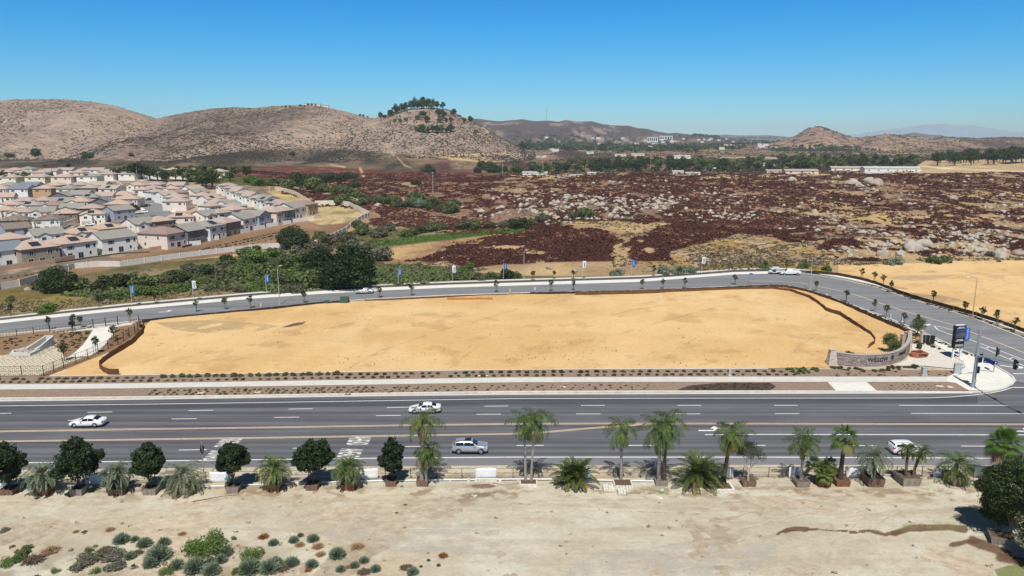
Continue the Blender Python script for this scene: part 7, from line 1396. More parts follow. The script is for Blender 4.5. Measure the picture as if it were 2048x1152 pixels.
# feathery young trees by the entrance wall
M_wl=leafmat('feathery_green',(.07,.11,.035),(.14,.19,.07),.3); PROTO['feather']=(MB().tube([(0,0,-.2),(.05,0,1.5),(0,0,2.6)],[.07,.05,.02],6).mesh('trunk',M_bark),crown_mesh('crown',M_wl,rblobs(77,10,1.2,1.5,1.8,.6),3200,.17,77,.4,.4))
for x,y,s,lb in ((1779,705,1.25,'feathery green young tree left behind the entrance wall'),(1789,716,1.1,'lower feathery tree just behind the entrance wall lettering'),(1699,727,.75,'thin feathery sapling behind the left part of the entrance wall'),(1834,672,1.2,'feathery tree between the silt fence and the timber fence')):
    g=gp(x,y,.1); tree('young_tree','feather',g[0],g[1],g[2],s,lb,'tree','feathery young trees near the entrance')
# ---------------------------------------------------------- planted rows along the sidewalk
r=random.Random(12)
TINY=[]
def tinyrow(LN,off,x0,x1,dx,s0,s1,jx=2,jy=.5,z=.09):
    x=x0
    while x<x1:
        if r.random()>.05: xx=x+r.uniform(-jx,jx); g=gp(xx,yline(LN,xx)+off+r.uniform(-jy,jy),z); TINY.append((g[0],g[1],g[2],r.uniform(s0,s1)))
        x+=dx
def tinypatch(P,n,s0,s1,z=.09):
    xs=[p[0] for p in P]; ys=[p[1] for p in P]; c=0
    while c<n:
        x=r.uniform(min(xs),max(xs)); y=r.uniform(min(ys),max(ys))
        if inpoly(P,np.array([x]),np.array([y]))[0]: c+=1; g=gp(x,y,z); TINY.append((g[0],g[1],g[2],r.uniform(s0,s1)))
def plantrow(LN,off,x0,x1,dx,s0,s1,kinds,fmt,grp,z=.09,skip=.03,jx=2,jy=.5,fl=.7,name='planting_shrub'):
    x=x0;i=0
    while x<x1:
        if r.random()>skip:
            i+=1; s=r.uniform(s0,s1); xx=x+r.uniform(-jx,jx); g=gp(xx,yline(LN,xx)+off+r.uniform(-jy,jy),z); o=shrub(name,r.choice(kinds)+str(r.randrange(3)),g[0],g[1],g[2]-.02,s,s*fl,fmt%ordw(i),'shrub',grp)
        x+=dx*(1+.06*(x-1024)/1024*0)
plantrow(LB,5.8,-20,318,17.0,.42,.55,['shrub_olive','shrub_grey'],'low brown-green shrub in the upper planting row, %s from left','upper row of low shrubs')
plantrow(LB,4.5,328,680,17.2,.5,.68,['shrub_mid','shrub_olive'],'taller green shrub in the middle upper planting row, %s from left','upper row of taller shrubs',fl=.95)
plantrow(LB,5.2,684,1600,17.6,.36,.55,['shrub_olive','shrub_dark'],'dark shrub in the right upper planting row, %s from left','right upper row of dark shrubs')
plantrow(LB,11.5,-12,1600,17.2,.32,.46,['shrub_olive','shrub_dark'],'small shrub in the lower planting row, %s from left','lower row of small shrubs')
# small plants of the kerb strip
for k in range(3):
    tinyrow(KT,-4.5-4.*k,300+k*6,760,14,.2,.34,jx=3,jy=1)
    tinyrow(KT,-4.5-4.*k,780+k*6,1300,24,.16,.28,jx=5,jy=1)
    tinyrow(KT,-4.5-4.*k,1770+k*6,1905,11,.1,.17,jx=2,jy=1)
def patch(P,n,kinds,s0,s1,label,grp,z=.09,fl=.7,name='planting_shrub'):
    xs=[p[0] for p in P]; ys=[p[1] for p in P]; c=0
    while c<n:
        x=r.uniform(min(xs),max(xs)); y=r.uniform(min(ys),max(ys))
        if inpoly(P,np.array([x]),np.array([y]))[0]: c+=1; s=r.uniform(s0,s1); g=gp(x,y,z); shrub(name,r.choice(kinds)+str(c%3),g[0],g[1],g[2],s,s*fl,label,'shrub',grp)
patch([(1568,737),(1640,736),(1645,748),(1580,749)],22,['green_mound','shrub_brite'],.3,.5,'bright green tuft at the left foot of the entrance wall','green tufts left of the entrance wall',fl=1.0)
patch([(1660,733),(1730,738),(1800,732),(1838,730),(1830,737),(1740,745),(1665,740)],40,['shrub_dark','shrub_olive','brown_mat'],.3,.55,'dark shrub in front of the stone entrance wall','dark shrubs before the entrance wall')
tinypatch([(1660,741),(1730,745),(1880,738),(1900,748),(1885,753),(1665,753)],36,.13,.24,.09)
patch([(1820,702),(1842,702),(1852,712),(1836,716),(1820,713)],12,['shrub_olive','orange_tuft'],.25,.45,'low olive plant in the red mulch island','plants of the red mulch island',z=.13)
patch([(1824,682),(1850,684),(1872,692),(1880,700),(1850,690),(1826,688)],14,['shrub_olive','shrub_dark'],.3,.5,'low plant along the back edge of the gravel bed','plants behind the gravel bed',z=.13)
tinypatch([(120,668),(180,662),(176,675),(150,700),(128,706),(112,690)],60,.22,.4,.04)
tinypatch([(0,680),(90,668),(60,685),(20,698),(0,702)],26,.2,.36,.04)
tinypatch([(236,660),(262,655),(272,662),(235,688),(205,700)],14,.2,.4,.04)
tinypatch([(1848,668),(1900,692),(1946,712),(1940,714),(1890,692),(1846,671)],30,.2,.35,.12)
tinypatch([(1680,558),(1751,574),(1846,606),(1946,635),(2048,674),(2048,671),(1946,632),(1846,603.5),(1751,571.5)],60,.25,.45,.11)
tinypatch([(1640,588),(1700,612),(1800,655),(1835,670),(1838,667),(1800,648),(1700,607),(1640,585)],50,.2,.4,.11)
tinypatch([(1380,772),(1440,766.5),(1540,766.5),(1552,774),(1540,782),(1380,781)],40,.14,.3,.1)
tinypatch([(690,783),(760,775),(830,772),(850,777),(760,788),(690,790)],20,.12,.24,.1)
T_=np.array(TINY); domes('small_bedding_plants',T_[:,0],T_[:,1],T_[:,2]-.02,T_[:,3],T_[:,3]*.7,L_oak,88,22,.4)
# utility covers
for x,y,w_,h,lb in ((1879,772.5,1.1,.7,'left tan utility cover in the right kerb strip'),(1900,774,.8,.9,'right tan utility cover in the right kerb strip'),(1126,774,.9,.6,'grey utility cover in the middle kerb strip'),(402,785.5,.9,.9,'tan utility cover in the left kerb strip'),(515,784.5,.9,.6,'small tan utility cover left of centre in the kerb strip')):
    g=gp(x,y,.1); o=MB().box(-w_/2,w_/2,-h/2,h/2,0,.05).build('utility_cover',mat('cover',srgb(214,196,176),.8),None,False,g); tag(o,lb,'utility cover')
g=gp(966,753,.1)
for i,(dx,lb) in enumerate(((0,'dark valve box between two white pipes beside the sidewalk'),)):
    o=empty('valve_assembly',g,0,lb,'valve'); MB().box(-.4,.4,-.25,.25,0,.35).build('body',M_dkbrown,o); MB().tube([(-.8,0,.1),(-.45,0,.1)],.09,8).build('pipe',M_fw,o); MB().tube([(.45,0,.12),(.85,0,.12)],.09,8).build('pipe',M_fw,o)
# ============================================================ NURSERY ROW
def hof(X,Y,yt):                         # height above level ground seen at pixel row yt over (X,Y)
    v=(yt-576.)/F; b=(-SP-v*CP)/(CP-v*SP); return CH+Y*b
def frond(e0,az,L,droop,nl,LL,hang,wid,g,start=.14,vee=.25,curl=1.3,seg=12,plume=None):
    P=[np.zeros(3)]; T=[]
    for i in range(seg):
        s=(i+.5)/seg; e=e0-droop*s**curl; d=np.array([math.cos(e)*math.cos(az),math.cos(e)*math.sin(az),math.sin(e)]); T.append(d); P.append(P[-1]+d*L/seg)
    P=np.array(P); T=np.array(T+[T[-1]]); V=[];
    w0=.03
    side=np.array([-math.sin(az),math.cos(az),0.])
    for i in range(seg):
        w1=w0*(1-.8*i/seg); w2=w0*(1-.8*(i+1)/seg); V+= [P[i]-side*w1,P[i]+side*w1,P[i+1]+side*w2,P[i+1]-side*w2]
    for j in range(nl):
        s=start+(1-start)*(j+.5)/nl; q=s*seg; i=min(int(q),seg-1); f=q-i; p=P[i]*(1-f)+P[i+1]*f; t=T[i]; up=np.cross(t,side)*-1; up=up if up[2]>0 else -up
        l=LL*(math.sin(math.pi*min(.98,.14+.84*s))**.55)*g.uniform(.85,1.1)
        for sg in (-1,1):
            d=side*sg+t*(.55+.5*s)+up*((vee*g.uniform(.2,1.2)) if vee else g.uniform(-.9,1.1)); d/=np.linalg.norm(d); tip=p+d*l*.72+np.array([0,0,-hang*l*.35]); tip2=p+d*l*(1-.35*hang)+np.array([0,0,-hang*l])*g.uniform(.7,1.2)
            n=np.cross(d,up); n/=np.linalg.norm(n)+1e-6; wv=n*wid*.5
            V+=[p-wv*.6,tip-wv,tip2,tip+wv]
    return V
def feather_crown(name,mats,n,L,e_hi,e_lo,droop,nl,LL,hang,wid,seed,old=.0,**kw):
    g=np.random.default_rng(seed); V=[];MI=[]
    for i in range(n):
        k=i/(n-1); e=R(e_hi)*(1-k)+R(e_lo)*k+g.uniform(-.12,.12); az=i*2.39996+g.uniform(-.25,.25); v=frond(e,az,L*g.uniform(.85,1.08)*(1-.15*(k<.15)),R(droop)*g.uniform(.8,1.15),nl,LL,hang,wid,g,**kw); V+=v; MI+=[1 if (k>1-old and len(mats)>1) else 0]*(len(v)//4)
    V=np.array(V); return npmesh(name,V,np.arange(len(V)).reshape(-1,4),mats,False,mi=MI)
def fan_crown(name,mats,n,pl,fr,e_hi,e_lo,seed,old=.2,segs=22):
    g=np.random.default_rng(seed); V=[];MI=[]
    for i in range(n):
        k=i/(n-1); e=R(e_hi)*(1-k)+R(e_lo)*k+g.uniform(-.1,.1); az=i*2.39996+g.uniform(-.3,.3); d=np.array([math.cos(e)*math.cos(az),math.cos(e)*math.sin(az),math.sin(e)]); side=np.array([-math.sin(az),math.cos(az),0.])
        c=d*pl*g.uniform(.8,1.1)+np.array([0,0,-.15*pl*k]); up=np.cross(d,side); up=up if up[2]>0 else -up; V+=[-side*.03,side*.03,c+side*.02,c-side*.02]; m0=1; dd=d+np.array([0,0,-.35-.5*k]); dd/=np.linalg.norm(dd); up2=np.cross(dd,side)
        for j in range(segs):
            a=R(-125)+R(250)*(j+.5)/segs; a2=R(250)/segs*.46; r=fr*(1-.25*abs(a)/R(125))*g.uniform(.88,1.05); m0+=1
            u=lambda q,rr: c+(dd*math.cos(q)+side*math.sin(q))*rr
            tip=u(a,r)+np.array([0,0,-.22*fr*(.5+k)])+up2*g.uniform(-.05,.05); V+=[c,u(a-a2,r*.62),tip,u(a+a2,r*.62)]
        MI+=[1 if k>1-old and len(mats)>1 else 0]*m0
    V=np.array(V); return npmesh(name,V,np.arange(len(V)).reshape(-1,4),mats,False,mi=MI)
M_qt=mat('ringed_palm_trunk',srgb(150,142,134),.9,noise=.18,scale=4,bump=.02,bscale=12); M_pt=mat('rough_palm_trunk',srgb(104,86,72),.95,noise=.35,scale=5,bump=.06,bscale=9); M_dt=mat('dark_palm_trunk',srgb(78,66,60),.95,noise=.35,scale=6,bump=.06,bscale=10)
M_crate=mat('crate_timber',srgb(128,104,88),.9,noise=.3,scale=3,bump=.01,bscale=8); M_crate2=mat('rusty_crate_timber',srgb(138,92,62),.9,noise=.3,scale=3); M_crate3=mat('grey_crate_timber',srgb(150,140,130),.9,noise=.25,scale=3); M_soil2=mat('potting_soil',srgb(96,80,66),.95,noise=.3,scale=5,bump=.05,bscale=8); M_wblk=mat('white_block',srgb(216,212,200),.9,noise=.15,scale=2,bump=.03,bscale=5)
def crate(x,yb,w_,d,h,m_,label,ang=0.0,flare=1.16):
    g=gp(x,yb,.06); cx,cy=g[0],g[1]+d/2; z=dz(cx,cy)-.04; o=empty('planter_crate',(cx,cy,z),ang,label,'planter box','wooden crates of the nursery row')
    k=flare; v=[]
    def wall(x0,y0,x1,y1,nm):
        m=MB(); nb=4; t=.04
        for i in range(nb):
            z0=h*i/nb+.01; z1=h*(i+1)/nb-.012; f0=1+(k-1)*z0/h; f1=1+(k-1)*z1/h; nx,ny=(y1-y0),-(x1-x0); L=math.hypot(nx,ny); nx*=t/L; ny*=t/L
            P=[(x0*f0,y0*f0,z0),(x1*f0,y1*f0,z0),(x1*f1,y1*f1,z1),(x0*f1,y0*f1,z1)]; Q=[(a-nx,b-ny,c) for a,b,c in P]; m.add(P+Q,[(0,1,2,3),(7,6,5,4),(3,2,6,7),(0,4,5,1),(0,3,7,4),(1,5,6,2)])
        for s in (.02,.34,.66,.98):
            bx,by=x0+(x1-x0)*s,y0+(y1-y0)*s; nx,ny=(y1-y0),-(x1-x0); L=math.hypot(nx,ny); nx/=L; ny/=L; tx,ty=(x1-x0)/L*.045,(y1-y0)/L*.045
            P=[(bx-tx+nx*.02,by-ty+ny*.02,0),(bx+tx+nx*.02,by+ty+ny*.02,0),((bx+tx)*k+nx*.02,(by+ty)*k+ny*.02,h+.03),((bx-tx)*k+nx*.02,(by-ty)*k+ny*.02,h+.03)]; Q=[(a+nx*.035,b+ny*.035,c) for a,b,c in P]; m.add(P+Q,[(3,2,1,0),(4,5,6,7),(7,6,2,3),(0,1,5,4),(4,7,3,0),(1,2,6,5)])
        m.build(nm,m_,o)
    a,b=w_/2/k,d/2/k; wall(-a,-b,a,-b,'side_board'); wall(a,-b,a,b,'side_board'); wall(a,b,-a,b,'side_board'); wall(-a,b,-a,-b,'side_board')
    f=1+(k-1)*.85; MB().add([(-a*f,-b*f,h*.85),(a*f,-b*f,h*.85),(a*f,b*f,h*.85),(-a*f,b*f,h*.85)],[(0,1,2,3)]).build('soil',M_soil2,o); return cx,cy,z+h*.85
# round dark trees on the left -------------------------------------------------
RT=[(12,992,26,.72,-30,50,884,968,'first','round dark tree cut by the left edge of the photo'),(152,993,22,.9,105,199,878,962,'','widest round dark tree, between the first two grey-green palms'),(298,992,26,.8,254,326,888,958,'','dense egg-shaped dark tree, third of the round trees'),(464,988,24,.8,426,496,888,950,'','round dark tree beside the diamond warning sign'),(623,983,23,.8,583,667,878,948,'','broad dark tree with side limbs between the two greener palms'),(781,975,20,.8,758,812,874,948,'','narrow upright dark tree left of the first tall palm')]
for i,(x,yb,wp,h,x0,x1,yt,y2,_,lb) in enumerate(RT):
    cx,cy,cz=crate(x,yb,wp/17.0,1.5,h*.95,[M_crate,M_crate3,M_crate3,M_crate3,M_crate,M_crate][i],['worn brown crate at the left edge','grey slatted crate under the widest round tree','grey slatted crate under the egg-shaped tree','grey crate under the tree beside the warning sign','brown crate under the broad tree with side limbs','small dark crate under the narrow upright tree'][i])
    ht=hof(cx,cy,yt)-cz; hb=hof(cx,cy,y2)-cz; rz=(ht-hb)/2; zc=(ht+hb)/2; rx=(x1-x0)/2/18.2; off=((x0+x1)/2-x)/18.0
    bl=rblobs(300+i,17,rx*1.18,rz*1.16,zc,rx*.28,1.0,-.7); bl=[(b[0]+off*min(1,b[2]/zc),b[1],b[2],b[3],b[4],b[5]) for b in bl]
    o=empty('nursery_tree',(cx,cy,cz),0,lb,'tree','round dark trees of the nursery row'); m=MB(); m.tube([(0,0,-.3),(off*.3,0,hb*.6),(off*.6,0,zc)],[.1,.08,.05],7)
    for k in range(5): a=k*1.26; m.tube([(off*.3,0,hb*.6),(off*.5+math.cos(a)*rx*.3,math.sin(a)*rx*.3,hb+rz*.5),(off+math.cos(a)*rx*.6,math.sin(a)*rx*.6,zc+rz*.2)],[.05,.035,.015],5)
    m.build('trunk',M_bark,o); link('crown',crown_mesh('crown',L_dark,bl,7600,.27,300+i,.75,.6),o)
# short arching palms ----------------------------------------------------------
PD=[(82,993,26,.85,120,45,915,M_crate2,0,'largest grey-green palm at far left in the rusty crate','rusty orange crate under the largest left palm'),(230,993,30,.8,257,200,921,M_crate,0,'small blue-green palm left of the egg-shaped tree','brown crate under the small blue-green palm'),(362,990,28,.75,408,327,914,M_crate3,1,'shaggy grey palm with old drooping fronds left of the warning sign','half buried crate under the shaggy grey palm'),(546,985,24,.8,580,514,908,M_crate2,1,'yellow-green palm between two round dark trees','rusty crate under the yellow-green palm'),(695,983,26,.8,727,664,908,M_crate2,1,'green palm before a white banner left of the narrow tree','rusty crate under the green palm before a banner')]
for i,(x,yb,wp,h,x1,x0,yt,cm,old,lb,lb2) in enumerate(PD):
    cx,cy,cz=crate(x,yb,wp/17.0,1.5,h,cm,lb2); ht=hof(cx,cy,yt)-cz; r_=(x1-x0)/2/17.6; L=r_*1.42; th=max(.5,ht-L*.72)
    o=empty('feather_palm',(cx,cy,cz),0,lb,'palm','short feather palms of the nursery row'); MB().tube([(0,0,-.3),(0,0,th*.5),(.02,0,th)],[.26,.24,.2],9).build('trunk',M_pt,o)
    c=feather_crown('crown',[L_pindo if i in (0,1,2) else L_queen,L_pindo2],44,L,84,-34,122,30,.52,.2,.075,400+i,old=.45 if old else .2,vee=.7); q=link('crown',c,o,(0,0,th)); 
PR=[(1753,976,32,1.15,2.2,1783,1712,885,'grey-blue palm with orange fruit stalks in the deep crate','deep dark crate under the grey-blue palm',M_crate,L_pindo,.75),(1921,976,30,1.2,2.4,1963,1880,893,'green arching palm in the deep crate left of the big dark tree','deep dark crate at the right end of the row',M_crate,L_queen,.9)]
for i,(x,yb,wp,h,d,x1,x0,yt,lb,lb2,cm,lm,tr) in enumerate(PR):
    cx,cy,cz=crate(x,yb,wp/17.0,d,h,cm,lb2); ht=hof(cx,cy,yt)-cz; r_=(x1-x0)/2/17.6; L=r_*1.36; th=max(.9,ht-L*.7)
    o=empty('feather_palm',(cx,cy,cz),0,lb,'palm','short feather palms of the nursery row'); m=MB(); m.tube([(0,0,-.3),(-.1*i,0,th*.5),(-.05*i,0,th)],[.30,.27,.2],9); m.build('trunk',M_dt,o)
    q=link('crown',feather_crown('crown',[lm,L_pindo2],36,L,80,-32,110,28,.52,.2,.07,420+i,old=.2,vee=.6),o,(0,0,th))
    if i==0:
        m=MB(); 
        for a in range(5): m.tube([(0,0,th),(math.cos(a*1.3)*.3,math.sin(a*1.3)*.3-.1,th+.1),(math.cos(a*1.3)*.5,math.sin(a*1.3)*.5-.15,th-.1)],[.03,.05,.02],5)
        m.build('fruit_stalks',mat('fruit_orange',srgb(214,140,84),.8),o)
# tall queen palms -------------------------------------------------------------
def queen(x,yb,yc,lean,L,label,lm=L_queen,n=17,seed=1,tw=.17,base=None,old=.12,fruit=False,tm=None,hang=.75,z0=.3,dead=False,droop=108):
    if base is None: g=gp(x,yb,.1); cx,cy,cz=g[0],g[1],.05
    else: cx,cy,cz=base
    th=hof(cx,cy,yc)-cz-.2; o=empty('queen_palm',(cx,cy,cz),0,label,'palm','tall palms of the nursery row')
    MB().tube([(0,0,-.4),(lean*.15,0,th*.3),(lean*.55,0,th*.7),(lean,0,th)],[tw*1.25,tw,tw*.85,tw*.8],10).build('trunk',tm or M_qt,o); MB().tube([(lean,0,th-.1),(lean*1.05,0,th+.7)],[tw*.95,tw*.4],8).build('crownshaft',L_queen,o)
    link('crown',feather_crown('crown',[lm,L_yel],int(n*1.2),L*1.12,86,-35,droop,44,.66,hang*.95,.055,seed,old=old,vee=.0,start=.16,curl=.9),o,(lean,0,th+.35))
    if fruit:
        m=MB(); m.tube([(lean,0,th),(lean-.5,-.1,th+.35),(lean-1.0,-.15,th+.15)],[.04,.04,.03],5)
        for q in range(26): a=random.random(); m.tube([(lean-.7-a*.4,-.15+random.uniform(-.15,.15),th+.2),(lean-.75-a*.45+random.uniform(-.1,.1),-.15+random.uniform(-.2,.2),th-.5-random.random()*.5)],.03,4)
        m.build('fruit_cluster',mat('fruit_yellow',srgb(206,160,70),.8),o)
    return o
cx,cy,cz=crate(844,975,22/17.,1.3,.8,M_crate,'square grey-brown crate under the tallest left palm pair')
queen(0,0,842,.35,2.9,'tallest left palm with yellow fruit cluster over the white sedan',base=(cx-.1,cy,cz),seed=501,fruit=True,tw=.22,n=15,hang=.8)
queen(0,0,905,.2,1.9,'lower bushy palm beside the tallest left palm trunk',base=(cx+.45,cy-.2,cz),seed=502,tw=.14,n=15,old=.4)
queen(1051,966,848,-.15,2.3,'left palm of the pair in the white block planter',seed=503,tw=.15,n=12); queen(1062,966,842,.5,2.8,'right leaning palm of the pair in the white block planter',seed=504,tw=.14,n=15)
queen(1242,964,858,-.15,2.7,'single tall palm in the block planter with mulch',seed=505,tw=.16,n=13)
cx,cy,cz=crate(1324,974,24/17.,1.4,.8,M_crate3,'open grey crate with side props under the thickest palm pair')
queen(0,0,862,-.1,3.1,'left trunk of the thickest palm pair in the middle',base=(cx-.3,cy,cz),seed=506,tw=.2,n=18,tm=M_qt,old=.25); queen(0,0,846,.15,2.9,'right trunk of the thickest palm pair in the middle',base=(cx+.3,cy,cz),seed=507,tw=.19,n=16,tm=M_dt)
queen(1447,968,868,.6,2.5,'leafy palm leaning right above the white block planter',seed=508,tw=.24,n=20,tm=M_dt,old=.35,hang=.9)
cx,cy,cz=crate(1607,976,26/17.,1.7,.8,M_crate3,'pale slatted crate under the vase-shaped palm'); queen(0,0,885,.05,2.15,'vase-shaped palm with speckled grey trunk',base=(cx,cy+.1,cz),seed=509,tw=.16,n=18,hang=.6,droop=62,lm=L_queen)
# canary date palms ------------------------------------------------------------
def canary(cx,cy,cz,L,label,seed,n=44,th=.5,lm=L_can,e_lo=-12):
    o=empty('date_palm',(cx,cy,cz),0,label,'palm','stiff date palms of the nursery row'); MB().lathe([(.28,-.3),(.42,0),(.48,th*.5),(.36,th),(.1,th+.15)],12).build('trunk',M_pt,o,True)
    link('crown',feather_crown('crown',[lm,L_yel],n,L,84,e_lo,60,38,.50,.05,.07,seed,old=.16,vee=.45,start=.12,curl=1.6),o,(0,0,th)); return o
cx,cy,cz=crate(1150,978,25/17.,1.4,.8,M_crate3,'pale crate holding the twin date palms'); canary(cx-.75,cy,cz,2.3,'left date palm of the twin clump in the pale crate',601,30,.55); canary(cx+.45,cy+.1,cz,2.7,'right date palm of the twin clump in the pale crate',602,34,.6)
g=gp(1395,977,.05); o=empty('round_planter',(g[0],g[1]+.7,0.02),0,'round rough timber tub under the biggest date palm','planter'); MB().lathe([(.001,0),(.62,0),(.76,.85),(.68,.85),(.64,.72),(.001,.72)],14).build('tub',M_crate,o)
canary(g[0],g[1]+.7,.72,3.5,'biggest date palm spreading wide in the round tub',603,56,.7); canary(g[0]+1.6,g[1]+1.4,.1,2.3,'smaller date palm half hidden behind the biggest one',604,30,.9)
# olive ------------------------------------------------------------------------
cx,cy,cz=crate(1499,975,26/17.,1.3,.7,M_crate,'brown crate with rim under the olive tree'); ht=hof(cx,cy,884)-cz; o=empty('olive_tree',(cx,cy,cz),0,'grey-green olive tree with pale twisting trunk','tree'); m=MB(); m.tube([(0,0,-.2),(-.05,0,.6),(.05,0,1.2)],[.16,.12,.09],8)
for a,b in ((-.8,1.0),(-.35,1.6),(.25,1.7),(.7,1.1)): m.tube([(.0,0,.9),(a*.6,random.uniform(-.3,.3),1.7),(a*1.3,random.uniform(-.5,.5),1.6+b)],[.08,.05,.02],6)
m.build('trunk',mat('olive_bark',srgb(176,164,150),.9,noise=.15,scale=4),o); L_ol=leafmat('olive_leaf',(.05,.065,.04),(.115,.13,.085),.25); link('crown',crown_mesh('crown',L_ol,rblobs(61,16,1.75,1.25,ht-1.3,.6),5200,.16,61,.35,.35),o)
# fan palms --------------------------------------------------------------------
cx,cy,cz=crate(1650,976,24/17.,1.6,.8,M_crate2,'rusty crate hidden under the bushy fan palm clump'); o=empty('fan_palm_clump',(cx,cy,cz),0,'bushy low fan palm clump with bright front tuft','palm')
for i,(dx,dy,zz,fr) in enumerate(((-.9,.6,1.5,.55),(.9,.7,1.4,.6),(.1,.3,1.2,.5),(.05,-.5,.8,.5))):
    MB().tube([(dx*.3,dy*.3,-.2),(dx,dy,zz)],[.12,.09],7).build('trunk',M_dt,o); link('crown',fan_crown('crown',[L_can if i<3 else L_brite,L_yel],26,.75,fr,80,-25,620+i,.1,14),o,(dx,dy,zz))
cx,cy,cz=crate(1687,975,27/17.,2.0,.85,M_crate2,'double-rimmed crate under the dark-trunked fan palm'); th=hof(cx,cy,878)-cz; o=empty('fan_palm',(cx,cy,cz),0,'tall fan palm with black trunk left of the hatchback','palm'); MB().tube([(0,0,-.3),(.0,0,th*.3),(.12,0,th)],[.34,.25,.2],11).build('trunk',M_dt,o); link('crown',fan_crown('crown',[L_fan,L_yel],20,1.15,1.05,80,-38,631,.28,24),o,(.12,0,th))
cx,cy,cz=crate(1824,975,36/17.,2.3,1.15,M_crate3,'wide pale-fronted crate holding two small leaning palms'); 
for i,(x0,x1,zt_,r_,lb) in enumerate(((-.25,-.3,3.2,1.35,'straight-trunked small palm in the wide crate'),(.55,1.35,3.0,1.6,'small palm with curved leaning trunk in the wide crate'))):
    o=empty('small_palm',(cx+x0,cy,cz),0,lb,'palm'); MB().tube([(0,0,-.3),((x1-x0)*.25,0,1.0),((x1-x0)*.7,0,zt_*.72),(x1-x0,0,zt_)],[.17,.16,.15,.14],9).build('trunk',M_pt,o); link('crown',feather_crown('crown',[L_can,L_yel],26,r_,70,-35,75,22,.30,.1,.07,640+i,old=.3,vee=.3),o,(x1-x0,0,zt_))
g=gp(1998,966,.1); th=hof(g[0],g[1],892); o=empty('fan_palm',g,0,'big fan palm with brown dead skirt behind the big dark tree','palm'); MB().tube([(0,0,-.3),(0,0,th)],[.38,.26],11).build('trunk',M_pt,o); link('crown',fan_crown('crown',[L_fan,L_dead],44,1.35,1.25,84,-62,633,.34,24),o,(0,0,th))
g=gp(2075,968,.1); o=empty('fan_palm',g,0,'olive-green fan palm cut by the right edge of the photo','palm'); MB().tube([(0,0,-.3),(0,0,3)],[.3,.24],9).build('trunk',M_pt,o); link('crown',fan_crown('crown',[L_can,L_yel],26,1.2,1.1,80,-40,634,.3,18),o,(0,0,3))
# big dark tree at right -------------------------------------------------------
L_fic=leafmat('ficus_leaf',(.012,.026,.008),(.075,.105,.026),.2,.5)
def bigtree(x,y,rx,rz,zc,label,seed,k=26,trh=None):
    g=gp(x,y,.1); o=empty('nursery_tree',g,0,label,'tree'); m=MB(); m.tube([(0,0,-.2),(.05,0,1.6),(0,0,zc)],[.16,.13,.07],8)
    for q in range(6): a=q*1.05; m.tube([(0,0,1.4),(math.cos(a)*rx*.3,math.sin(a)*rx*.3,zc*.7),(math.cos(a)*rx*.6,math.sin(a)*rx*.6,zc+rz*.2)],[.08,.06,.02],5)
    m.build('trunk',M_barkg,o); link('crown',crown_mesh('crown',L_fic,rblobs(seed,k,rx,rz,zc,rx*.34,1.0,-.85),15000,.24,seed,.5,.55),o); return o
crate(2012,1093,2.0,1.9,.85,M_crate3,'pale slanted crate under the big dark tree',R(-22))
bigtree(2019,1078,3.5,4.3,5.3,'big dense dark tree at the right edge in front of the palms',71,30)
bigtree(1985,1056,2.3,3.0,3.1,'dark shaded shrubby tree left behind the big dense tree',72,18)
bigtree(2105,1140,3.2,3.2,3.0,'dark tree cut off at the bottom right corner',73,22)
bigtree(2085,1030,2.8,3.4,4.6,'dark tree behind the big dense tree cut by the right edge',74,22)
# block planters, pallets and scraps ------------------------------------------
def blockring(x,yb,w_,d,h,label,seed):
    g=gp(x,yb,.05); o=empty('block_planter',(g[0],g[1]+d/2,.04),0,label,'planter'); r=random.Random(seed); m=MB()
    def row(x0,y0,x1,y1):
        L=math.hypot(x1-x0,y1-y0); n=max(1,int(L/.32))
        for lv in range(max(1,int(h/.2))):
            for i in range(n):
                s=(i+.5)/n; bx,by=x0+(x1-x0)*s+r.uniform(-.02,.02),y0+(y1-y0)*s+r.uniform(-.02,.02); m.box(bx-.17,bx+.17,by-.13,by+.13,lv*.2+.003,lv*.2+.204,0,r.uniform(-.08,.08)+(0 if y0==y1 else math.pi/2),(bx,by))
    row(-w_/2,-d/2,w_/2,-d/2); row(-w_/2,d/2,w_/2,d/2); row(-w_/2,-d/2+.1,-w_/2,d/2-.1); row(w_/2,-d/2+.1,w_/2,d/2-.1); m.build('blocks',M_wblk,o); MB().add([(-w_/2,-d/2,h*.7),(w_/2,-d/2,h*.7),(w_/2,d/2,h*.7),(-w_/2,d/2,h*.7)],[(0,1,2,3)]).build('soil',M_soil2,o)
blockring(1057,974,1.8,1.1,.6,'low white block planter around the palm pair',1); blockring(1247,977,1.9,1.5,.6,'white block planter with grey mulch around the single palm',2); blockring(1450,985,2.0,1.9,.42,'low broken white block ring around the leaning palm',3)
def pallet(x,yb,w_,n,label,seed):
    g=gp(x,yb,.05); o=empty('block_pallet',(g[0],g[1]+.5,.05),0,label,'pallet'); m=MB(); r=random.Random(seed)
    for q in (-.45,0,.45): m.box(-w_/2,w_/2,q-.05,q+.05,0,.1)
    m.build('pallet',M_crate,o); m=MB()
    for k in range(n):
        for i in range(int(w_/.3)):
            for j in (-.35,0,.35):
                if k==n-1 and r.random()<.4: continue
                m.box(-w_/2+.05+i*.3,-w_/2+.32+i*.3,j-.16,j+.16,.103+k*.16,.255+k*.16)
    m.build('blocks',M_wblk,o)
pallet(1217,985,1.2,3,'pallet of white blocks left of the single palm planter',1); pallet(1245,991,1.1,3,'pallet of white blocks in front of the single palm planter',2)
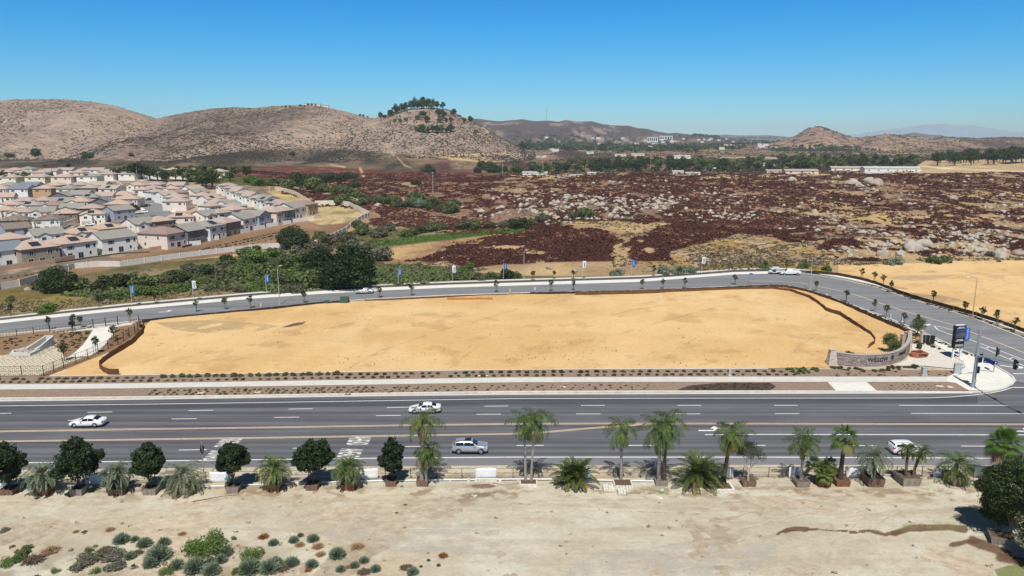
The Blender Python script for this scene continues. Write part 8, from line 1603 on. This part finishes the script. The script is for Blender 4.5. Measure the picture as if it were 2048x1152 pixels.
def scrap(x,y,n,sp,label,seed,nm='rubble_pile',m_=None,s0=.08,s1=.2):
    g=gp(x,y,.05); o=empty(nm,g,0,label,'rubble'); m=MB(); r=random.Random(seed)
    for i in range(n): a,b,s=r.gauss(0,sp),r.gauss(0,sp*.6),r.uniform(s0,s1); m.box(a-s,a+s,b-s*.6,b+s*.6,-.03,s*.7,0,r.random()*3,(a,b))
    m.build('pieces',m_ or M_wblk,o)
scrap(1319,997,7,.2,'small heap of white broken blocks on the open dirt',4); scrap(912,981,46,.75,'scattered white chips beside the mulch mound',5,s0=.03,s1=.09); scrap(948,992,3,.15,'single pale stone with brown stone on the dirt',6); scrap(585,1070,7,.35,'cluster of small white valve blocks among the sage bushes',7,s0=.08,s1=.12)
g=gp(1323,985,.05); o=empty('bucket',g,0,'pale green bucket lying in front of the grey crate','bucket'); q=MB().lathe([(.001,0),(.2,0),(.25,.45),(.22,.45),(.001,.06)],14).build('body',mat('bucket_green',srgb(150,196,170),.5),o,True); q.rotation_euler=(0,1.4,0); q.location=(-.2,0,.22)
blk=gp(972,964,.05); o=empty('low_block_wall',blk,0,'low white block wall in front of the white banner','wall'); m=MB(); r=random.Random(2)
for k in range(2):
    for i in range(8): m.box(-1.3+i*.325,-1.0+i*.33,-.13,.13,k*.22,k*.22+.221)
m.build('blocks',M_wblk,o); MB().box(-2.2,-1.9,-.2,.1,0,.45).build('end_block',M_wblk,o); MB().box(1.5,1.8,-.2,.1,0,.3).build('end_block',M_wblk,o)
g=gp(966,975,.02); gx,gy=np.meshgrid(np.linspace(-2.6,2.6,30),np.linspace(-1,1,16)); zz=.34*np.exp(-(gx/1.5)**2-(gy/.6)**2)*(1+.4*(fbm(gx*2,gy*2,5,3)-.5))-.02
o=link('mulch_mound',gridmesh('mulch_mound',gx,gy,zz,mat('mulch_mound',srgb(124,100,88),.95,noise=.25,scale=4,bump=.04,bscale=8)),None,g); tag(o,kind='structure')
MB().tube([(0,0,0),(3,0,.0)],.04,5).build('loose_board',M_crate2,None,False,gp(1588,978,.08)); b=bpy.data.objects['loose_board']; tag(b,'loose brown board on the dirt before the vase-shaped palm','board')
# hoses
def hose(P,label,m_=M_black,rr=.035):
    Q=[gp(x,y,.07) for x,y in P]; O=Vector(Q[0]); o=MB().tube([Vector(q)-O for q in Q],rr,5).build('irrigation_hose',m_,None,True,O); tag(o,label,'hose')
hose([(385,1003),(410,999),(440,993),(470,990),(485,985)],'dark hose lying on the dirt near the shaggy grey palm',M_dkbrown); hose([(985,966),(1010,970),(1040,966),(1075,960)],'dark hose behind the white rail near the palm pair',M_dkbrown)
# white rail on the ground
P_=[(392,976.5),(478,973.5),(525,971.5),(610,968.5),(760,964.5),(900,962.5),(1036,961),(1134,961.5),(1231,964),(1307,965)]
Q=[gp(x,y-3,.22) for x,y in P_]; O=Vector(Q[0]); o=empty('white_rail',O,0,'long low white pipe rail behind the planter row','rail'); MB().tube([Vector(q)-O for q in Q],.085,8).build('pipe',M_fw,o)
for q in Q: MB().box(-.06,.06,-.06,.06,-.28,0).build('support',M_fw,o,False,Vector(q)-O)
# wire fence and the banners tied to it
FP=[(-200,979),(0,974),(170,969),(265,967.5),(510,962.5),(632,960),(756,957.5),(1000,957),(1421,956),(1793,953),(2048,952),(2200,952)]
M_rust=mat('rusty_post',srgb(104,84,72),.8,.2)
def fw(x): return gp(x,float(interp(FP,x)),.03)
railfence('wire_fence',[fw(x)[:2] for x in np.linspace(-200,2150,24)],1.35,3.15,'thin wire fence with rusty posts along the highway verge',world=True,z0=.0,pw=.035,rails=3,pm=M_rust)
BN=[(-6,22,'white banner at the left edge of the wire fence'),(74,113,'shaded white banner behind the largest left palm'),(173,214,'bluish shaded white banner left of the small blue-green palm'),(421,463,'bright white banner beside the diamond warning sign'),(662,692,'shaded white banner behind the green palm'),(716,757,'bright white banner right of the green palm'),(951,993,'bright white banner above the low block wall'),(1160,1181,'small white banner behind the twin date palms'),(1418,1441,'white banner behind the right fronds of the biggest date palm'),(1449,1465,'pale blotched banner right of the leaning palm trunk'),(1576,1597,'white banner left of the vase-shaped palm trunk'),(1691,1731,'shaded white banner right of the black-trunked fan palm'),(1864,1888,'blotched white banner behind the small leaning palm'),(1946,1966,'shaded grey banner near the big dark tree')]
M_ban=mat('banner_vinyl',(.74,.75,.77),.55,noise=.05,scale=1.2)
for i,(a,b,lb) in enumerate(BN):
    A=Vector(fw(a)); B=Vector(fw(b)); L=(B-A).length; o=empty('banner',A+Vector((0,-.08,0)),math.atan2(B.y-A.y,B.x-A.x),lb,'banner'); n=10; V=[];Q=[]
    for q in range(n+1):
        for k in range(5): s=q/n; t=k/4; V.append((s*L,-.05-.07*math.sin(s*9+i)*t-.35*(1-t)*.3,.06+1.32*t+.05*math.sin(s*3.1+i)))
    for q in range(n):
        for k in range(4): e=q*5+k; Q.append((e,e+5,e+6,e+1))
    me=npmesh('sheet',V,Q,M_ban,True); q=link('sheet',me,o); z=q.modifiers.new('s','SOLIDIFY'); z.thickness=.01; MB().tube([(0,0,1.38),(L,0,1.38)],.02,4).build('tie_rope',M_rust,o)
# ---------------------------------------------------------- foreground bushes
FB=[(240,1087,34,'sage','left of three sage bushes in the upper row'),(268,1082,18,'sage','small sage bush touching the left sage bush'),(286,1094,32,'sage','middle sage bush below the small one'),(325,1091,28,'sage','right sage bush standing alone by the dirt'),(258,1118,26,'sage','sage bush in the grey mat'),(312,1122,54,'sage','wide sage mound left of the bright green bush'),(298,1134,34,'sage','sage mound below the wide one'),(350,1138,34,'sage','sage mound right of the wide one'),(386,1146,48,'sage','long sage mound under the bright green bush'),(420,1150,40,'sage','sage mound at the bottom edge'),(447,1114,34,'sage','sage bush between the two bright green bushes'),(440,1126,28,'sage','sage bush under the one between the bright bushes'),(418,1130,24,'sage','small sage bush right of the long mound'),(545,1091,22,'sage','round sage bush left of the white valve blocks'),(586,1085,22,'sage','sage bush in front of the white valve blocks'),(600,1073,14,'sage','small sage bush right of the white valve blocks'),(624,1083,26,'sage','round sage bush standing right of the valve blocks'),(673,1116,36,'sage','isolated large sage bush on the dirt'),(549,1132,32,'sage','sage bush of the lower right cluster, left'),(581,1132,32,'sage','sage bush of the lower right cluster, right'),(622,1135,28,'sage','sage bush right of the lower cluster'),(680,1143,22,'sage','sage bush at lower centre left'),(708,1135,22,'sage','sage bush at lower centre'),(727,1125,22,'sage','sage bush above the lower centre pair'),(750,1143,24,'sage','sage bush right of the lower centre pair'),(825,1150,26,'sage','sage bush furthest right at the bottom edge'),(496,1148,50,'sage','wide sage mound under the small bright bush'),(535,1146,44,'sage','wide sage mound left of the lower cluster'),(857,1123,9,'sage','tiny sage tuft on the open dirt, upper'),(877,1133,10,'sage','tiny sage tuft on the open dirt, right'),(842,1135,8,'sage','tiny sage tuft on the open dirt, left'),
 (408,1114,96,'green_mound','large bright green bush at lower left'),(384,1107,50,'green_mound','left lobe of bright green growth beside the large bush'),(497,1121,54,'green_mound','small round bright green bush right of the large one'),(14,1133,42,'green_mound','bright green bush at the left edge'),(44,1113,28,'shrub_mid','dark green upright shrub near the left edge'),(52,1100,22,'shrub_mid','small green shrub above the upright shrub'),(38,1122,34,'shrub_mid','low green shrub joined to the upright shrub'),(186,1148,26,'green_mound','bright green tuft at the bottom edge left'),(108,1146,22,'green_mound','yellow-green tuft left of the grey mat'),(330,1150,34,'green_mound','bright green clump at the bottom edge, left one'),(472,1150,26,'green_mound','bright green clump at the bottom edge, right one'),(466,1081,14,'shrub_mid','small dark green plant above the large bush'),
 (362,1070,20,'tan_tuft','grey-green spiky tuft alone on the dirt'),(175,1105,22,'green_mound','pale green tuft in the grey mat'),
 (525,1078,26,'orange_tuft','orange dry bush left of the round sage bush'),(886,1116,24,'orange_tuft','orange dry bush alone at lower centre'),(615,1143,18,'orange_tuft','small orange dry bush under the lower cluster'),(820,1152,14,'orange_tuft','orange dry tuft beside the bottom sage bush'),
 (634,1097,28,'tan_tuft','tan dry bush right of the sage pair'),(598,1093,24,'tan_tuft','tan dry bush below the valve blocks'),(712,1098,32,'tan_tuft','wide tan dry bush on the open dirt'),(695,1136,18,'tan_tuft','tan dry bush at lower centre left'),(150,1065,15,'tan_tuft','small tan tuft on the left dirt'),(218,1062,22,'tan_tuft','tan tuft with dark base above the sage row'),(96,1108,40,'tan_tuft','wide tan dry patch near the left edge'),(640,1112,24,'tan_tuft','flat tan bush left of the isolated sage bush'),
 (168,1066,16,'shrub_grey','grey twiggy tuft right of the small tan tuft'),(4,1064,26,'shrub_grey','grey brushy bush at the left edge'),(60,1128,50,'brown_mat','brown withered mat near the left edge'),(22,1096,16,'shrub_grey','small grey mat on the left dirt'),(175,1126,60,'shrub_grey','grey twiggy mat at lower left, left part'),(215,1120,60,'shrub_grey','grey twiggy mat at lower left, right part'),(150,1140,50,'shrub_grey','grey twiggy mat at the bottom edge'),(225,1140,50,'shrub_grey','grey twiggy mat beside the sage mounds'),(205,1105,34,'brown_mat','brown twigs above the grey mat'),(270,1110,30,'brown_mat','brown twigs between the sage bushes'),(812,1140,32,'brown_mat','dark brown flat weed at lower centre'),(727,1148,32,'brown_mat','dark brown weed at the bottom edge'),(562,1142,40,'brown_mat','brown weed under the lower cluster'),(1040,1008,6,'brown_mat','tiny dark weed on the middle dirt'),(810,1010,10,'brown_mat','small flat dark weed on the middle dirt'),(793,1026,10,'brown_mat','small flat dark weed below the middle one'),(394,952,10,'shrub_mid','small green weed at the verge by the warning sign')]
for i,(x,y,w_,k,lb) in enumerate(FB):
    g=gp(x,y,.05); s=w_/pxm(g[1])/2*.92; z=dz(g[0],g[1]); fl={'sage':1.0,'green_mound':.95,'orange_tuft':.8,'tan_tuft':.7,'brown_mat':.5,'shrub_grey':.45,'shrub_mid':.9}[k]
    shrub('bush' if k not in('tan_tuft','orange_tuft','brown_mat') else 'dry_bush',k+str(i%3),g[0],g[1]+s*.5,z-.03,s,s*fl,lb,'bush' ,None)
# small weeds and litter
g_=np.random.default_rng(61); X_=g_.uniform(-62,62,420); Y_=g_.uniform(60,85,420); px_,py_=proj(X_,Y_,X_*0); k=((py_>1085)&(px_<700)&(g_.random(420)<.8))|(g_.random(420)<.28)
Z_=dirtZ(X_,Y_); domes('dirt_weeds',X_[k],Y_[k],Z_[k]-.02,g_.uniform(.07,.26,k.sum()),g_.uniform(.03,.14,k.sum()),L_dg,62,12,.45)
k=((py_>1085)&(px_<420)&(g_.random(420)<.7)); domes('grey_weeds',X_[k],Y_[k],Z_[k]-.02,g_.uniform(.2,.5,k.sum()),g_.uniform(.1,.25,k.sum()),L_grey,63,22,.35)
stones('dirt_pebbles',[(-50,990),(2100,985),(2100,1152),(-50,1152)],900,.02,.07,64,.03); stones('verge_rubble',[(0,946),(1024,936),(2048,936),(2048,952),(1024,956),(0,968)],1500,.03,.10,65,.02,mat('verge_stone',srgb(168,152,130),.9))
# lot weeds: dark clods on the orange soil
g_=np.random.default_rng(66); n=1000; px_=g_.uniform(300,1780,n); py_=585+(738-585)*g_.random(n)**.8; W=np.array([gp(a,b,.06) for a,b in zip(px_,py_)]); nn=fbm(W[:,0]/6.,W[:,1]/6.,67,3); k=(nn>.5)&inpoly(LBT+LTall[::-1],px_,py_+3)&inpoly([(300,655),(540,628),(1100,595),(1530,582),(1700,640),(1740,700),(1640,730),(320,745)],px_,py_)
L_clod=leafmat('dry_clod',(.20,.13,.07),(.34,.23,.12),.0,.95); domes('lot_clods',W[k,0],W[k,1],W[k,0]*0+.3*0+.15,g_.uniform(.05,.16,k.sum()),g_.uniform(.04,.1,k.sum()),L_clod,68,10,.5)
# ---------------------------------------------------------- far buildings
def shed(x,y,w_,d,h,wall,roof,label,ang=0,gab=True,name='shed',Yf=None):
    X,Y,Z=pt(x,y)
    if w_<47 and Y>700: w_*=.66; h*=.75; d*=.8
    wl=MB(); wl.box(-w_/2,w_/2,-d/2,d/2,-1,h); rf=MB()
    if gab: gable(rf,-w_/2,w_/2,-d/2,d/2,h,d*.5*.3,.4,wmb=wl)
    else: rf.box(-w_/2-.2,w_/2+.2,-d/2-.2,d/2+.2,h,h+.4)
    o=empty(name,(X,Y,Z),ang,label,'building'); wl.build('wall',wall,o); rf.build('roof',[roof,M_fascia],o)
    for k in range(max(1,int(w_/9))): link('window',WIN['w'],o,(-w_/2+w_*(k+.5)/max(1,int(w_/9)),-d/2,1.6))
M_mr=mat('pale_metal_roof',(.50,.50,.47),.5); W_=WM['white']; WC=WM['cream']
for a in ((1780,343,62,14,3.6,W_,M_mr,'long bright white shed at the foot of the ranch trees',R(-4)),(1700,341,48,12,3.2,WC,RM['tan grey tile'],'long pale pinkish shed left of the bright white shed',R(-3)),(1355,347,18,9,3,W_,M_mr,'small white shed behind the middle of the brush crest',0),(1385,349,24,6,2.4,W_,M_mr,'low white barn right of the small white shed',0),(1055,350,14,8,3,W_,M_mr,'small white shed left of the pale yard',0),(1080,350,24,9,3.4,WC,M_mr,'pale long shed right of the small white shed',0),(1183,350,14,8,3,W_,M_mr,'white hut at the left end of the tree belt',0),(1240,313,34,16,4.4,WC,RM['tan grey tile'],'tan-roofed ranch house on the middle plain',0),(1275,312,40,16,4.5,WC,RM['tan grey tile'],'grey-roofed long ranch house right of the tan one',0),(1363,317,44,16,5,W_,M_mr,'white long building in the middle of the valley',0),(1180,308,24,12,4,WC,M_mr,'pale low building among the plain trees',0),(1620,301,34,16,7,W_,RM['rose tile'],'white house at the foot of the cone hill',0),(1420,341,20,9,3.4,W_,M_mr,'white barn beside the valley road',0),(1560,336,26,12,4,WC,RM['grey tile'],'pale ranch house among the left ranch trees',0),(1548,345,30,10,3,WM['pink beige'],RM['orange tile'],'red-roofed low house at the left of the ranches',0),(1600,347,30,9,2.6,WM['pink beige'],RM['rose tile'],'low red-roofed shed beside the ranch track',0),(1520,332,24,12,4,W_,RM['grey tile'],'white ranch house by the valley road',0),(1780,323,30,12,5,WM['light grey'],RM['slate blue tile'],'grey-roofed house in front of the grove',R(-5)),(1750,337,10,7,3,W_,M_mr,'tiny white hut behind the long sheds',0),(1668,328,18,10,4,W_,RM['grey tile'],'small pale house hidden in the ranch trees',0)):
    shed(*a[:8],ang=a[8])
X,Y,Z=at(1314,276,3700); 
for dx,w_,h,lb in ((-9,52,22,'left white block of the distant large building'),(18,62,17,'right dark-glazed block of the distant large building')):
    c=at(1314+dx,277,3700); o=empty('office_block',(c[0],c[1],float(hz(c[0],c[1]))),R(-10),lb,'building'); MB().box(-w_/2,w_/2,-18,18,-4,h).build('wall',W_,o); MB().box(-w_/2-.5,w_/2+.5,-18.5,18.5,h+.01,h+1.2).build('roof',WM['light grey'],o)
    for q in range(5): m=MB().box(-w_*.45+q*w_*.19,-w_*.45+q*w_*.19+w_*.12,-18.15,-18,3,h-3).build('window',M_cglass,o)
r=random.Random(77)
for i in range(44):
    x=r.uniform(1090,1560); y=r.uniform(275,303) if x<1300 else r.uniform(277,300); X,Y,Z=pt(x,y)
    if Y<1100 or Y>6000: continue
    w_=r.uniform(9,20); wl=MB(); wl.box(-w_/2,w_/2,-6,6,-2,4.5); rf=MB(); gable(rf,-w_/2,w_/2,-6,6,4.5,2,.4,wmb=wl); o=empty('distant_house',(X,Y,Z),r.uniform(-.3,.3),'small pale house among the trees of the far plain','building','houses scattered on the far plain'); wl.build('wall',r.choice([W_,WC]),o); rf.build('roof',[r.choice([M_mr,RM['tan grey tile'],RM['rose tile']]),M_fascia],o)
for i,x in enumerate((614,621,628,636,652)):
    X,Y,Z=at(x,212,1598); shed_=MB().box(-6,6,-4,4,-1,3.2); o=empty('hilltop_house',(X,Y,float(hz(X,Y))),0,'tiny pale house on the crest of the left hills','building','houses on the left hill crest'); shed_.build('wall',W_ if i==4 else WM['light grey'],o); MB().box(-6.4,6.4,-4.4,4.4,3.21,3.8).build('roof',RM['tan grey tile'],o)
# fences of the far yards
wallline('yard_wall',[(1115,356),(1140,353),(1165,352)],2.0,.3,W_,'white yard wall behind the left part of the brush crest','wall'); wallline('yard_wall',[(1730,348),(1770,346),(1790,344)],1.5,.2,W_,'low white fence before the long white shed','wall')
# ============================================================ LABELS: add the place where a shared look leaves a countable few
from collections import defaultdict
bpy.context.view_layer.update()
D=defaultdict(list)
for o in C.objects:
    if o.get('label') and len(o['label'].split())>16:
        o['label']=o['label'].replace(' tile roof',' roof').replace('pink beige','beige').replace('tan grey','tan')
for o in C.objects:
    if o.parent is None and o.get('label'): D[o['label']].append(o)
for lb,os_ in D.items():
    if 2<=len(os_)<=99 and len(lb.split())<=13:
        os_.sort(key=lambda o: proj(o.location.x,o.location.y,o.location.z)[0])
        for i,o in enumerate(os_): o['label']=lb+', '+ordw(i+1)+' from left'
# ============================================================ AIR
hm=bpy.data.materials.new('haze'); hm.use_nodes=True; n=hm.node_tree; n.nodes.clear()
pv=n.nodes.new('ShaderNodeVolumePrincipled'); pv.inputs['Color'].default_value=(.80,.95,1,1); pv.inputs['Density'].default_value=6.0e-5; pv.inputs['Anisotropy'].default_value=-.3
o_=n.nodes.new('ShaderNodeOutputMaterial'); n.links.new(pv.outputs[0],o_.inputs['Volume'])
zt=float(max(Zg.max(),200))+25
hb=MB().box(-100000,100000,-300,27500,-101,zt).build('haze',hm); tag(hb,kind='stuff')
